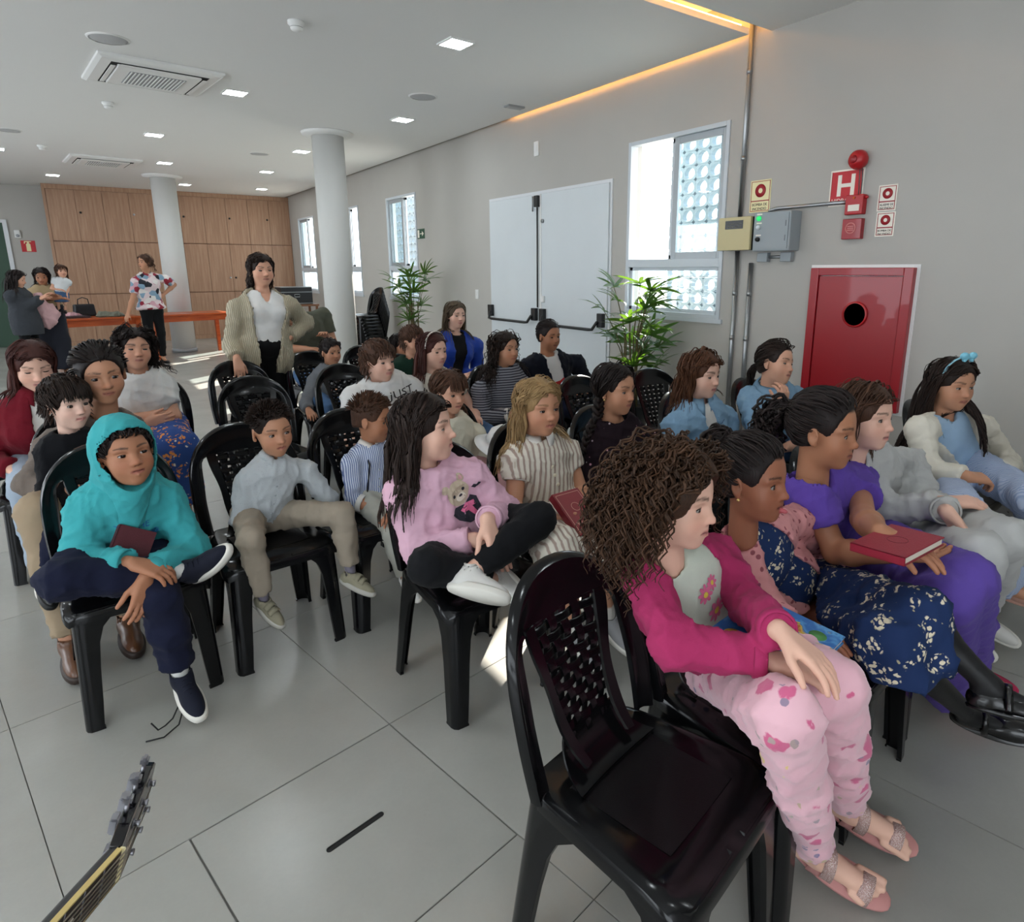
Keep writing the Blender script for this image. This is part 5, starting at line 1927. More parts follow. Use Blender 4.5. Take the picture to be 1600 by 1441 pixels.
def make_shoes(p, kind='sneaker', m=None, sole=None, length=None, extra=None, strap=None):
    T = p.T; L_ = length or .245 * T
    for nm, an in (('l', p.anl), ('r', p.anr)):
        td = getattr(p, 'toe_' + nm); up = getattr(p, 'fup_' + nm); lat = np.cross(td, up)
        so = an - up * .074 * T
        base = so - td * .055 * T
        w = .155 * L_
        n = 28
        # outline of the sole
        out = []
        for k in range(n):
            a_ = 2 * math.pi * k / n
            u = .5 - .5 * math.cos(a_)             # 0 heel .. 1 toe
            wid = w * (.86 + .30 * u - .10 * (2 * u - 1) ** 2) * math.sin(a_)
            wid = math.copysign(abs(math.sin(a_)) ** .72, math.sin(a_)) * w * (.82 + .32 * math.sin(u * math.pi * .75))
            out.append((u * L_, wid))
        def P_(u, v_, z): return base + td * u + lat * v_ + up * z
        shoe = None
        th = {'sneaker': .022, 'sandal': .020, 'flat': .008, 'mary': .010}.get(kind, .016) * (T + .25)
        if kind != 'sandal':
            Fd = Field(np.minimum(so, base + td * L_) - .09 * T, np.maximum(an, base + td * L_) + .09 * T, .0068 * p.res)
            ww = w * .92
            RR = np.array([td, lat, up])
            Fd.ell(P_(.22 * L_, 0, .026 * T), (.24 * L_, ww * .88, .05 * T), RR, .02 * T)
            Fd.ell(P_(.62 * L_, 0, .016 * T), (.36 * L_, ww * 1.03, .042 * T if kind != 'flat' else .034 * T), RR, .02 * T)
            if kind == 'sneaker':
                Fd.cap(P_(.22 * L_, 0, .04 * T), an + up * .012 * T, .036 * T, .040 * T, .02 * T)
                Fd.cap(P_(.30 * L_, 0, .055 * T), P_(.62 * L_, 0, .035 * T), .034 * T, .026 * T, .02 * T)
                Fd.cap(an - up * .0 * T, an + up * .06 * T, .033 * T, .036 * T, .003, True)
                Fd.cut(an + up * .018 * T, up)
            elif kind == 'mary':
                Fd.ell(P_(.36 * L_, 0, .078 * T), (.24 * L_, ww * .62, .034 * T), RR, .008, True)
            else:
                Fd.ell(P_(.40 * L_, 0, .065 * T), (.36 * L_, ww * .80, .045 * T), RR, .008, True)
            Fd.cut(so + up * .002, -up)
            shoe = finish(Fd, 'shoe', m, p, None, 0)
        mb = MB()
        rows = []
        for (sc, z) in ((.97, 0.0), (1.03, th * .3), (1.03, th * .8), (1.0, th)):
            rows.append([P_(L_ / 2 + (u - L_ / 2) * sc, v_ * sc, z - (th if kind == 'sandal' else th * .25)) for u, v_ in out])
        rr = np.array(rows)
        nn = len(out)
        vv = rr.reshape(-1, 3)
        ff = [(i * nn + k, i * nn + (k + 1) % nn, (i + 1) * nn + (k + 1) % nn, (i + 1) * nn + k) for i in range(3) for k in range(nn)] + [tuple(range(nn))[::-1], tuple(range(3 * nn, 4 * nn))]
        mb.add(vv, ff, True)
        so_o = mb.build('sole' if shoe is not None else 'shoe', sole or m, shoe if shoe is not None else p.root, p.root.location)
        holder = shoe if shoe is not None else so_o
        def band(u, z, width, mm, nm_, a0=-100, a1=100, hgt=.05, thick=.003, slant=0.0):
            rows = []
            for k in range(15):
                a_ = math.radians(a0 + (a1 - a0) * k / 14)
                rows.append([P_(u * L_ + dd + slant * math.sin(a_) * .02, math.sin(a_) * w * 1.02, max(0.0, math.cos(a_)) * hgt * T + z) for dd in (-width / 2, width / 2)])
            me = MB().grid(np.array(rows)).mesh(nm_, mm)
            o_ = link(nm_, me, None, holder); me.transform(Matrix.Translation(-Vector(p.root.location)))
            mods(o_, solid=thick, offset=0)
        if kind == 'sandal':
            gl_ = strap[1]
            band(.74, .002, .026 * (T + .3), gl_, 'strap', hgt=.056)
            band(.34, .012, .024 * (T + .3), gl_, 'strap', hgt=.096, slant=.4)
            mbb = MB().grid(np.array([[P_(L_ * (.36 + .38 * k / 6), dd, (.072 - .034 * (k / 6)) * T) for dd in (-.010, .010)] for k in range(7)]))
            me = mbb.mesh('strap', strap[0]); o_ = link('strap', me, None, holder); me.transform(Matrix.Translation(-Vector(p.root.location))); mods(o_, solid=.003, offset=0)
            for s_ in (-1, 1):
                mbb = MB().grid(np.array([[P_(L_ * (.24 + .06 * dd), s_ * w * (1.0 - .12 * k / 4), .055 * T * k / 4) for dd in (-1, 1)] for k in range(5)]))
                me = mbb.mesh('strap', strap[0]); o_ = link('strap', me, None, holder); me.transform(Matrix.Translation(-Vector(p.root.location))); mods(o_, solid=.003, offset=0)
        elif kind == 'mary':
            band(.36, .012, .014, m, 'strap', hgt=.068)
        elif kind == 'sneaker' and extra == 'velcro':
            band(.46, .020, .020, m, 'strap', hgt=.060, a0=-62, a1=62); band(.60, .016, .020, m, 'strap', hgt=.054, a0=-62, a1=62)
        elif kind == 'sneaker' and extra is not None:
            for q in range(4):
                mbb = MB().tube([P_(L_ * (.40 + .075 * q), -w * .42, (.074 - .006 * q) * T), P_(L_ * (.42 + .075 * q), 0, (.088 - .008 * q) * T), P_(L_ * (.40 + .075 * q), w * .42, (.074 - .006 * q) * T)], .0028, 6)
                mbb.build('lace', extra, holder, p.root.location)
        setattr(p, 'shoe_' + nm, holder)


# ---- hair styles ----------------------------------------------------------------------------------


def hair_cap(p, th=.03, low=-.20, face_z=.29, ears=True, face_r=.30, sides=.0):
    hd = p.hd; H = hd.H
    Fd = Field(hd.c - .62 * H, hd.c + .66 * H, .032 * H * max(1, p.res * .8))
    def E(q, r, k=.03, sub=False): Fd.ell(hd.W(q), np.array(r) * H, hd.R, k * H, sub)
    E((0, -.055, .135), (.335 + th, .405 + th, .365 + th))
    E((0, -.14, -.08), (.29 + th, .29 + th, .26 + th), .05)
    zc = face_z - .42
    E((0, .46, zc + .05), (face_r + .05, .40, .44), .03, True)
    if ears:
        for s_ in (-1, 1): E((s_ * .40, .02, -.11), (.13, .14, .17), .02, True)
    n = hd.R[2] * -1 + hd.R[1] * .25
    Fd.cut(hd.W((0, -.2, low)), n)
    return Fd


def lock_radius(N, S, r, rng, tip=.25):
    s_ = np.linspace(0, 1, S)
    prof = np.minimum(1, .55 + 2.0 * s_) * (1 - (1 - tip) * np.clip((s_ - .55) / .45, 0, 1) ** 1.5)
    return r * rng.uniform(.7, 1.25, (N, 1)) * prof[None]


def hair_object(p, hcol, cap, batches, name='hair'):
    rng = np.random.default_rng(int(abs(p.O[0] * 977 + p.O[1] * 131)) + 3)
    m = hair_mat('hair_' + hcol, *HAIR[hcol])
    parts = []
    if cap is not None:
        v, f = cap.mesh()
        q = p.hd.L(v)
        nz = np.sin(q[:, 0] * 60 + np.sin(q[:, 1] * 14) * 2) * .5 + .5
        c = np.stack([.15 + .25 * nz, np.mod(np.arctan2(q[:, 0], q[:, 1] + .5) * 3, 1), q[:, 2] * .5 + .5], 1)
        parts.append((v, f, c))
    for (P, rad, sides, flat) in batches:
        v, f, c = tubes(P, rad, sides, flat, None, rng)
        parts.append((v, f, c))
    V, Fq, C = merge_parts(parts)
    o = put_mesh(name, V, Fq, m, p.root, None, C)
    p.hair = o
    return o


def body_spheres(p):
    T = p.T
    out = [(p.neck - p.TR[2] * .01, .062 * T), (lerp(p.neck, p.shl, .55), .055 * T), (lerp(p.neck, p.shr, .55), .055 * T), (p.shl, .052 * T), (p.shr, .052 * T)]
    for t_, r_ in ((.82, .125), (.62, .135), (.42, .13)):
        for s_ in (-.45, .45):
            out.append((lerp(p.hip, p.neck, t_) + p.TR[0] * s_ * .13 * T, r_ * T))
    return out


def seed(p):
    return np.random.default_rng(int(abs(p.O[0] * 1000 + p.O[1] * 313)) + 1)


def dens(p):
    return 1.0 if p.res <= 1.0 else .6 if p.res < 1.6 else .4


def style_short(th=.035, n=650, length=.15, sweep=(0, .7, -.2), face_z=.29, low=-.16, fade=False, r=.015, messy=.3, fringe=0, lift=.12):
    def go(p, hcol):
        rng = seed(p); n_ = int(n * dens(p))
        cap = hair_cap(p, th * (.55 if fade else 1.0), low, face_z)
        roots = scalp_roots(n_, rng, low=low, face_z=face_z)
        if fade:
            roots = roots[roots[:, 2] > .16]
        nrm = (roots - ELL_C) / ELL_R ** 2; nrm /= np.linalg.norm(nrm, axis=1)[:, None]
        d0 = np.array(sweep) + nrm * lift + rng.normal(size=roots.shape) * messy
        L_ = rng.uniform(.7, 1.2, len(roots)) * length
        P = grow(p.hd, roots, d0, L_, 5, .10, np.full(len(roots), th * .9) + rng.uniform(0, .02, len(roots)), hug=lift < .3, face_lim=.22)
        bt = [(P, lock_radius(len(roots), 6, r * p.hd.H * 1.15, rng, .3), 4, .6)]
        if fringe:
            k = int(120 * dens(p))
            rx = rng.uniform(-.26, .26, k); ry = .20 + .10 * (1 - (rx / .3) ** 2); rz = .36 + .06 * (1 - (rx / .3) ** 2) + rng.uniform(-.05, .05, k)
            roots = np.stack([rx, ry, rz], 1)
            d0 = np.stack([rx * .5 + rng.normal(size=k) * .15 + .0, np.full(k, .9), np.full(k, -.35)], 1)
            P = grow(p.hd, roots, d0, rng.uniform(.85, 1.1, k) * fringe, 8, .30, np.full(k, .035) + rng.uniform(0, .02, k), face_top=-2)
            bt.append((P, lock_radius(k, 9, r * p.hd.H * 1.3, rng, .4), 4, .55))
        hair_object(p, hcol, cap, bt)
    return go


def style_long(length=1.4, n=470, part=0.0, th=.03, wave=.0, wl=.4, r=.018, grav=.20, layer=(.02, .07), bangs=0.0, face_z=.27, back=-.45, front_fall=.35, spread=1.0, steps=18, tip=.3, half_up=False, low=-.30, front_lim=.10):
    def go(p, hcol):
        rng = seed(p); n_ = int(n * dens(p))
        cap = hair_cap(p, th, low, face_z, ears=False, face_r=.27)
        bt = []
        for nn, rr, fl_, edge in ((int(n_ * .22), r * 2.3, .35, False), (int(n_ * .62), r * .62, .8, False), (int(n_ * .20), r * .62, .8, True)):
            roots = scalp_roots(nn * (14 if edge else 1), rng, low=-.10, face_z=face_z)
            if edge:
                line = np.where(roots[:, 1] > -.02, (face_z) * np.clip((roots[:, 1] + .02) / .27, 0, 1) ** .8, -.13)
                roots = roots[np.argsort(roots[:, 2] - line - .5 * (roots[:, 1] < 0.0))][-0:][:nn] if False else roots[np.argsort(np.abs(roots[:, 2] - line) + 2.0 * (roots[:, 1] < .02))[:nn]]
            nn = len(roots)
            sgn = np.where(roots[:, 0] > part, 1.0, -1.0)
            up = np.clip((roots[:, 2] - .1) / .4, 0, 1)
            fr = np.clip((roots[:, 1] - .0) / .3, 0, 1)
            d0 = np.stack([sgn * (1.0 * spread) * (.25 + up), back * (1 - .2 * fr) + rng.normal(size=nn) * .1 - .25 * fr, -.35 - .4 * (1 - up)], 1)
            L_ = length * rng.uniform(.82, 1.08, nn) * (1 - .12 * (1 - up))
            lay = rng.uniform(layer[0], layer[1], nn) + (0 if fl_ < .5 else .012)
            P = grow(p.hd, roots, d0, L_, steps, grav, lay, body_spheres(p), wave, wl, rng, hug=True, face_lim=front_lim)
            bt.append((P, lock_radius(nn, steps + 1, rr * p.hd.H, rng, tip), 3 if fl_ > .5 else 4, fl_))
        if bangs:
            k = int(110 * dens(p))
            rx = rng.uniform(-.25, .25, k)
            roots = np.stack([rx, .21 + .09 * (1 - (rx / .3) ** 2), .37 + .05 * (1 - (rx / .3) ** 2) + rng.uniform(-.05, .04, k)], 1)
            d0 = np.stack([rx * .6 + rng.normal(size=k) * .1, np.full(k, .8), np.full(k, -.4)], 1)
            P = grow(p.hd, roots, d0, rng.uniform(.85, 1.1, k) * bangs, 8, .32, np.full(k, .03) + rng.uniform(0, .015, k), face_top=-2)
            bt.append((P, lock_radius(k, 9, .018 * p.hd.H, rng, .4), 4, .5))
        hair_object(p, hcol, cap, bt)
    return go


def fringe_locks(p, rng, ln):
    k = int(130 * dens(p)); rx = rng.uniform(-.26, .26, k)
    roots = np.stack([rx, .21 + .09 * (1 - (rx / .3) ** 2), .37 + .05 * (1 - (rx / .3) ** 2) + rng.uniform(-.05, .04, k)], 1)
    d0 = np.stack([rx * .6 + rng.normal(size=k) * .1, np.full(k, .8), np.full(k, -.4)], 1)
    P = grow(p.hd, roots, d0, rng.uniform(.85, 1.1, k) * ln, 8, .32, np.full(k, .03) + rng.uniform(0, .015, k), face_top=-2)
    return (P, lock_radius(k, 9, .016 * p.hd.H, rng, .4), 4, .5)


def style_tail(tie=(0, -.46, .18), tail=.9, n=430, tail_n=90, wave=.0, wl=.35, tail_r=.03, tail_d=(0, -.8, .3), grav=.2, th=.022, face_z=.30, bun=0.0, puff=.05, band=None, tails=None, part=0.0, braid=None, bangs=0.0):
    def go(p, hcol):
        rng = seed(p); n_ = int(n * dens(p))
        cap = hair_cap(p, th, -.22, face_z, face_r=.35)
        roots = scalp_roots(n_, rng, low=-.16, face_z=face_z)
        bt = []
        ties = tails or [(tie, tail_d)]
        for ti, (tp, td) in enumerate(ties):
            rt = roots if len(ties) == 1 else roots[(roots[:, 0] > part) == (tp[0] > 0)]
            tg = np.array(tp)
            dist = np.linalg.norm(rt - tg, axis=1)
            P = grow(p.hd, rt, tg - rt + rng.normal(size=rt.shape) * .03, dist * 1.05, 9, 0.0, np.full(len(rt), th * 1.3) + rng.uniform(0, .012, len(rt)), None, 0, .3, rng, tg, .35)
            bt.append((P, lock_radius(len(rt), 10, .0145 * p.hd.H, rng, .7), 3, .7))
            if braid is not None:
                # plait: three strands winding around a hanging axis
                ax = grow(p.hd, np.array([tg]), np.array([td], float), np.array([tail]), 40, grav, np.full(1, .06), body_spheres(p))[0]
                T_ = np.gradient(ax, axis=0); T_ /= np.linalg.norm(T_, axis=1)[:, None]
                U_ = np.cross(T_, p.TR[1]); U_ /= np.linalg.norm(U_, axis=1)[:, None] + 1e-6
                V_ = np.cross(T_, U_)
                s_ = np.linspace(0, 1, len(ax))
                rr = braid * p.hd.H * (1 - .45 * s_)
                ps = []
                for q in range(3):
                    ph = 2 * math.pi * (s_ * tail * 2.6) + q * 2 * math.pi / 3
                    ps.append(ax + U_ * (rr * np.sin(ph))[:, None] + V_ * (rr * .55 * np.sin(2 * ph))[:, None])
                bt.append((np.array(ps), np.repeat((rr * .78)[None], 3, 0), 7, .9))
                e_ = ax[-1]
                k = 14
                rt2 = np.repeat(p.hd.L(e_)[None], k, 0) + rng.normal(size=(k, 3)) * .015
                P = grow(p.hd, rt2, rng.normal(size=(k, 3)) * .25 + (p.hd.R @ np.array([0, 0, -1.0])), np.full(k, .22), 5, .2, np.full(k, .05), body_spheres(p))
                bt.append((P, lock_radius(k, 6, .02 * p.hd.H, rng, .2), 4, .6))
                p.braid_ends = getattr(p, 'braid_ends', []) + [e_]
            elif bun:
                k = int(70 * dens(p))
                ph = rng.uniform(0, 6.28, k); 
                base = np.array(tp) + np.array(td) * bun * .55
                s_ = np.linspace(0, 1, 14)
                ax1 = rng.normal(size=(k, 3)); ax1 /= np.linalg.norm(ax1, axis=1)[:, None]
                ax2 = np.cross(ax1, rng.normal(size=(k, 3))); ax2 /= np.linalg.norm(ax2, axis=1)[:, None]
                th_ = s_[None] * 4.2 + ph[:, None]
                rad = bun * rng.uniform(.55, 1.0, (k, 1))
                Q = base + rad[..., None] * (np.cos(th_)[..., None] * ax1[:, None] + np.sin(th_)[..., None] * ax2[:, None])
                bt.append((p.hd.W(Q), lock_radius(k, 14, .026 * p.hd.H, rng, .6), 4, .6))
            else:
                k = int(tail_n * dens(p))
                rt2 = tg + rng.normal(size=(k, 3)) * .03
                d2 = np.array(td) + rng.normal(size=(k, 3)) * puff * 4
                P = grow(p.hd, rt2, d2, tail * rng.uniform(.7, 1.1, k), 16, grav, rng.uniform(.03, .03 + puff, k), body_spheres(p), wave, wl, rng)
                bt.append((P, lock_radius(k, 17, tail_r * p.hd.H, rng, .25), 4, .55))
        if bangs:
            bt.append(fringe_locks(p, rng, bangs))
        hair_object(p, hcol, cap, bt)
        if band:
            for tp, td in ties:
                c = p.hd.W(tp); d_ = unit(np.array(td) @ p.hd.R)
                u_ = unit(np.cross(d_, [.2, .1, 1])); w_ = np.cross(d_, u_)
                r_ = .06 * p.hd.H
                mb = MB().tube([c + (u_ * math.cos(a_) + w_ * math.sin(a_)) * r_ for a_ in np.linspace(0, 6.2832, 17)], .028 * p.hd.H, 8, cap=False)
                mb.build('hair_tie', band, p.hair, p.root.location)
    return go


def style_curly(length=.95, top_flat=.72, n=760, puff=(.02, .18), wave=.030, wl=.20, r=.017, grav=.13, face_z=.25, part=.06, th=.07, steps=24):
    def go(p, hcol):
        rng = seed(p); n_ = int(n * dens(p))
        cap = hair_cap(p, th, -.30, face_z, ears=False, face_r=.285)
        roots = scalp_roots(n_, rng, low=-.16, face_z=face_z)
        nrm = (roots - ELL_C) / ELL_R ** 2; nrm /= np.linalg.norm(nrm, axis=1)[:, None]
        sgn = np.where(roots[:, 0] > part, 1.0, -1.0)
        fr = np.clip((roots[:, 1]) / .3, 0, 1)
        d0 = nrm * .9 + np.stack([sgn * .9, -.25 - .9 * fr, np.full(n_, -.05)], 1) + rng.normal(size=(n_, 3)) * .25
        upz = np.clip((roots[:, 2] - .0) / .45, 0, 1)
        lay = rng.uniform(puff[0], puff[1], n_) * (1 - top_flat * upz)
        P = grow(p.hd, roots, d0, length * rng.uniform(.7, 1.1, n_), steps, grav, lay, body_spheres(p), wave, wl, rng, face_lim=.04, face_top=.30)
        hair_object(p, hcol, cap, [(P, lock_radius(n_, steps + 1, r * p.hd.H, rng, .35), 3, .9)])
    return go


# ---- small things worn or printed on the clothes -------------------------------------------------
from mathutils.bvhtree import BVHTree


def project_print(p, garment, shapes, center_t=.62, size=.1, lift=.0016, off=(0, 0), name='print', n_sub=3):
    """shapes: list of (polygon points in unit square, material, layer). laid onto the front of the garment by ray casting along the chest"""
    me = garment.data
    bv = BVHTree.FromObject(garment, bpy.context.evaluated_depsgraph_get()) if False else BVHTree.FromPolygons([v.co for v in me.vertices], [tuple(q.vertices) for q in me.polygons])
    R = p.TR
    c = lerp(p.hip, p.neck, center_t) - np.array(p.root.location)
    out = []
    for (pts, m, lay, nm) in shapes:
        bm = bmesh.new()
        for poly in (pts if isinstance(pts[0][0], (tuple, list, np.ndarray)) else [pts]):
            vs_ = [bm.verts.new((q[0], q[1], 0)) for q in poly]
            try: bm.faces.new(vs_)
            except ValueError: pass
        bmesh.ops.triangulate(bm, faces=bm.faces)
        for _ in range(n_sub):
            es = [e_ for e_ in bm.edges if e_.calc_length() > .12]
            if not es: break
            bmesh.ops.subdivide_edges(bm, edges=es, cuts=1, use_grid_fill=True)
            bmesh.ops.triangulate(bm, faces=bm.faces)
        for v_ in bm.verts:
            w = c - R[0] * 0 + R[0] * (v_.co.x * size + off[0]) + R[2] * (v_.co.y * size + off[1])
            o_ = Vector(w + R[1] * .165 * p.T * p.fat)
            hit = bv.ray_cast(o_, Vector(-R[1]))
            if hit[0] is not None:
                v_.co = hit[0] + Vector(R[1]) * (lift + .0007 * lay)
            else:
                v_.co = Vector(w + R[1] * .11 * p.T)
        me2 = bpy.data.meshes.new(nm); bm.to_mesh(me2); bm.free()
        out.append(link(nm, me2, m, garment))
    return out


def disc(cx, cy, r, n=14, ry=None, rot=0.0):
    ry = r if ry is None else ry
    o = []
    for k in range(n):
        a_ = 2 * math.pi * k / n
        x, y = r * math.cos(a_), ry * math.sin(a_)
        o.append((cx + x * math.cos(rot) - y * math.sin(rot), cy + x * math.sin(rot) + y * math.cos(rot)))
    return o


def text_polys(s, w, h, cx=0.0, cy=0.0):
    me = text_mesh(s, 1.0, 0.0)
    xs = [v.co.x for v in me.vertices]; ys = [v.co.y for v in me.vertices]
    kx, ky = w / (max(xs) - min(xs)), h / (max(ys) - min(ys))
    mx, my = (max(xs) + min(xs)) / 2, (max(ys) + min(ys)) / 2
    po = [[((me.vertices[i].co.x - mx) * kx + cx, (me.vertices[i].co.y - my) * ky + cy) for i in q.vertices] for q in me.polygons]
    bpy.data.meshes.remove(me)
    return po


def head_band(p, m, lift=.055, y=.02, tilt=0.0, wdt=.035, name='headband', a0=-95, a1=95):
    rows = []
    for k in range(25):
        a_ = math.radians(a0 + (a1 - a0) * k / 24)
        pt = lambda dy: p.hd.W((math.sin(a_) * (.335 + lift), y + dy + tilt * math.cos(a_), .135 + math.cos(a_) * (.365 + lift)))
        rows.append([pt(-wdt), pt(-wdt * .3), pt(wdt * .3), pt(wdt)])
    me = MB().grid(np.array(rows)).mesh(name, m)
    me.transform(Matrix.Translation(-Vector(p.root.location)))
    o = link(name, me, None, p.hair)
    mods(o, solid=.004, offset=0)
    return o


def book(name, label, c, right, up, w, h, th, cover, group=None, title=None, open_=0.0):
    """closed book lying with its front cover facing right x up"""
    r = unit(right); u = unit(np.asarray(up) - r * (np.asarray(up) @ r)); n = np.cross(r, u)
    root = empty(name, tuple(c), 0, label, 'book', group)
    M_ = frame_matrix((0, 0, 0), r, u)
    pages = mat('paper_edge', 'd9d2c2', .8)
    o = MB().box((-w / 2 + .004, -h / 2 + .004, -th / 2 + .003), (w / 2 - .004, h / 2 - .004, th / 2 - .003)).build('pages', pages, root); o.data.transform(M_)
    mb = MB().box((-w / 2, -h / 2, th / 2 - .003), (w / 2, h / 2, th / 2), bev=.001).box((-w / 2, -h / 2, -th / 2), (w / 2, h / 2, -th / 2 + .003), bev=.001).box((-w / 2, -h / 2, -th / 2), (-w / 2 + .004, h / 2, th / 2), bev=.001)
    cv = mb.build('cover', cover, root); cv.data.transform(M_)
    root['Mx'] = 0
    del root['Mx']
    return root, cv, M_, (w, h, th)
# ================================================================== THE PEOPLE


def S(k):
    return C_[k]


# ---- patterned cloths
def stripes(name, base, line, pitch, width=.45, axis=0, soft=.12, warp=.0):
    if name in MATS: return MATS[name]
    t = NT(name)
    a = t.sep()[axis]
    if warp:
        a = t.math('ADD', a, t.math('MULTIPLY', t.noise(8, 2.0), warp))
    w = t.math('FRACT', t.math('DIVIDE', a, pitch))
    f = t.ramp(w, [(0, 0.0), (1 - width - soft, 0.0), (1 - width, 1.0), (1 - soft, 1.0), (1.0, 0.0)])
    n = t.noise(14, 4.0)
    c = t.mix(f, (*lin(base), 1), (*lin(line), 1))
    t.set('Base Color', t.mix(t.math('MULTIPLY', n, .25), c, (*[v * .55 for v in lin(base)], 1)))
    t.set('Roughness', .9); t.set('Specular IOR Level', .2)
    t.bump(t.math('ADD', t.noise(20, 3.0), t.math('MULTIPLY', f, .25)), .3, .006)
    MATS[name] = t.m
    return t.m


def dots(name, base, dot, scale, size=.18, dot2=None, rnd=1.0, thresh=.0):
    if name in MATS: return MATS[name]
    t = NT(name)
    v = t.n('ShaderNodeTexVoronoi'); v.inputs['Scale'].default_value = scale; v.inputs['Randomness'].default_value = rnd
    t.put(v.inputs['Vector'], t.obj())
    f = t.ramp(v.outputs['Distance'], [(0, 1.0), (size, 1.0), (size + .05, 0.0)])
    sp = t.n('ShaderNodeSeparateColor'); t.put(sp.inputs[0], v.outputs['Color'])
    if thresh:
        f = t.math('MULTIPLY', f, t.math('GREATER_THAN', sp.outputs[0], thresh))
    dc = (*lin(dot), 1) if dot2 is None else t.mix(sp.outputs[1], dot, dot2)
    n = t.noise(10, 4.0)
    c = t.mix(f, (*lin(base), 1), dc)
    t.set('Base Color', t.mix(t.math('MULTIPLY', n, .25), c, (*[q * .5 for q in lin(base)], 1)))
    t.set('Roughness', .9); t.set('Specular IOR Level', .2)
    t.bump(t.noise(18, 3.0), .3, .006)
    MATS[name] = t.m
    return t.m


def floral(name, base, petal, leaf, scale=16, size=.34):
    if name in MATS: return MATS[name]
    t = NT(name)
    wv = t.n('ShaderNodeVectorMath', operation='ADD')
    nz = t.n('ShaderNodeTexNoise'); nz.inputs['Scale'].default_value = 30; t.put(nz.inputs['Vector'], t.obj())
    sc = t.n('ShaderNodeVectorMath', operation='SCALE'); t.put(sc.inputs[0], nz.outputs['Color']); sc.inputs['Scale'].default_value = .03
    t.put(wv.inputs[0], t.obj()); t.put(wv.inputs[1], sc.outputs[0])
    v = t.n('ShaderNodeTexVoronoi'); v.inputs['Scale'].default_value = scale; t.put(v.inputs['Vector'], wv.outputs[0])
    v2 = t.n('ShaderNodeTexVoronoi'); v2.inputs['Scale'].default_value = scale * 4.5; t.put(v2.inputs['Vector'], wv.outputs[0])
    v3 = t.n('ShaderNodeTexVoronoi'); v3.inputs['Scale'].default_value = scale * 2.6; t.put(v3.inputs['Vector'], wv.outputs[0])
    fl_ = t.math('MULTIPLY', t.ramp(v.outputs['Distance'], [(0, 1.0), (size, 1.0), (size + .06, 0.0)]), t.ramp(v2.outputs['Distance'], [(0, 1.0), (.42, 1.0), (.5, 0.0)]))
    lf = t.math('MULTIPLY', t.ramp(v3.outputs['Distance'], [(0, 1.0), (.16, 1.0), (.2, 0.0)]), t.ramp(v.outputs['Distance'], [(0, 1.0), (size + .22, 1.0), (size + .25, 0.0)]))
    c = t.mix(lf, (*lin(base), 1), (*lin(leaf), 1))
    c = t.mix(fl_, c, (*lin(petal), 1))
    t.set('Base Color', c); t.set('Roughness', .85); t.set('Specular IOR Level', .2)
    t.bump(t.noise(18, 3.0), .3, .006)
    MATS[name] = t.m
    return t.m


def denim(name, base, light):
    if name in MATS: return MATS[name]
    t = NT(name)
    f = t.noise(7, 5.0, None, .65); g = t.noise(300, 2.0, t.mapping((1, 1, .3)))
    c = t.mix(f, (*lin(base), 1), (*lin(light), 1))
    t.set('Base Color', t.mix(t.math('MULTIPLY', g, .35), c, (*lin(light), 1)))
    t.set('Roughness', .85); t.set('Specular IOR Level', .2)
    t.bump(t.math('ADD', t.math('MULTIPLY', g, .2), t.noise(16, 3.0)), .4, .006)
    MATS[name] = t.m
    return t.m


WHITE_SOLE = mat('white_rubber', 'd8d5cc', .6)
M_BTN = mat('button_pearl', 'd9d0b8', .3)

# ---------------------------------------------------------------- first row
MAG = cloth('magenta_knit', 'a8305f', .9, .3)
t = NT('pink_printed_fleece')
v1 = t.n('ShaderNodeTexVoronoi'); v1.inputs['Scale'].default_value = 13; t.put(v1.inputs['Vector'], t.obj())
v2 = t.n('ShaderNodeTexVoronoi'); v2.inputs['Scale'].default_value = 27; t.put(v2.inputs['Vector'], t.mapping((1, 1, 1), (.4, .8, .2), (3, 1, 2)))
nz = t.noise(38, 3.0)
s1 = t.n('ShaderNodeSeparateColor'); t.put(s1.inputs[0], v1.outputs['Color'])
bl = t.math('MULTIPLY', t.ramp(t.math('ADD', v1.outputs['Distance'], t.math('MULTIPLY', nz, .42)), [(0, 1.0), (.46, 1.0), (.5, 0.0)]), t.math('GREATER_THAN', s1.outputs[0], .3))
b2 = t.math('MULTIPLY', t.ramp(t.math('ADD', v2.outputs['Distance'], t.math('MULTIPLY', nz, .42)), [(0, 1.0), (.40, 1.0), (.43, 0.0)]), t.math('GREATER_THAN', s1.outputs[1], .38))
c = t.mix(t.noise(7, 3.0), (*lin('dba3b1'), 1), (*lin('e8bcc6'), 1))
c = t.mix(bl, c, (*lin('cc5f86'), 1))
c = t.mix(b2, c, t.mix(s1.outputs[2], 'e7c77c', '7d6d9c'))
t.set('Base Color', c); t.set('Roughness', .95); t.set('Sheen Weight', .3); t.bump(t.noise(22, 4.0), .35, .006)
PINKP = t.m
SAND = cloth('dusty_pink_leather', 'c48a86', .6, .1)
t = NT('rhinestone_strap')
v = t.n('ShaderNodeTexVoronoi'); v.inputs['Scale'].default_value = 420; t.put(v.inputs['Vector'], t.obj())
t.set('Base Color', t.mix(t.ramp(v.outputs['Distance'], [(0, 1.0), (.5, 0.0)]), (*lin('b8968f'), 1), (*lin('fff4ee'), 1))); t.set('Roughness', .25); t.set('Metallic', .1)
t.bump(v.outputs['Distance'], .6, .003)
GLIT = t.m
MINT = cloth('pale_mint_tee', 'c6cdbf', .85)
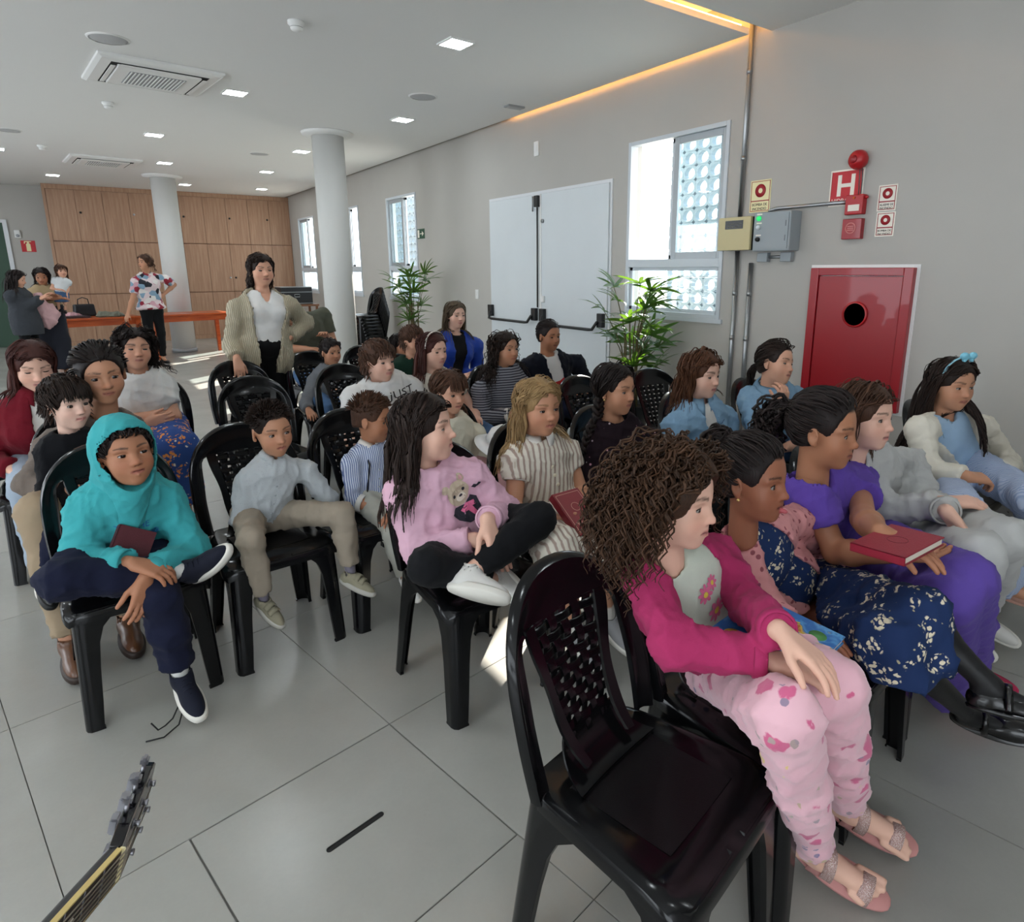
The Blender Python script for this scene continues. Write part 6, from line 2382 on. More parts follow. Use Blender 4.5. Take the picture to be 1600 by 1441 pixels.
p_curly = person('girl with big brown curls in a magenta cardigan and pink printed trousers', S('curly'), [1056, 777, -.02], .200, .80, yaw=20, pitch=-4, skin='fair', hcol='curl',
    hair=style_curly(r=.013, n=1000, steps=22, puff=(.02, .15), length=.9), hs=.138, openv=.8, mouth=.1, cheeks=.12, gaze=(.1, 0),
    J=dict(shr=[1012, 905, -.05], shl=[1118, 868, -.04], elr=[1052, 1008, .06], ell=[1168, 945, .08], wrr=[1196, 1030, .20], wrl=[1216, 985, .22], knr=[1225, 1118, .27], knl=[1300, 1072, .29], anr=[1274, 1330, None, .125], anl=[1326, 1262, None, .135]),
    hands=dict(r=dict(d=(.5, .75, -.16), n=(.1, 0, -1), curl=.45), l=dict(d=(-.05, .9, -.3), n=(-.2, -.2, -1), curl=.35)),
    top=dict(m=MAG, name='cardigan', inner=MINT, opening=.10, cuff_m=MAG, wr=.005, hem=-.16, frac=1.0),
    bottom=dict(kind='pants', m=PINKP, e=.016, cut_f=.93, wr=.0055),
    shoes=dict(kind='sandal', m=SAND, sole=SAND, strap=(SAND, GLIT), toe_r=(.22, .9, -.22), toe_l=(.30, .9, -.22), length=.228, fs=1.16))

NAVYF = floral('navy_floral_cotton', '1d2f56', 'd8cdb4', 'a9a184', 20, .36)
QUIL = dots('pink_quilted_dots', 'cf8f90', '8a4a52', 44, .25)
TIGHT = '0b0b0d'
PATENT = mat('black_patent', '050506', .2)
p_tongue = person('small girl with tongue out in a pink dotted jacket over a navy floral dress', S('tongue'), [1178, 748, -.03], .200, .70, yaw=12, pitch=0, skin='brown', hcol='black',
    hair=style_tail(tie=(0, -.40, .32), bun=.21, tail_d=(0, -.75, .5), th=.022), mouth=.5, tongue=True, openv=1.05, gaze=(.1, .0),
    J=dict(shr=[1158, 845, -.06], shl=[1242, 815, -.06], elr=[1188, 930, .0], wrr=[1232, 975, .10], wrl=(.2, .02, .47), ell=(.2, -.08, .58), knr=[1385, 1002, .28], knl=[1432, 962, .31], anr=[1515, 1118, .40], anl=[1545, 1070, .46]),
    hands=dict(r=dict(d=(.3, .9, -.15), n=(0, 0, -1), curl=.3)),
    top=dict(m=QUIL, name='jacket', inner=NAVYF, opening=.085, hem=-.10, cuff_m=QUIL),
    bottom=dict(kind='skirt', m=NAVYF, e=.012, flare=.008, length=.075, drape=.02, tights=TIGHT, name='dress_skirt', wr=.006),
    shoes=dict(kind='mary', m=PATENT, sole=PATENT, toe_r=(.25, .95, .05), toe_l=(.25, .95, .10), length=.20))

PURP = cloth('purple_gauze', '5f46a0', .9, .5, 260)
PURPT = cloth('purple_twill', '5a4596', .85, .25)
PINKSC = cloth('pink_satin', 'd79aa8', .5, .1)
p_purple = person('girl in a purple blouse and purple trousers holding a red book', S('purple'), [1290, 672, -.02], .213, .90, yaw=14, pitch=-3, skin='mid', hcol='black',
    hair=style_tail(tie=(0, -.47, .20), tail=.95, wave=.05, wl=.22, tail_n=150, tail_r=.03, puff=.12, tail_d=(-.1, -.9, .1), grav=.22, band=PINKSC), openv=.85, gaze=(.1, -.05),
    J=dict(shr=[1262, 762, -.05], shl=[1335, 738, -.05], elr=[1305, 862, .05], ell=[1350, 812, .10], wrr=[1385, 868, .20], wrl=[1375, 832, .22], knr=[1485, 935, .36], knl=[1515, 905, .38], anr=[1478, 1085, None, .09], anl=[1512, 1045, None, .09]),
    hands=dict(r=dict(d=(.5, .7, .05), n=(.2, .1, 1), curl=.35), l=dict(d=(.1, .9, -.2), n=(0, 0, -1), curl=.3)),
    top=dict(m=PURP, name='blouse', sleeve='short', frac=.62, puff=.010, vneck=.03, neck_w=1.4, wr=.004, hem=-.06),
    bottom=dict(kind='pants', m=PURPT, e=.012, flare=.022, cut_f=.98), shoes=dict(kind='flat', m=cloth('magenta_shoe', 'a02a4a'), length=.2))

GREYS = cloth('light_grey_fleece', 'b4b4b2', .95, .3)
p_grey = person('girl in a light grey sweatsuit with hands raised over her lap', S('grey'), [1352, 650, -.02], .205, .84, yaw=2, pitch=0, skin='fair', hcol='brown', res=1.2,
    hair=style_long(1.45, wave=.014, wl=.5, part=.05), mouth=.2, openv=.9, gaze=(.1, .1),
    J=dict(shr=[1345, 735, -.05], shl=[1420, 722, -.05], elr=[1385, 800, .05], wrr=[1470, 785, .20], ell=[1455, 785, .08], wrl=[1480, 800, .24], knr=[1530, 868, .36], knl=[1568, 842, .38], anr=[1492, 985, None, .13], anl=[1530, 965, None, .13]),
    hands=dict(r=dict(d=(.5, .8, .1), n=(.2, 0, -1), curl=.5), l=dict(d=(.1, .6, -.8), n=(-.6, -.3, -.3), curl=.4)),
    top=dict(m=GREYS, name='sweatshirt', e=.016, rib=GREYS, cuff_m=GREYS, wr=.0055), bottom=dict(kind='pants', m=GREYS, e=.016, cut_f=.9, wr=.0055), shoes=dict(kind='sneaker', m=cloth('white_canvas', 'd6d4cf'), sole=WHITE_SOLE))

CREAMK = cloth('cream_cardigan_knit', 'd6d0c2', .92, .3)
SKYT = cloth('sky_blue_tee', '9fbbd6', .85)
BLUESTR = stripes('pale_blue_corduroy', 'b4c0d6', '93a3c4', .008, .45, 0, .2)
p_bow = person('girl with a pale blue bow, cream cardigan and blue ribbed trousers', S('bow'), [1488, 600, -.02], .220, .98, yaw=-22, pitch=-6, skin='tan', hcol='dark', wide=1.1, fat=1.12, res=1.2,
    hair=style_long(2.2, wave=.012, wl=.7, part=.02, layer=(.015, .06)), openv=.75, gaze=(.25, -.05),
    J=dict(shr=[1440, 672, -.04], shl=[1535, 668, -.04], elr=[1448, 735, .02], ell=[1578, 725, .02], wrr=[1512, 745, .18], wrl=[1565, 735, .18], knr=[1500, 798, .32], knl=[1612, 780, .36], anr=[1562, 912, .34], anl=[1640, 905, .34]),
    hands=dict(r=dict(d=(.85, .45, -.15), n=(0, -.4, -1), curl=.8), l=dict(d=(-.8, .5, -.1), n=(0, -.5, -1), curl=.9)),
    top=dict(m=CREAMK, name='cardigan', inner=SKYT, opening=.085, e=.013, hem=-.04), bottom=dict(kind='pants', m=BLUESTR, e=.016, flare=.045, cut_f=.9),
    shoes=dict(kind='flat', m=cloth('blush_shoe', 'c79c8c', .6), length=.215, toe_r=(.2, .9, -.1)))
# ---------------------------------------------------------------- second row
PINKF = cloth('pale_pink_fleece', 'd3a9bb', .95, .25)
BLACKJ = cloth('black_jogger', '0f1013', .9, .3)
WCANV = cloth('white_canvas', 'd6d4cf', .8, .15)
p_pink = person('girl with long dark hair in a pale pink bear sweatshirt sitting cross-legged', S('pink'), [665, 668, -.03], .232, .92, yaw=48, pitch=4, skin='fair', hcol='dark', child=.8,
    hair=style_long(1.55, part=.0, wave=.014, wl=.6, layer=(.01, .05)), mouth=.25, openv=.6, gaze=(.1, -.1), tw=14,
    J=dict(shr=[628, 772, -.06], shl=[735, 745, -.02], elr=[655, 862, .03], ell=[790, 800, .05], wrr=[742, 842, .16], wrl=[760, 812, .20], knr=[668, 885, .20], knl=[842, 812, .26], anr=[770, 905, .22], anl=[735, 895, .26]),
    hands=dict(r=dict(d=(.55, .5, -.5), n=(.1, -.3, -1), curl=.35), l=dict(d=(-.1, .6, -.6), n=(-.4, -.2, -1), curl=.5)),
    top=dict(m=PINKF, name='sweatshirt', e=.017, rib=cloth('dark_trim', '2a1d26'), neck_w=1.3, wr=.0055, cuff_m=PINKF), bottom=dict(kind='pants', m=BLACKJ, e=.008, cut_f=.9),
    shoes=dict(kind='sneaker', m=WCANV, sole=WHITE_SOLE, extra=WHITE_SOLE, toe_l=(.55, .75, -.1), toe_r=(.1, .6, -.4), length=.2))

CREAMSTR = stripes('cream_striped_linen', 'd9d2c4', 'a08a80', .022, .38, 0, .12)
WHITEC = cloth('white_cotton', 'd9d6d0', .85, .25)
p_white = person('blonde girl smiling in a cream striped dress with a red book on her lap', S('white'), [842, 636, .0], .215, .88, yaw=2, pitch=-2, skin='tan', hcol='blond', smile=.8, mouth=.35, gaze=(.15, 0),
    hair=style_long(1.45, part=-.03, wave=.016, wl=.55, layer=(.01, .05)), openv=.7,
    J=dict(shr=[808, 722, -.03], shl=[885, 708, -.03], elr=[802, 800, .02], ell=[908, 772, .03], wrr=[862, 812, .20], wrl=[925, 792, .20], knr=[872, 862, .32], knl=[935, 850, .33], anr=[900, 985, .30], anl=[950, 962, .32]),
    hands=dict(r=dict(d=(.5, .6, .1), n=(.3, .3, .6), curl=.5), l=dict(d=(-.2, .7, .0), n=(-.2, -.1, 1), curl=.5)),
    top=dict(m=CREAMSTR, name='dress_bodice', sleeve='cap', frac=.38, puff=.006, collar=WHITEC, neck_w=1.2, hem=-.1, cuff_m=WHITEC),
    bottom=dict(kind='skirt', m=CREAMSTR, e=.016, flare=.012, length=.10, drape=.01, name='dress_skirt', wr=.006),
    shoes=dict(kind='sneaker', m=cloth('grey_mesh', '8f8f90'), sole=WHITE_SOLE, sock='d8d4cc', length=.215))

DARKH = dots('dark_speckled_knit', '1e1219', 'c9b8bd', 30, .13, 'b56a85', 1.0, .35)
REDT = cloth('red_hair_tie', 'b0283a', .7)
p_dark = person('girl with two dark braids in a dark speckled sweater', S('dark'), [962, 608, -.01], .216, .92, yaw=14, pitch=-3, skin='tan', hcol='black', res=1.15,
    hair=style_tail(tails=[((-.24, -.18, -.20), (-.3, .15, -.9)), ((.24, -.14, -.20), (.3, .35, -.9))], tail=1.25, braid=.085, grav=.35), openv=.8, gaze=(.1, 0),
    J=dict(shr=[930, 705, -.04], shl=[1015, 690, -.04], elr=[925, 790, .0], ell=[1030, 770, .02]), top=dict(m=DARKH, name='sweater', e=.016, neck_w=1.55, wr=.0055, rib=cloth('black_trim', '151015')),
    bottom=dict(kind='pants', m=BLACKJ), shoes=dict(kind='sneaker', m=cloth('black_canvas', '1b1b1d'), sole=WHITE_SOLE))

DEN = denim('light_denim', '5d7f9f', '8fb0c8')
DEND = denim('blue_jeans', '31486a', '4f6c90')
p_den1 = person('girl with long brown hair in a light denim jacket', S('den1'), [1097, 585, .0], .222, .97, yaw=6, pitch=-4, skin='fair', hcol='chest', res=1.15,
    hair=style_long(1.15, part=-.02, wave=.018, wl=.5, layer=(.02, .08)), openv=.75, gaze=(.1, 0), brow_w=1.3,
    J=dict(shr=[1055, 668, -.03], shl=[1132, 655, -.03], elr=[1050, 742, .0], ell=[1145, 725, .05]), top=dict(m=DEN, name='denim_jacket', e=.018, opening=.03, inner=WHITEC, collar=DEN, wr=.005, cuff_m=DEN),
    bottom=dict(kind='pants', m=BLACKJ), shoes=dict(kind='sneaker', m=WCANV, sole=WHITE_SOLE))
p_den2 = person('girl with a dark ponytail in a denim jacket resting her chin on her hand', S('den2'), [1213, 568, .10], .222, 1.0, yaw=4, pitch=4, roll=-10, skin='light', hcol='dark', res=1.15,
    hair=style_tail(tie=(0, -.43, -.02), tail=.7, wave=.03, wl=.5, tail_n=70, tail_d=(-.3, -.8, -.3)), openv=.7, gaze=(.1, -.05),
    J=dict(shr=[1172, 625, .0], shl=[1242, 622, .02], elr=[1192, 690, .22], wrr=[1222, 640, .27], ell=[1262, 690, .15], wrl=[1225, 700, .24]),
    hands=dict(r=dict(d=(-.15, .1, .9), n=(.2, -1, .2), curl=.75)), top=dict(m=DEN, name='denim_jacket', e=.018, collar=DEN, wr=.005, sleeve='roll', frac=.42, cuff_m=DEN, neck_w=1.4),
    bottom=dict(kind='pants', m=DEND), shoes=dict(kind='sneaker', m=WCANV, sole=WHITE_SOLE))

# ---------------------------------------------------------------- third row
TURQ = cloth('turquoise_fleece', '3fa3a8', .95, .3)
NAVYJ = cloth('navy_jogger', '161a30', .92, .3)
NAVYM = cloth('navy_mesh', '171a28', .8, .2)
p_hood = person('boy in a turquoise hoodie with the hood up and one ankle over his knee', S('hoodie'), [196, 708, .14], .218, .92, yaw=16, pitch=8, roll=2, skin='mid', hcol='black', mouth=.5, openv=.7, gaze=(.15, .1),
    hair=style_short(.015, messy=.2),
    J=dict(neck=[196, 775, .06], shr=[138, 800, .06], shl=[262, 785, .05], elr=[122, 880, .12], ell=[300, 858, .12], wrr=[205, 880, .26], wrl=[228, 900, .28], knr=[98, 905, .22], knl=[250, 935, .28], anr=[285, 893, .24], anl=[282, 1052, .27]),
    hands=dict(r=dict(d=(.8, .4, -.4), n=(0, -.3, -1), curl=.5), l=dict(d=(-.3, .4, -.8), n=(-.3, -1, 0), curl=.4)),
    top=dict(m=TURQ, name='hoodie', e=.019, neck_w=1.45, wr=.006, cuff_m=TURQ, cuff=.045), bottom=dict(kind='pants', m=NAVYJ, e=.016, cut_f=.90, wr=.0055),
    shoes=dict(kind='sneaker', m=NAVYM, sole=WHITE_SOLE, sock='d8d8d4', sock_h=.05, extra=NAVYM, toe_r=(.45, .6, .6), toe_l=(.08, .95, -.25), length=.23))

GREYSH = dots('pale_grey_shirting', 'b3b8bb', '8f979c', 130, .12)
KHAKI = cloth('khaki_twill', '94897a', .85, .3)
TAUPE = cloth('taupe_suede', '8b8672', .85, .2)
p_boy2 = person('small boy in a pale grey shirt and khaki trousers', S('boy2'), [425, 672, .0], .205, .66, yaw=12, pitch=-6, skin='tan', hcol='dark', mouth=.3, gaze=(.2, -.1), roll=3,
    hair=style_short(.03, 900, .09, (0, .5, .3), fade=True, messy=.25, face_z=.31, lift=.35),
    J=dict(shr=[385, 752, -.02], shl=[478, 735, -.02], elr=[375, 812, -.02], ell=[512, 780, .0], wrr=[392, 848, .03], wrl=[500, 812, .06], knr=[392, 845, .20], knl=[535, 802, .20], anr=[412, 935, .18], anl=[548, 895, .24]),
    hands=dict(r=dict(d=(.1, .8, -.4), n=(0, 0, -1), curl=.5), l='hide'),
    top=dict(m=GREYSH, name='shirt', e=.012, collar=GREYSH, hem=-.06, wr=.005, cuff_m=GREYSH), bottom=dict(kind='pants', m=KHAKI, e=.013, cut_f=.88, wr=.005),
    shoes=dict(kind='sneaker', m=TAUPE, sole=mat('grey_rubber', 'a8a59c', .6), extra='velcro', sock='6f6a76', sock_h=.12, toe_r=(.35, .7, -.55), toe_l=(.5, .75, -.3), length=.165))

BSTR = stripes('blue_striped_shirting', 'c3cbdc', '4f5f8f', .0085, .42, 0, .12)
LTROU = cloth('light_grey_trouser', 'a7a69c', .85, .3)
p_stripe = person('small boy with spiky hair in a blue striped shirt and black braces', S('stripe'), [582, 655, -.02], .205, .66, yaw=50, pitch=-8, skin='mid', hcol='brown', openv=.8, res=1.15,
    hair=style_short(.028, 900, .12, (0, .6, .5), fade=True, messy=.25, face_z=.31, lift=.5),
    J=dict(shr=[548, 725, -.02], shl=[625, 715, -.02], elr=[552, 782, .0], ell=[655, 770, .03], wrr=[605, 800, .12], wrl=[625, 795, .16], knr=[612, 828, .20], knl=[660, 812, .22], anr=[632, 900, .2], anl=[680, 890, .22]),
    top=dict(m=BSTR, name='shirt', sleeve='roll', frac=.30, collar=WHITEC, cuff_m=WHITEC, hem=-.05), bottom=dict(kind='pants', m=LTROU, e=.013), shoes=dict(kind='sneaker', m=WCANV, sole=WHITE_SOLE, length=.165))
mb = MB()
for s_ in (-1, 1):
    R_ = p_stripe.TR; T_ = p_stripe.T
    pts = [lerp(p_stripe.hip, p_stripe.neck, t_) + R_[0] * s_ * .05 + R_[1] * (.082 if t_ < .9 else .04) for t_ in (.15, .4, .65, .85, .98)]
    MB().tube(pts, .008, 6, flat=.4).build('brace', mat('black_elastic', '121318', .7), p_stripe.top_obj, p_stripe.root.location)

p_braid = person('girl with a fringe and braids in a cream fuzzy sweater', S('braid'), [702, 612, .0], .205, .74, yaw=14, pitch=-8, skin='light', hcol='brown', mouth=.3, gaze=(.0, -.1), res=1.2,
    hair=style_tail(tails=[((-.27, -.14, -.12), (-.3, .25, -.9)), ((.27, -.10, -.12), (.35, .35, -.9))], tail=1.15, braid=.08, grav=.35, band=REDT, bangs=.30),
    J=dict(shr=[668, 690, -.03], shl=[742, 678, -.03], ell=[765, 735, .04], wrl=[795, 690, .14], elr=[660, 745, .02]), hands=dict(l=dict(d=(.1, .3, .5), n=(.2, .5, -.6), curl=.9)),
    top=dict(m=cloth('cream_fuzzy_knit', 'cfc9b6', .98, .5, 160), name='sweater', e=.016, neck_w=1.5), bottom=dict(kind='skirt', m=cloth('dusty_pink_skirt', 'b98c8c'), length=.06, tights='d8cfc8'), shoes=dict(kind='sneaker', m=WCANV, sole=WHITE_SOLE, length=.18))

# ---------------------------------------------------------------- farther rows
WTEE = cloth('white_tee', 'd8d8d6', .85, .3)
p_just = person('boy with a brown fringe in a white tee printed in black', S('just'), [592, 565, .02], .222, 1.0, yaw=22, pitch=0, skin='fair', hcol='brown', child=.6, res=1.6, mouth=.2, gaze=(.1, 0), openv=.8,
    hair=style_short(.05, 700, .22, (.1, .8, -.4), face_z=.27, messy=.25, fringe=.30, r=.017),
    J=dict(neck=[600, 598, -.02], shr=[552, 622, -.02], shl=[642, 606, -.02], elr=[548, 690, .05], ell=[665, 668, .05], wrr=[640, 665, .22], wrl=[650, 650, .24]), hands=dict(r=dict(d=(-.1, .3, .9), n=(.8, -.2, .2), curl=.4), l=dict(d=(-.5, .3, .6), n=(-.7, -.3, .2), curl=.5)),
    top=dict(m=WTEE, name='tee_shirt', sleeve='short', e=.015, rib=WTEE, neck_w=1.3), bottom=dict(kind='pants', m=BLACKJ), shoes=dict(kind='sneaker', m=WCANV, sole=WHITE_SOLE))
p_band = person('girl with a white headband and long reddish brown hair', S('band'), [677, 548, .0], .215, .95, yaw=18, pitch=-3, skin='fair', hcol='reddish', res=1.7, openv=.75,
    hair=style_long(1.6, n=420, part=0, layer=(.01, .05)), J=dict(shr=[648, 612, -.03], shl=[712, 600, -.03]),
    top=dict(m=cloth('cream_blouse', 'cfc6b8'), name='blouse', sleeve='cap', frac=.3), bottom=dict(kind='pants', m=DEND), shoes=dict(kind='flat', m=WCANV))
head_band(p_band, mat('white_satin', 'd8d3c8', .4), lift=.045, y=.07, wdt=.028)
STRP = stripes('black_white_stripe_knit', '8b8b92', '2c2c36', .016, .5, 2, .1)
p_scurl = person('girl with very long dark curls in a striped sweater', S('scurl'), [790, 545, .0], .215, .97, yaw=14, pitch=0, skin='tan', hcol='dark', res=1.6, openv=.8, gaze=(.1, 0),
    hair=style_long(2.0, n=420, part=-.02, wave=.035, wl=.22, layer=(.02, .11)), J=dict(shr=[752, 612, -.03], shl=[815, 602, -.03], elr=[752, 655, .0], wrr=[800, 648, .17]),
    top=dict(m=STRP, name='sweater', e=.017, rib=WHITEC, cuff_m=WHITEC), bottom=dict(kind='pants', m=BLACKJ), shoes=dict(kind='sneaker', m=WCANV, sole=WHITE_SOLE))
NAVYC = cloth('navy_fleece', '141722', .95, .3)
p_navy = person('child in a navy hooded jacket over a white tee with a red patch', S('navy'), [858, 525, .0], .215, 1.0, yaw=6, pitch=-4, skin='mid', hcol='black', res=1.6, openv=.75,
    hair=style_tail(tie=(0, -.45, .05), tail=.4, th=.02, bun=.10), J=dict(shr=[825, 575, -.03], shl=[900, 568, -.03]),
    top=dict(m=NAVYC, name='jacket', e=.02, opening=.05, inner=WTEE, neck_w=1.7, wr=.006), bottom=dict(kind='pants', m=NAVYJ), shoes=dict(kind='sneaker', m=NAVYM, sole=WHITE_SOLE))
GREYD = cloth('grey_denim', '6f7276', .9, .35)
p_gboy = person('little boy in a grey denim jacket peering over a chair', S('gboy'), [517, 550, .05], .20, .80, yaw=18, pitch=-4, skin='tan', hcol='black', res=1.7, hair=style_short(.035, 300, .14, (0, .8, 0), messy=.3, fringe=.15),
    J=dict(shr=[492, 595, .0], shl=[550, 590, .0], elr=[478, 632, .05], wrr=[482, 640, .14]), top=dict(m=GREYD, name='jacket', e=.016, neck_w=1.4), bottom=dict(kind='pants', m=DEND), shoes=dict(kind='sneaker', m=WCANV, sole=WHITE_SOLE))
p_green = person('boy with a bowl haircut in a dark green hooded jacket', S('green'), [645, 532, .0], .205, .85, yaw=22, skin='light', hcol='brown', res=1.9, hair=style_short(.05, 600, .22, (0, .7, -.5), face_z=.27, messy=.15, fringe=.30, r=.018),
    top=dict(m=cloth('dark_green_fleece', '173025', .95, .3), name='jacket', e=.02, neck_w=1.6), bottom=dict(kind='pants', m=BLACKJ), shoes=dict(kind='sneaker', m=NAVYM, sole=WHITE_SOLE))
ROYAL = cloth('royal_blue_nylon', '1f3f9a', .5, .4)
p_blue = person('woman with long dark ombre hair in a royal blue jacket', S('woman_blue'), [712, 492, .0], .225, 1.02, yaw=4, pitch=-4, skin='fair', hcol='ombre', res=1.9, child=.2, openv=.7,
    hair=style_long(2.0, n=420, part=0, layer=(.01, .05)), bust=.9, J=dict(shr=[688, 545, -.03], shl=[742, 540, -.03]),
    top=dict(m=ROYAL, name='jacket', e=.02, opening=.055, inner=cloth('black_top', '101012'), neck_w=1.6), bottom=dict(kind='pants', m=BLACKJ), shoes=dict(kind='sneaker', m=NAVYM, sole=WHITE_SOLE))
OLIVE = cloth('olive_tee', '55574a', .9, .3)
p_olive = person('man in an olive tee and jeans seated behind the standing woman', S('olive'), [446, 486, .22], .235, 1.08, yaw=0, pitch=0, skin='tan', hcol='black', res=1.9, child=0, fat=1.1, sw=1.15,
    hair=style_short(.03, 200, .1, (0, .5, .2)), J=dict(neck=[470, 500, .05], shr=[445, 512, .0], shl=[505, 492, -.02], ell=[522, 540, .05], elr=[440, 545, .05], wrl=[510, 525, .22], wrr=[478, 545, .25]),
    top=dict(m=OLIVE, name='tee_shirt', sleeve='short', e=.014, frac=.6), bottom=dict(kind='pants', m=DEND, e=.015), shoes=dict(kind='sneaker', m=NAVYM, sole=WHITE_SOLE))

# ---------------------------------------------------------------- women on the far left
WINE = cloth('wine_red_jacket', '6b1422', .9, .35)
p_red = person('woman with straight auburn hair in a wine red jacket looking down', S('red'), [52, 572, .10], .235, 1.02, yaw=12, pitch=-18, skin='fair', hcol='reddish', child=0, res=1.35, openv=.3, bust=1.0,
    hair=style_long(1.25, n=420, part=0, layer=(.01, .04)), J=dict(shr=[-12, 655, .02], shl=[92, 648, .02], elr=[-20, 720, .02], wrr=[20, 735, .2]),
    top=dict(m=WINE, name='jacket', e=.02, opening=.035, inner=WHITEC, collar=WINE), bottom=dict(kind='pants', m=denim('light_jeans', '7f90a4', 'a9b5c2'), e=.015), shoes=dict(kind='sneaker', m=WCANV, sole=WHITE_SOLE))
BROWNK = cloth('taupe_sweater', '6f655e', .92, .35)
p_mother = person('woman with short dark hair in a taupe sweater hugging a boy on her lap', S('mother'), [158, 585, .16], .238, 1.04, yaw=8, pitch=-6, roll=4, skin='tan', hcol='black', child=0, res=1.2, openv=.9, bust=1.0,
    hair=style_tail(tie=(0, -.46, .0), tail=.5, th=.035, n=520, tail_d=(0, -.8, -.4), face_z=.28), J=dict(neck=[165, 668, .08], shr=[85, 700, .06], shl=[205, 685, .06], elr=[52, 755, .12], ell=[232, 770, .1], wrr=[105, 770, .28], wrl=[170, 790, .28], knr=[60, 800, .34], knl=[190, 800, .34], anr=[108, 1000, None, .105], anl=[200, 965, None, .105]),
    hands=dict(r=dict(d=(.9, .1, -.2), n=(0, -1, 0), curl=.5), l=dict(d=(-.9, .1, -.2), n=(0, -1, 0), curl=.5)),
    top=dict(m=BROWNK, name='sweater', e=.018, neck_w=1.3, wr=.005), bottom=dict(kind='pants', m=cloth('beige_trouser', '9c8a72'), e=.015), shoes=dict(kind='sneaker', m=mat('brown_loafer', '5a3a26', .3), sole=mat('brown_sole', '2a1c14', .6)))
BLACKF = cloth('black_fleece', '0e0f13', .95, .3)
p_lap = person('boy with a bowl cut in a black jacket on the lap of the woman', (S('mother')[0] - .04, S('mother')[1] - .13, 5), [105, 630, .12], .205, .74, yaw=34, pitch=-3, skin='pale', hcol='dark', res=1.2, gaze=(.1, 0),
    seat_z=.60, hair=style_short(.045, 700, .22, (0, .8, -.6), face_z=.27, messy=.08, fringe=.30, r=.018),
    J=dict(neck=[112, 695, .08], shr=[80, 712, .08], shl=[150, 705, .08], knr=[92, 840, .30], knl=[135, 850, .32], anr=[78, 895, .30], anl=[112, 905, .3], elr=[78, 770, .14], ell=[160, 765, .14], wrr=[105, 800, .22], wrl=[135, 800, .22]),
    top=dict(m=BLACKF, name='jacket', e=.018, neck_w=1.25), bottom=dict(kind='pants', m=NAVYJ, e=.014), shoes=dict(kind='sneaker', m=mat('black_leather', '0c0c0d', .4), sole=mat('black_rubber', '0c0d0d', .6), length=.19))
FLOR = floral('colourful_print_skirt', '2e4a86', 'd58a4a', 'd8d2c0', 12, .42)
p_tee = person('woman with black curly hair and crossed arms in a white tee', S('tee'), [212, 545, .02], .235, 1.04, yaw=6, pitch=3, roll=-4, skin='light', hcol='black', child=0, res=1.35, openv=.6, bust=.6, fat=.98, brow_w=1.5,
    hair=style_long(.95, n=520, wave=.035, wl=.22, r=.019, layer=(.02, .13), part=.0), J=dict(shr=[165, 615, -.02], shl=[255, 605, -.02], elr=[165, 668, .05], ell=[272, 650, .05], wrr=[225, 662, .16], wrl=[188, 655, .18]),
    hands=dict(r=dict(d=(.9, .1, .1), n=(0, -1, 0), curl=.4), l=dict(d=(-.9, .1, -.1), n=(0, -1, 0), curl=.4)),
    top=dict(m=WTEE, name='tee_shirt', sleeve='short', frac=.6, e=.014), bottom=dict(kind='skirt', m=FLOR, e=.02, flare=.03, length=.30, name='skirt'), shoes=dict(kind='sneaker', m=cloth('beige_suede', '9a8f7e'), sole=WHITE_SOLE))

# ---------------------------------------------------------------- standing people
t = NT('beige_cable_knit')
w = t.n('ShaderNodeTexWave'); w.bands_direction = 'X'; w.inputs['Scale'].default_value = 26; w.inputs['Distortion'].default_value = 3; t.put(w.inputs['Vector'], t.obj())
t.set('Base Color', t.mix(w.outputs[1], (*lin('8f8773'), 1), (*lin('b8ae98'), 1))); t.set('Roughness', .95); t.bump(w.outputs[1], .5, .008)
KNIT = t.m
p_card = person('woman standing in a beige knit cardigan with a hand on a chair back', (1.10, 5.28, 6), [408, 422, .0], .235, 1.0, yaw=10, pitch=-3, skin='light', hcol='dark', child=0, res=1.35, fat=1.15, wide=1.12, bust=1.05, openv=.6, stand=True, group='people standing behind the rows',
    hair=style_long(1.0, n=420, part=.08, wave=.03, wl=.35, r=.02, layer=(.0, .03), back=-.9, low=-.2),
    J=dict(neck=[412, 462, -.02], shr=[372, 482, .0], shl=[452, 478, .0], elr=[362, 540, .02], wrr=[370, 560, .22], ell=[478, 505, -.06], wrl=[452, 528, .06]),
    hands=dict(r=dict(d=(0, .35, -.9), n=(0, -.9, -.3), curl=.5), l=dict(d=(-.9, .2, -.2), n=(-.2, -1, 0), curl=.4)),
    top=dict(m=KNIT, name='cardigan', inner=WTEE, opening=.115, e=.022, ext=.20, loose=1.1, wr=.005, inner_v=.05), bottom=dict(kind='pants', m=cloth('black_trouser', '0e0e10')), shoes=dict(kind='flat', m=mat('black_leather', '0c0c0d', .4)))
t = NT('geometric_print_blouse')
v = t.n('ShaderNodeTexVoronoi'); v.inputs['Scale'].default_value = 14; t.put(v.inputs['Vector'], t.obj())
sp = t.n('ShaderNodeSeparateColor'); t.put(sp.inputs[0], v.outputs['Color'])
t.set('Base Color', t.ramp(sp.outputs[0], [(0, 'd9c6c8'), (.35, 'c99aa4'), (.5, '7d9ab0'), (.62, 'dcd6d2'), (.78, '8e2034'), (.9, '1a1a26')], 'CONSTANT')); t.set('Roughness', .8)
GEO = t.m
Yt = 12.3


def far_person(label, px, py, yw, H, T, deg, **kw):
    q = at_y(px, py, yw)
    return person(label, (q[0], yw, deg), np.array(q) if False else [px, py, 0], H, T, stand=True, res=kw.pop('res', 2.6), child=kw.pop('child', 0), group='people standing by the far table', **kw)


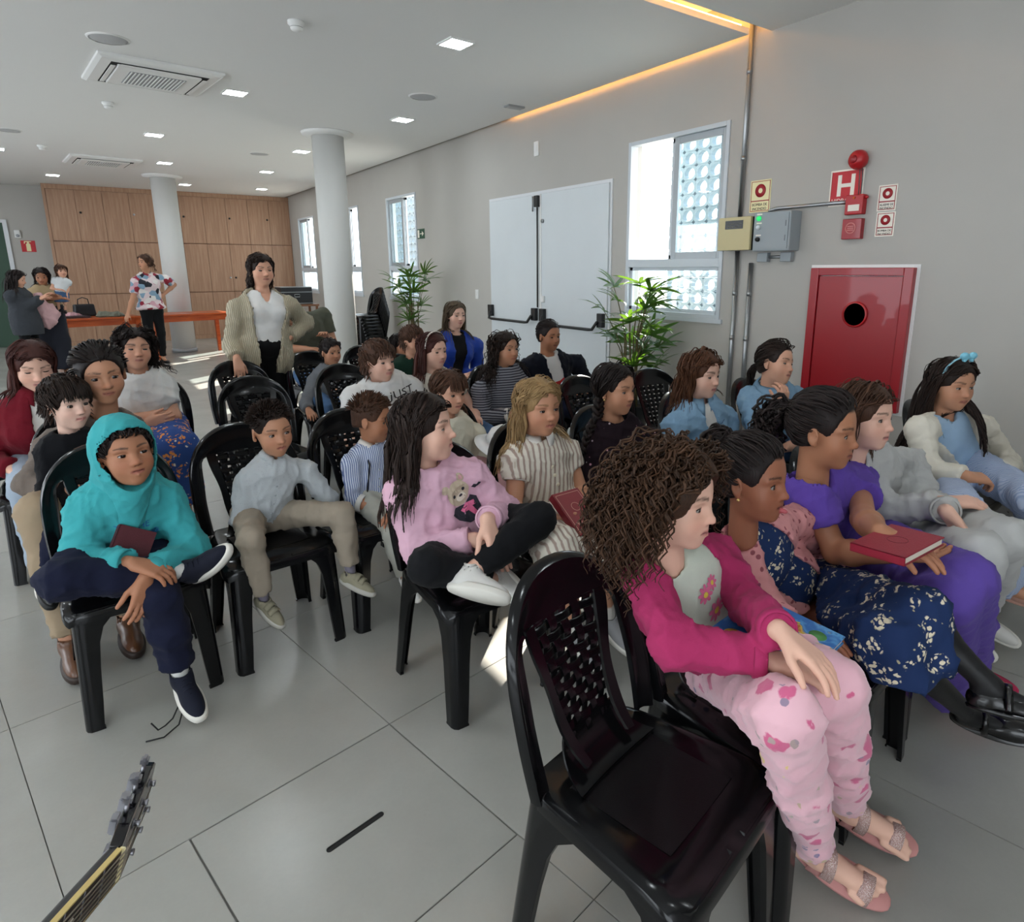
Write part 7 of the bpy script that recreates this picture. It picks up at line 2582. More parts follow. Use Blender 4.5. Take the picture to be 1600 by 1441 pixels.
p_pat = far_person('woman in a colourful geometric blouse with one hand on the table', 226, 410, Yt, .24, 1.0, 20, yaw=-60, skin='tan', hcol='brown', fat=1.15, bust=1.1, hair=style_long(.75, n=200, wave=.03, wl=.4),
    J=dict(shr=[212, 440, 0], shl=[258, 436, 0], elr=[208, 465, .02], wrr=[200, 490, .1], ell=[272, 445, -.05], wrl=[256, 460, .02]), hands=dict(l=dict(d=(-.7, .2, -.5), n=(-.3, -1, 0))),
    top=dict(m=GEO, name='blouse', sleeve='short', frac=.75, e=.02, ext=.05), bottom=dict(kind='pants', m=cloth('black_trouser', '0e0e10')), shoes=dict(kind='flat', m=mat('black_leather', '0c0c0d', .4)))
p_coat = far_person('woman with long black hair in a dark grey coat', 27, 436, Yt - .9, .235, .97, 60, yaw=75, pitch=-15, skin='light', hcol='black', hair=style_long(1.7, n=220, r=.03),
    J=dict(elr=[30, 480, .0], wrr=[62, 468, .25], wrl=[66, 465, .27], ell=[45, 480, .1]), top=dict(m=cloth('dark_grey_wool', '3a3d42', .95, .3), name='coat', e=.03, ext=.32), bottom=dict(kind='pants', m=cloth('black_trouser', '0e0e10')), shoes=dict(kind='flat', m=mat('black_leather', '0c0c0d', .4)))
p_beige = far_person('woman in a beige top carrying a toddler', 65, 432, Yt - .5, .235, 1.02, 0, yaw=-5, pitch=-15, skin='mid', hcol='black', fat=1.1, bust=1.1, hair=style_long(.9, n=220, r=.03),
    J=dict(ell=[100, 468, .05], wrl=[88, 462, .22], elr=[50, 468, .08], wrr=[90, 466, .25]), top=dict(m=cloth('beige_blouse', 'a58f6e'), name='blouse', sleeve='short', e=.015), bottom=dict(kind='skirt', m=cloth('dark_print_skirt', '23252e'), length=.4, e=.02, flare=.03), shoes=dict(kind='flat', m=mat('black_leather', '0c0c0d', .4)))
q = at_y(96, 425, Yt - .55)
p_tod = person('toddler girl in a denim pinafore carried by the woman in beige', (q[0], Yt - .55, 0), [96, 424, 0], .185, .55, yaw=20, skin='light', hcol='brown', res=2.8, seat_z=1.02, hair=style_long(1.1, n=160, bangs=.3),
    group='people standing by the far table', J=dict(neck=[97, 436, 0], hip=[95, 458, 0], wrl=[104, 460, .06], ell=[106, 450, .0], wrr=[88, 452, .05], knl=[102, 468, .08], knr=[90, 468, .08], anl=[102, 482, .06], anr=[92, 482, .06]),
    top=dict(m=cloth('white_blouse', 'cfd2d4'), name='blouse', sleeve='short'), bottom=dict(kind='skirt', m=DEND, length=.04, e=.012), shoes=dict(kind='flat', m=mat('black_leather', '0c0c0d', .4)))
p_kid = person('small dark haired child in a pink top behind the boy in the white tee', (1.95, 5.15, 8), [626, 540, 0], .20, .72, yaw=20, skin='tan', hcol='black', res=2.6, hair=style_long(.7, n=300), top=dict(m=cloth('coral_top', 'b8525e'), name='top'), bottom=dict(kind='pants', m=BLACKJ))
# ================================================================== HOOD, PRINTS, BUTTONS
p = p_hood; hd = p.hd; H = hd.H
Fd = Field(np.minimum(hd.c - .75 * H, p.neck - .16), np.maximum(hd.c + .72 * H, p.neck + .16), .0058)
def HE(q, r, k=.03, sub=False): Fd.ell(hd.W(q), np.array(r) * H, hd.R, k * H, sub)
HE((0, -.09, .10), (.44, .53, .52))
Fd.cap(hd.W((0, -.14, -.15)), p.neck - p.TR[1] * .03, .42 * H, .092, .10 * H)
Fd.cap(hd.W((0, -.02, -.35)), p.neck + p.TR[1] * .05 - np.array([0, 0, .03]), .30 * H, .055, .10 * H)
HE((0, -.05, .10), (.385, .45, .44), .02, True)
Fd.cap(hd.W((0, .02, .05)), hd.W((0, .62, -.06)), .385 * H, .40 * H, .02 * H, True)
Fd.cap(hd.W((0, .0, -.2)), hd.W((0, .5, -.42)), .30 * H, .27 * H, .02 * H, True)
finish(Fd, 'hood', TURQ, p, p.top_obj, .003, .06)

M_BLUEP = mat('blue_print', '1d5f9c', .7); M_NAVYP = mat('navy_print', '1c2c4a', .7); M_BLKP = mat('black_print', '101012', .7)
project_print(p_hood, p_hood.top_obj, [(text_polys('TO THE', 1.0, .22, -.1, .42), M_BLUEP, 1, 'lettering'),
    ([disc(.52, .02, .17, 18)], mat('blue_print_soft', '2f86a8', .7), 1, 'badge'), ([disc(.52, .02, .05)] + [disc(.52 + .1 * math.cos(a), .02 + .1 * math.sin(a), .035, 8) for a in np.linspace(0, 5.24, 6)], M_BLUEP, 2, 'badge')], .66, .105, off=(.01, .0))
for x_, y_, r_ in ((.25, -.45, .2), (.42, -.48, .12)):
    pts = [[(x_ + (r_ + dr) * math.cos(a), y_ + (r_ + dr) * math.sin(a) * .7) for a, dr in [(q, 0) for q in np.linspace(0, math.pi, 10)] + [(q, -.03) for q in np.linspace(math.pi, 0, 10)]]]
    project_print(p_hood, p_hood.top_obj, [(pts, M_NAVYP, 1, 'line_print')], .66, .105)
project_print(p_just, p_just.top_obj, [(text_polys('JUST', 1.0, .32, 0, 0), M_BLKP, 1, 'lettering')], .86, .17, off=(.05, .0))
project_print(p_navy, p_navy.inner, [([[(-.5, -.22), (.5, -.22), (.45, .25), (0, .18), (-.45, .25)]], M_REDB, 1, 'logo_patch')], .50, .10)

# the bear on the pink sweatshirt: head, muzzle, ears, dark jacket with pink scarf, heart
fur = mat('print_fur', 'b8a893', .8); furl = mat('print_fur_light', 'd8cdbd', .8); dk = mat('print_dark', '23242e', .8); pk = mat('print_pink', 'd2688e', .8); pk2 = mat('print_ear', 'c99a9a', .8)
jk = [(-.50, -.55), (-.62, -.20), (-.40, -.05), (0, -.22), (.38, -.10), (.55, -.30), (.50, -.75), (.1, -1.0), (-.2, -.92)]
project_print(p_pink, p_pink.top_obj, [(jk, dk, 1, 'print'), ([(-.28, -.28), (.05, -.20), (.40, -.34), (.36, -.50), (.22, -.48), (.34, -.88), (.16, -.90), (.0, -.50), (-.22, -.42)], pk, 2, 'print'),
    (disc(0, .28, .46, 22, .44), fur, 3, 'print'), (disc(.40, .68, .15, 12), fur, 2, 'print'), (disc(-.36, .70, .15, 12), fur, 2, 'print'), (disc(.41, .68, .09, 10), pk2, 3, 'print'),
    (disc(.02, .12, .20, 14, .15), furl, 4, 'print'), (disc(-.20, .28, .065, 10), dk, 4, 'print'), (disc(.26, .28, .065, 10), dk, 4, 'print'), (disc(.03, .18, .07, 10, .05), dk, 5, 'print'),
    ([(.62, .02), (.52, .14), (.62, .20), (.68, .14), (.76, .20), (.84, .12)], dk, 2, 'print')], .66, .098, off=(.012, .0))

# flowers on the mint tee
yel = mat('print_yellow', 'd9c04a', .8); wh = mat('print_white', 'e6e2da', .8); gr = mat('print_grey', '9aa09a', .8)
shp = []
for (fx, fy, r_) in ((.25, .55, .26), (.62, .50, .2), (.22, -.25, .34)):
    shp.append(([disc(fx + r_ * .62 * math.cos(a), fy + r_ * .62 * math.sin(a), r_ * .40, 10, r_ * .22, a) for a in np.linspace(0, 5.5, 8)], pk, 2, 'flower'))
    shp.append((disc(fx, fy, r_ * .30, 12), yel, 3, 'flower'))
project_print(p_curly, p_curly.inner, shp, .74, .085, off=(-.02, .0))

# buttons and plackets


def buttons(p, garment, ts, r=.006, m=M_BTN, off=0.0, n='button'):
    bv = BVHTree.FromPolygons([v.co for v in garment.data.vertices], [tuple(q.vertices) for q in garment.data.polygons])
    for t_ in ts:
        o_ = Vector(lerp(p.hip, p.neck, t_) - np.array(p.root.location) + p.TR[0] * off + p.TR[1] * .3)
        h_ = bv.ray_cast(o_, Vector(-p.TR[1]))
        if h_[0] is None: continue
        M_ = frame_matrix(h_[0] + h_[1] * .0005, p.TR[0], Vector(p.TR[2]) - h_[1] * h_[1].dot(Vector(p.TR[2])))
        o = MB().lathe([(0, .003), (r * .8, .0028), (r, .001), (r, 0)], n=12, M=M_).build(n, m, garment)


buttons(p_boy2, p_boy2.top_obj, (.25, .42, .58, .74), .004, mat('shirt_button', '9aa0a4', .4))
buttons(p_white, p_white.top_obj, (.42, .56, .70, .82), .008)
buttons(p_stripe, p_stripe.top_obj, (.3, .5, .7), .004, mat('shirt_button', '9aa0a4', .4))
buttons(p_den1, p_den1.top_obj, (.3, .5, .7), .007, mat('brass_button', '9a7a4a', .35, .8), off=.045)
buttons(p_den2, p_den2.top_obj, (.35, .55), .007, mat('brass_button', '9a7a4a', .35, .8), off=.0)
buttons(p_red, p_red.top_obj, (.4, .6), .007, mat('button_pearl', 'd9d0b8', .3), off=-.055)
buttons(p_curly, p_curly.top_obj, (.70, .82), .006, mat('magenta_button', '7c2148', .4), off=.085)
# placket of the pale shirt, pockets of the denim jackets
project_print(p_boy2, p_boy2.top_obj, [([(-.10, -1), (.10, -1), (.10, 1), (-.10, 1)], GREYSH, 0, 'placket')], .50, .10, lift=.0012)
for pp in (p_den1, p_den2):
    for s_ in (-1, 1):
        project_print(pp, pp.top_obj, [([(s_ * .55 - .3, -.3), (s_ * .55, -.42), (s_ * .55 + .3, -.3), (s_ * .55 + .3, .3), (s_ * .55 - .3, .3)], DEN, 0, 'pocket'), ([(s_ * .55 - .32, .30), (s_ * .55 + .32, .30), (s_ * .55 + .32, .36), (s_ * .55 - .32, .36)], mat('denim_seam', '45627f', .8), 1, 'seam')], .66, .085, lift=.003)

# pale blue bow of the girl by the wall, pearl earrings
head_band(p_bow, mat('pale_blue_satin', '8fc3d4', .45), lift=.05, y=.10, wdt=.022)
M_BOW = mat('bright_blue_satin', '7fc4da', .45)
bc = p_bow.hd.W((.10, .12, .56))
Fd = Field(bc - .06, bc + .06, .0035)
for s_ in (-1, 1):
    Fd.ell(bc + p_bow.hd.R[0] * s_ * .021 + p_bow.hd.R[2] * .006, (.021, .013, .016), p_bow.hd.R, .004)
    Fd.cap(bc, bc + p_bow.hd.R[0] * s_ * .020 - p_bow.hd.R[2] * .014, .005, .009, .003)
Fd.ell(bc, (.008, .011, .009), p_bow.hd.R, .002)
finish(Fd, 'bow', M_BOW, p_bow, p_bow.hair, 0)
for pp in (p_tongue, p_tee, p_card, p_dark):
    for s_ in (-1, 1):
        c_ = pp.hd.W((s_ * .355, -.01, -.175))
        MB().lathe([(0, -.0042), (.003, -.003), (.0042, 0), (.003, .003), (0, .0042)], n=10, M=Matrix.Translation(Vector(c_ - np.array(pp.root.location)))).build('earring', mat('gold_stud', 'd9b878', .25, .6), pp.body)

# ================================================================== BOOKS AND HELD THINGS
M_BIB = mat('maroon_leatherette', '7c1f27', .45, bump=(300, .2)); M_BIB2 = mat('crimson_leatherette', '8e1c30', .45, bump=(300, .2)); M_GOLD = mat('faded_gold_print', 'c99a86', .5)


def sit_book(label, pxs, plane_pt, n, w, h, th, m, spin=0.0):
    c = at_plane(pxs[0], pxs[1], plane_pt, n)
    return c


# red book on the lap of the blonde girl: cover up, tilted towards her
pw = p_white
c = lerp(p_white.wrr, p_white.wrl, .5) + p_white.Fv * .09 + np.array([0, 0, .035])
c = at_plane(902, 802, c, p_white.Fv)
rt = -p_white.Lv; up = unit(-p_white.Fv * .85 + np.array([0, 0, .0]) + np.array([0, 0, .40]))
bk, cv, Mx, (w, h, th) = book('bible', 'red book with gold lettering on the lap of the blonde girl', c, p_white.Lv, unit(-p_white.Fv * .82 + np.array([0, 0, .57])) * 1.0, .125, .185, .028, M_BIB)
Mt_ = Mx @ Matrix.Translation((0, 0, th / 2 + .0004)) @ Matrix.Rotation(math.pi, 4, 'Z')
lettering('lettering', 'BÍBLIA', .03, Mt_ @ Matrix.Translation((0, .05, 0)), M_GOLD, cv, fit=(.085, .018))
for (a0, a1, b0, b1) in ((-.052, .052, .080, .0815), (-.052, .052, -.0815, -.080), (-.0535, -.052, -.08, .08), (.052, .0535, -.08, .08)):
    o = MB().box((a0, b0, 0), (a1, b1, .0006)).build('border', M_GOLD, cv); o.data.transform(Mt_)
o = MB().lathe([(.018, 0), (.018, .0006), (.0165, .0006), (.0165, 0)], n=24, cap=False).build('emblem', M_GOLD, cv); o.data.transform(Mt_ @ Matrix.Translation((0, -.02, 0)))

# red book of the girl in purple, lying nearly flat
c = at_plane(1402, 850, p_purple.O + p_purple.Fv * .27, p_purple.Fv)
bk, cv, Mx, (w, h, th) = book('bible', 'crimson book resting on the lap of the girl in purple', c, unit(p_purple.Lv + p_purple.Fv * .15), unit(-p_purple.Fv * 1.0 + np.array([0, 0, -.06])), .185, .12, .02, M_BIB2)
o = MB().lathe([(.022, 0), (.022, .0005), (.0205, .0005), (.0205, 0)], n=28, cap=False).build('emblem', mat('blind_emboss', '6d1524', .5), cv); o.data.transform(Mx @ Matrix.Translation((0, 0, th / 2)))

# maroon book of the boy in the hoodie
c = at_plane(203, 858, p_hood.O + p_hood.Fv * .17, p_hood.Fv)
book('bible', 'maroon book held in the lap of the boy in the turquoise hoodie', c, unit(p_hood.Lv * .85 - np.array([0, 0, .5])), unit(np.array([0, 0, .8]) + p_hood.Lv * .5 - p_hood.Fv * .35), .115, .14, .03, mat('dark_maroon_leatherette', '4d1620', .5, bump=(300, .2)))

# blue picture book under the hands of the curly girl
t = NT('picture_book_cover')
f = t.noise(22, 4.0)
t.set('Base Color', t.ramp(f, [(0.0, '1c4e92'), (.48, '2a6ab0'), (.58, '5fa0d0'), (.62, '2f6cae'), (.68, 'd8b83e'), (.74, 'a83a30')], 'LINEAR')); t.set('Roughness', .3)
c = at_plane(1152, 1003, p_curly.O + p_curly.Fv * .15, p_curly.Fv)
c = lerp(lerp(p_curly.hjl, p_curly.knl, .62), lerp(p_curly.hjr, p_curly.knr, .62), .5) + np.array([0, 0, .088])
bk, cv, Mx, (w, h, th) = book('picture_book', 'blue children\'s book on the lap of the girl with big curls', c, p_curly.Lv, unit(-p_curly.Fv * .97 + np.array([0, 0, .1])), .23, .20, .018, t.m)
lettering('lettering', 'A BÍBLIA', .03, Mx @ Matrix.Translation((.01, .0, th / 2 + .0003)), mat('cover_yellow', 'e0c23c', .4), cv, fit=(.15, .032))
for (x_, y_, r_, m_) in ((-.07, .055, .022, mat('cover_yellow', 'e0c23c', .4)), (.075, .055, .02, mat('cover_red', 'b8332c', .4)), (.07, -.06, .018, mat('cover_green', '4f8f4a', .4))):
    o = MB().lathe([(r_, 0), (r_, .0005), (0, .0006)], n=18).build('picture', m_, cv); o.data.transform(Mx @ Matrix.Translation((x_, y_, th / 2)))

# white brimmed hat held by the girl with braids
c = at_plane(785, 694, p_braid.O + p_braid.Fv * .16, p_braid.Fv)
e_ = empty('sun_hat', tuple(c), 0, 'white brimmed hat held on the lap of the girl with braids', 'hat')
M_HAT = cloth('white_hat_cotton', 'dcdad8', .8)
Mr = Matrix.Rotation(.35, 4, 'X') @ Matrix.Rotation(.25, 4, 'Y')
mods(MB().lathe([(0, .085), (.05, .080), (.078, .05), (.085, .0)], n=28, M=Mr).build('crown', M_HAT, e_), solid=.003)
mods(MB().lathe([(.085, .0), (.11, -.012), (.135, -.03)], n=28, cap=False, M=Mr).build('brim', M_HAT, e_), solid=.003)

# loose laces of the navy shoe
sh = p_hood.anl
for pts in ([(-.02, .04, .05), (-.05, .06, .015), (-.075, .07, .006), (-.10, .10, .02), (-.115, .085, .045)], [(-.01, .06, .05), (-.04, .10, .01), (-.09, .13, .006), (-.14, .115, .006)]):
    q = [np.array([*(sh + p_hood.Lv * a + p_hood.Fv * b)[:2], c_]) for a, b, c_ in pts]
    MB().tube(q, .0025, 6).build('lace', mat('black_lace', '101012', .8), p_hood.shoe_l, p_hood.root.location)

# ================================================================== TABLES AND WHAT IS ON THEM


def table(x, y, deg, w, d_, label, z=.76):
    e_ = empty('wooden_table', (x, y, 0), math.radians(deg), label, 'table', 'orange wooden tables')
    mods(MB().box((-w / 2, -d_ / 2, z - .03), (w / 2, d_ / 2, z)).build('tabletop', M_TABLE, e_), bevel=.006)
    for (a, b) in ((-1, 0), (1, 0), (0, -1), (0, 1)):
        if a: MB().box((a * (w / 2 - .05) - .012, -d_ / 2 + .06, z - .13), (a * (w / 2 - .05) + .012, d_ / 2 - .06, z - .03)).build('apron', M_TABLE, e_)
        else: MB().box((-w / 2 + .06, b * (d_ / 2 - .05) - .012, z - .13), (w / 2 - .06, b * (d_ / 2 - .05) + .012, z - .03)).build('apron', M_TABLE, e_)
    for a in (-1, 1):
        for b in (-1, 1):
            x_, y_ = a * (w / 2 - .05), b * (d_ / 2 - .05)
            mb = MB()
            v = [(x_ + q * .035 * sx, y_ + q * .035 * sy, zz) for q, zz in ((.75, 0), (1, z - .03)) for sx, sy in ((-1, -1), (1, -1), (1, 1), (-1, 1))]
            mb.add(v, [(0, 3, 2, 1), (4, 5, 6, 7), (0, 1, 5, 4), (1, 2, 6, 5), (2, 3, 7, 6), (3, 0, 4, 7)]).build('leg', M_TABLE, e_)
    return e_


table(.10, 12.98, 12, 1.25, .75, 'orange varnished wooden table with bags and cloths on it')
table(1.52, 13.25, 10, 1.30, .75, 'bare orange varnished wooden table in front of the slim column')
e_ = empty('folder', (-.12, 12.85, .76), .2, 'dark folder on the orange table', 'folder')
mods(MB().box((-.19, -.13, 0.001), (.19, .13, .03)).build('cover', mat('dark_red_folder', '2c1216', .5), e_), bevel=.006)
MB().box((-.185, -.127, .006), (.192, .127, .024)).build('papers', mat('paper_edge', 'd9d2c2', .8), e_)
Fd = Field((-.24, -.14, 0), (.24, .14, .14), .012); Fd.ell((0, 0, .02), (.2, .11, .04), None, .03); Fd.ell((-.08, .02, .05), (.09, .07, .035), None, .03); Fd.ell((.09, -.02, .045), (.07, .08, .03), None, .03); Fd.cut((0, 0, .001), (0, 0, -1))
v, f = Fd.mesh(); v = v + normals_of(v, f) * wrinkle(v, .012, .06)[:, None]; v[:, 2] = np.maximum(v[:, 2], .002)
for (x, y, lab, m_) in ((.36, 12.85, 'crumpled grey green cloth on the orange table', cloth('sage_cloth', '76786a')), (-.22, 13.12, 'pink folded cloth behind the dark folder', cloth('pink_cloth', 'c59aa0'))):
    o = link('cloth', new_mesh('cloth', v, f, True), m_); o.location = (x, y, .76); tag(o, lab, 'cloth', 'cloths on the orange table')
e_ = empty('handbag', (.02, 13.2, .76), .3, 'black handbag standing on the orange table', 'bag')
mods(MB().prism([(-.16, 0), (.16, 0), (.14, .2), (-.14, .2)], -.06, .06, 'y').build('body', mat('black_bag_leather', '14161c', .4), e_), bevel=.02, seg=3)
MB().tube([(-.08, 0, .2), (-.07, 0, .28), (0, 0, .31), (.07, 0, .28), (.08, 0, .2)], .008, 8).build('strap', mat('black_bag_leather', '14161c', .4), e_)
# pink blanket bundle in the arms of the coat woman
q = at_y(66, 482, Yt - .75)
Fd = Field(q - .3, q + .3, .014); Fd.cap(q + np.array([-.02, 0, .14]), q + np.array([.04, 0, -.16]), .075, .12, .03); Fd.cap(q + np.array([.1, 0, .02]), q + np.array([.12, 0, -.10]), .05, .07, .03)
v, f = Fd.mesh(); v = v + normals_of(v, f) * wrinkle(v, .014, .12)[:, None]
o = link('blanket', new_mesh('blanket', v - q, f, True), cloth('pale_pink_blanket', 'c9a2a4')); o.location = tuple(q); tag(o, 'pale pink blanket held between the two women by the table', 'blanket')

# equipment case near the far window
e_ = empty('side_table', (3.55, 13.6, 0), 0, 'small wooden stand under the black equipment case', 'table')
mods(MB().box((-.35, -.3, .80), (.35, .3, .84)).build('tabletop', mat('brown_board', '7a5238', .5), e_), bevel=.004)
for a in (-1, 1):
    for b in (-1, 1):
        MB().box((a * .31 - .02, b * .26 - .02, 0), (a * .31 + .02, b * .26 + .02, .80)).build('leg', mat('brown_board', '7a5238', .5), e_)
e_ = empty('equipment_case', (3.5, 13.6, .84), 0, 'black equipment case with silver edges on a wooden stand', 'case')
mods(MB().box((-.30, -.24, .002), (.30, .24, .34)).build('body', mat('black_case', '16171a', .5), e_), bevel=.008)
for z_ in (.02, .24, .335):
    MB().box((-.305, -.245, z_ - .006), (.305, .245, z_ + .006)).build('edge_trim', M_STEEL, e_)
mods(MB().box((-.05, -.252, .14), (.05, -.24, .20)).build('handle', M_STEEL, e_), bevel=.004)
MB().box((-.045, -.2535, .155), (.045, -.2525, .19)).build('latch', M_DARK, e_)

# ================================================================== STACKED CHAIRS
for k in range(8):
    o = place_chair(3.78 - .012 * k, 10.15, -84, 'black plastic chair in the tall stack by the wall', 'stacked black chairs', z=k * .052)

# ================================================================== PALMS
t = NT('palm_leaf')
oi = t.n('ShaderNodeObjectInfo')
c = t.mix(t.noise(9, 3.0), (*lin('16301a'), 1), (*lin('34592a'), 1))
t.set('Base Color', t.mix(t.math('MULTIPLY', oi.outputs['Random'], .5), c, (*lin('4a7030'), 1))); t.set('Roughness', .35)
t.set('Transmission Weight', 0.0); t.set('Subsurface Weight', .0)
tl_ = t.n('ShaderNodeBsdfTranslucent'); tl_.inputs[0].default_value = (*lin('8fc23a'), 1)
mx = t.n('ShaderNodeMixShader'); mx.inputs[0].default_value = .20
t.put(mx.inputs[1], t.b.outputs[0]); t.put(mx.inputs[2], tl_.outputs[0])
t.t.links.new(mx.outputs[0], t.t.nodes['Material Output'].inputs[0])
M_LEAF = t.m
M_STEM = mat('palm_stem', '5d5636', .8, var=(20, .3))


def blade(mb, az, L_, w, el, droop):
    rows = []
    d = np.array([math.cos(az), math.sin(az), 0.0]); sd = np.array([-math.sin(az), math.cos(az), 0.0])
    for k in range(7):
        s_ = k / 6
        wd = w * (math.sin(math.pi * min(1, s_ * .92 + .08)) ** .6) * (1 - .15 * s_)
        c = d * (L_ * s_ * math.cos(el)) + np.array([0, 0, L_ * (s_ * math.sin(el) - droop * s_ * s_)])
        rows.append([c - sd * wd + np.array([0, 0, wd * .25]), c, c + sd * wd + np.array([0, 0, wd * .25])])
    mb.grid(np.array(rows))


def fan_mesh(seed_, n, L_, w):
    rg = random.Random(seed_)
    mb = MB()
    for k in range(n):
        az = math.radians(-95 + 190 * k / (n - 1)) + rg.uniform(-.08, .08)
        blade(mb, az, L_ * rg.uniform(.8, 1.1) * (1 - .12 * abs(k / (n - 1) - .5)), w * rg.uniform(.8, 1.2), rg.uniform(.1, .45), rg.uniform(.15, .45))
    return mb.mesh('leaf', M_LEAF)


def palm(x, y, zs, label, n, sd, L_, w, spread, pot_h=.36):
    rg = random.Random(sd)
    e_ = empty('potted_palm', (x, y, 0), 0, label, 'plant', 'potted palms')
    mods(MB().lathe([(.12, 0), (.17, pot_h * .9), (.185, pot_h), (.165, pot_h), (.16, pot_h - .04), (0, pot_h - .05)], n=28).build('pot', mat('charcoal_pot', '232426', .5), e_), bevel=.002)
    MB().lathe([(.158, pot_h - .035), (.0, pot_h - .03)], n=20).build('soil', mat('potting_soil', '3a261a', .95, bump=(60, 1.0)), e_)
    fans = [fan_mesh(sd * 10 + q, rg.choice((6, 7, 8)), L_, w) for q in range(4)]
    for k in range(n):
        a = rg.uniform(0, 6.283); r0 = rg.uniform(.01, .07)
        h_ = zs[0] + (zs[1] - zs[0]) * ((k + .5) / n) ** .85
        lean = spread * rg.uniform(.25, 1.0)
        b = np.array([r0 * math.cos(a), r0 * math.sin(a), pot_h - .04]); tip = np.array([lean * math.cos(a), lean * math.sin(a), h_])
        mid = np.array([tip[0] * .35, tip[1] * .35, pot_h + (h_ - pot_h) * .62])
        MB().tube([b, lerp(b, mid, .6), mid, lerp(mid, tip, .6) + np.array([0, 0, .02]), tip], [.008, .007, .006, .004, .003], 6).build('stem', M_STEM, e_)
        o = link('leaf', fans[k % 4], None, e_)
        o.location = tuple(tip); o.rotation_euler = (rg.uniform(-.35, .35), rg.uniform(-.9, -.1) if True else 0, a + rg.uniform(-.5, .5))
        s_ = rg.uniform(.75, 1.1); o.scale = (s_, s_, s_)
    return e_


palm(3.80, 4.05, (.62, 1.40), 'tall green palm plant in a pot under the near window', 24, 5, .30, .021, .26)
palm(3.72, 8.35, (.75, 1.50), 'dark palm plant in a pot beside the white double door', 19, 9, .30, .020, .26)

# ================================================================== GUITAR held beside the camera
def camv(r, u, f): return CM.T @ np.array([r, u, f])
nutd = .78
nut = np.array([0, 0, CAMH]) + ray(187, 1352) * nutd
ax = unit(camv(-.057, .015, .996)); wv = unit(camv(-.204, -.977, 0)); wv = -wv; nv = unit(np.cross(ax, -wv)) * -1; wv = np.cross(ax, nv) * -1
g = empty('guitar', tuple(nut), 0, 'acoustic guitar neck and headstock with chrome tuners above the floor', 'guitar')
Mg = Matrix(((wv[0], -ax[0], nv[0], 0), (wv[1], -ax[1], nv[1], 0), (wv[2], -ax[2], nv[2], 0), (0, 0, 0, 1)))   # x across, y towards the body, z out of the fingerboard


def gpart(mb, name, m, parent=g, **kw):
    o = mb.build(name, m, parent); o.data.transform(Mg); fix_normals(o.data)
    if kw: mods(o, **kw)
    return o


M_GBLK = mat('black_lacquer', '0b0a0e', .15, coat=.6); M_ROSE = mat('rosewood', '2e1d14', .45, var=(60, .25)); M_IVORY = mat('ivory_binding', 'd8c07a', .4); M_CHROME = mat('chrome', '8e8e94', .28, 1.0); M_NECK = mat('neck_black', '121014', .3)
w0, w1, NL = .0215, .027, .36
def trap(y0, y1, z0, z1, k0=1.0, extra=0.0):
    f0 = w0 + (w1 - w0) * y0 / NL; f1 = w0 + (w1 - w0) * y1 / NL
    v = [(-f0 * k0 - extra, y0, z0), (f0 * k0 + extra, y0, z0), (f1 * k0 + extra, y1, z0), (-f1 * k0 - extra, y1, z0), (-f0 * k0 - extra, y0, z1), (f0 * k0 + extra, y0, z1), (f1 * k0 + extra, y1, z1), (-f1 * k0 - extra, y1, z1)]
    return MB().add(v, [(0, 3, 2, 1), (4, 5, 6, 7), (0, 1, 5, 4), (1, 2, 6, 5), (2, 3, 7, 6), (3, 0, 4, 7)])
fb = gpart(trap(0.002, NL, -.006, 0.0, .94), 'fingerboard', M_ROSE)
for s_ in (-1, 1):
    mb = MB().add([(s_ * w0 * .94, .002, -.006), (s_ * (w0 * .94 + .0022), .002, -.006), (s_ * (w1 * .94 + .0022), NL, -.006), (s_ * w1 * .94, NL, -.006), (s_ * w0 * .94, .002, .0003), (s_ * (w0 * .94 + .0022), .002, .0003), (s_ * (w1 * .94 + .0022), NL, .0003), (s_ * w1 * .94, NL, .0003)], [(0, 3, 2, 1), (4, 5, 6, 7), (0, 1, 5, 4), (1, 2, 6, 5), (2, 3, 7, 6), (3, 0, 4, 7)])
    gpart(mb, 'binding', M_IVORY, fb)
rows = [[(math.cos(a) * (w0 + (w1 - w0) * y / NL), y, -.006 - math.sin(a) * .017) for a in np.linspace(0, math.pi, 11)] for y in np.linspace(-.01, NL, 6)]
gpart(MB().grid(np.array(rows)), 'neck', M_NECK)
gpart(MB().box((-w0, -.003, -.004), (w0, .0025, .0022), bev=.0008), 'nut', mat('bone_nut', 'e6dcae', .4))
sl_ = .648; yy = 0
for k in range(1, 12):
    yy = sl_ * (1 - 2 ** (-k / 12))
    if yy < NL - .005:
        f = (w0 + (w1 - w0) * yy / NL) * .93
        gpart(MB().tube([(-f, yy, .0004), (f, yy, .0004)], .0010, 6), 'fret', M_CHROME, fb)
for k in (3, 5, 7):
    y_ = sl_ * (1 - 2 ** (-(k - .5) / 12))
    gpart(MB().lathe([(.0035, 0), (.0035, .0005), (0, .0006)], n=12, c=(0, y_, 0)), 'inlay', mat('pearl_inlay', 'd8d4c8', .3), fb)
for k in range(6):
    x_ = (-2.5 + k) * .0068
    ye = -.045 - .043 * (k if k < 3 else 5 - k)
    gpart(MB().tube([(math.copysign(.0165, x_), ye, ye * .306 + .004), (x_, 0, .0028), (x_ * 1.2, NL, .005)], .0006 + .0001 * k, 5), 'string', mat('steel_string', 'b0a898', .3, .9))
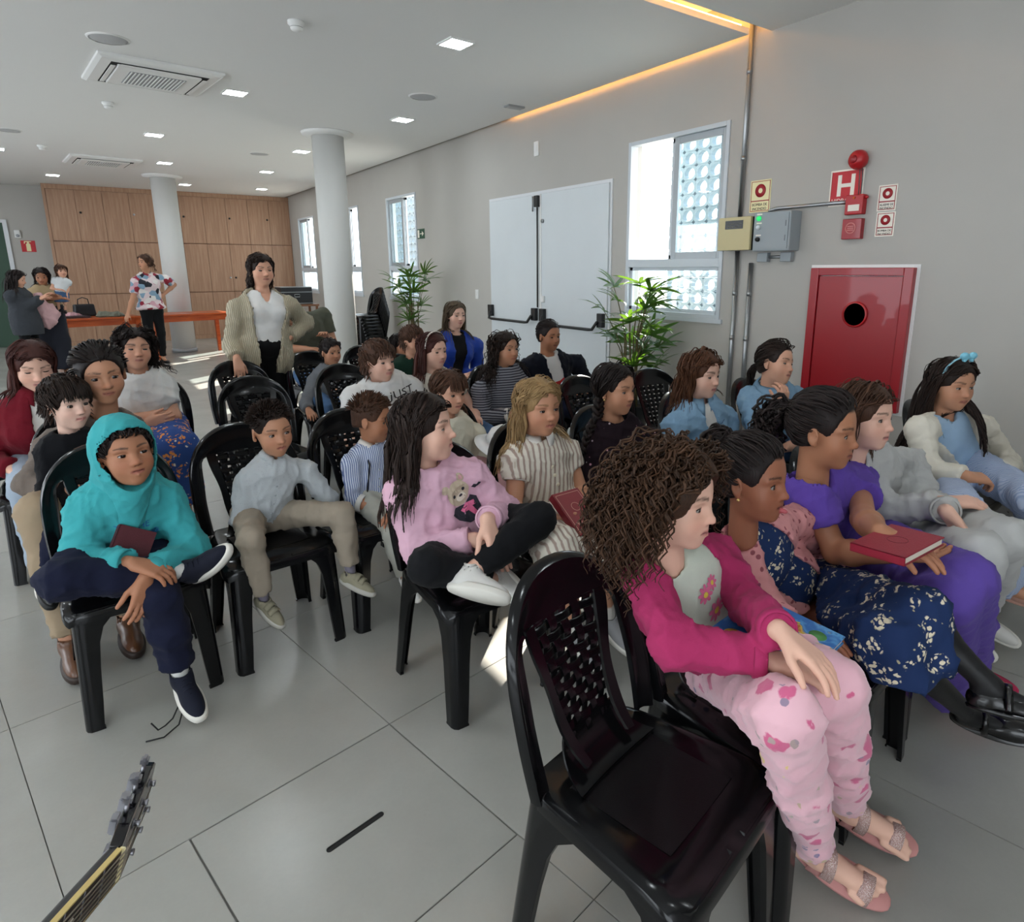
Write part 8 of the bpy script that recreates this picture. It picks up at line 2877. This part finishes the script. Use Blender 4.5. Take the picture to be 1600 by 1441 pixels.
# headstock, tilted back
hsM = Matrix.Translation((0, -.003, -.003)) @ Matrix.Rotation(math.radians(17), 4, 'X')
outl = [(-.0215, 0), (.0215, 0), (.030, -.03), (.031, -.06), (.033, -.15), (.026, -.172), (.008, -.166), (0, -.172), (-.008, -.166), (-.026, -.172), (-.033, -.15), (-.031, -.06), (-.030, -.03)]
hs_ = MB().prism(outl, -.014, 0, 'z', hsM)
ho = gpart(hs_, 'headstock', M_GBLK, bevel=.0015)
o = MB().prism([(a * .97, b * .985 - .001) for a, b in outl], 0.0002, .0012, 'z', hsM); gpart(o, 'veneer', mat('grey_veneer', '77736c', .35, var=(30, .2)), ho)
for s_ in (-1, 1):
    for k in range(3):
        y_ = -.045 - .043 * k
        tn = gpart(MB().lathe([(.0035, .010), (.0045, .009), (.0035, .006), (.0035, 0)], n=12, M=hsM @ Matrix.Translation((s_ * .019, y_, 0))).lathe([(.006, .0018), (.006, 0)], n=12, M=hsM @ Matrix.Translation((s_ * .019, y_, .0012))), 'tuner', M_CHROME, ho)
        gpart(MB().tube([tuple(hsM @ Vector((s_ * .030, y_, -.009))), tuple(hsM @ Vector((s_ * .047, y_, -.009)))], .0028, 8), 'shaft', M_CHROME, tn)
        gpart(MB().box((s_ * .052 - .006, y_ - .0085, -.014), (s_ * .052 + .006, y_ + .0085, -.004), bev=.003, M=hsM), 'button', M_CHROME, tn)
        gpart(MB().box((s_ * .02 - .010, y_ - .010, -.024), (s_ * .02 + .010, y_ + .010, -.014), bev=.002, M=hsM), 'gear_case', M_CHROME, tn)
# body, mostly out of the frame
bo = []
for k in range(48):
    a = 2 * math.pi * k / 48
    u = (1 - math.cos(a)) / 2
    wd = (.14 + .05 * u - .055 * math.exp(-((u - .40) / .13) ** 2)) * (abs(math.sin(a)) ** .62)
    bo.append((math.copysign(wd, math.sin(a)), NL - .01 + u * .48))
bd = gpart(MB().prism(bo, -.105, -.008, 'z'), 'body', mat('guitar_top', 'b98a4a', .3, var=(10, .15), coat=.4), bevel=.004)
gpart(MB().lathe([(.05, .0008), (0, .001)], n=30, c=(0, NL + .15, -.008)), 'sound_hole', M_DARK, bd)
gpart(MB().box((-.08, NL + .31, -.008), (.08, NL + .345, .002), bev=.002), 'bridge', M_ROSE, bd)

for pp, w_ in ((p_white, .10), (p_pink, .08), (p_hood, .08), (p_grey, .06)):
    rows = [[pp.hd.W((w_ * a * .75, .338 - .05 * a * a, -.262 + dz)) - np.array(pp.root.location) for a in np.linspace(-1, 1, 9)] for dz in (.012, -.006)]
    link('teeth', MB().grid(np.array(rows)).mesh('teeth', mat('tooth_white', 'd8d0c4', .3)), None, pp.body)
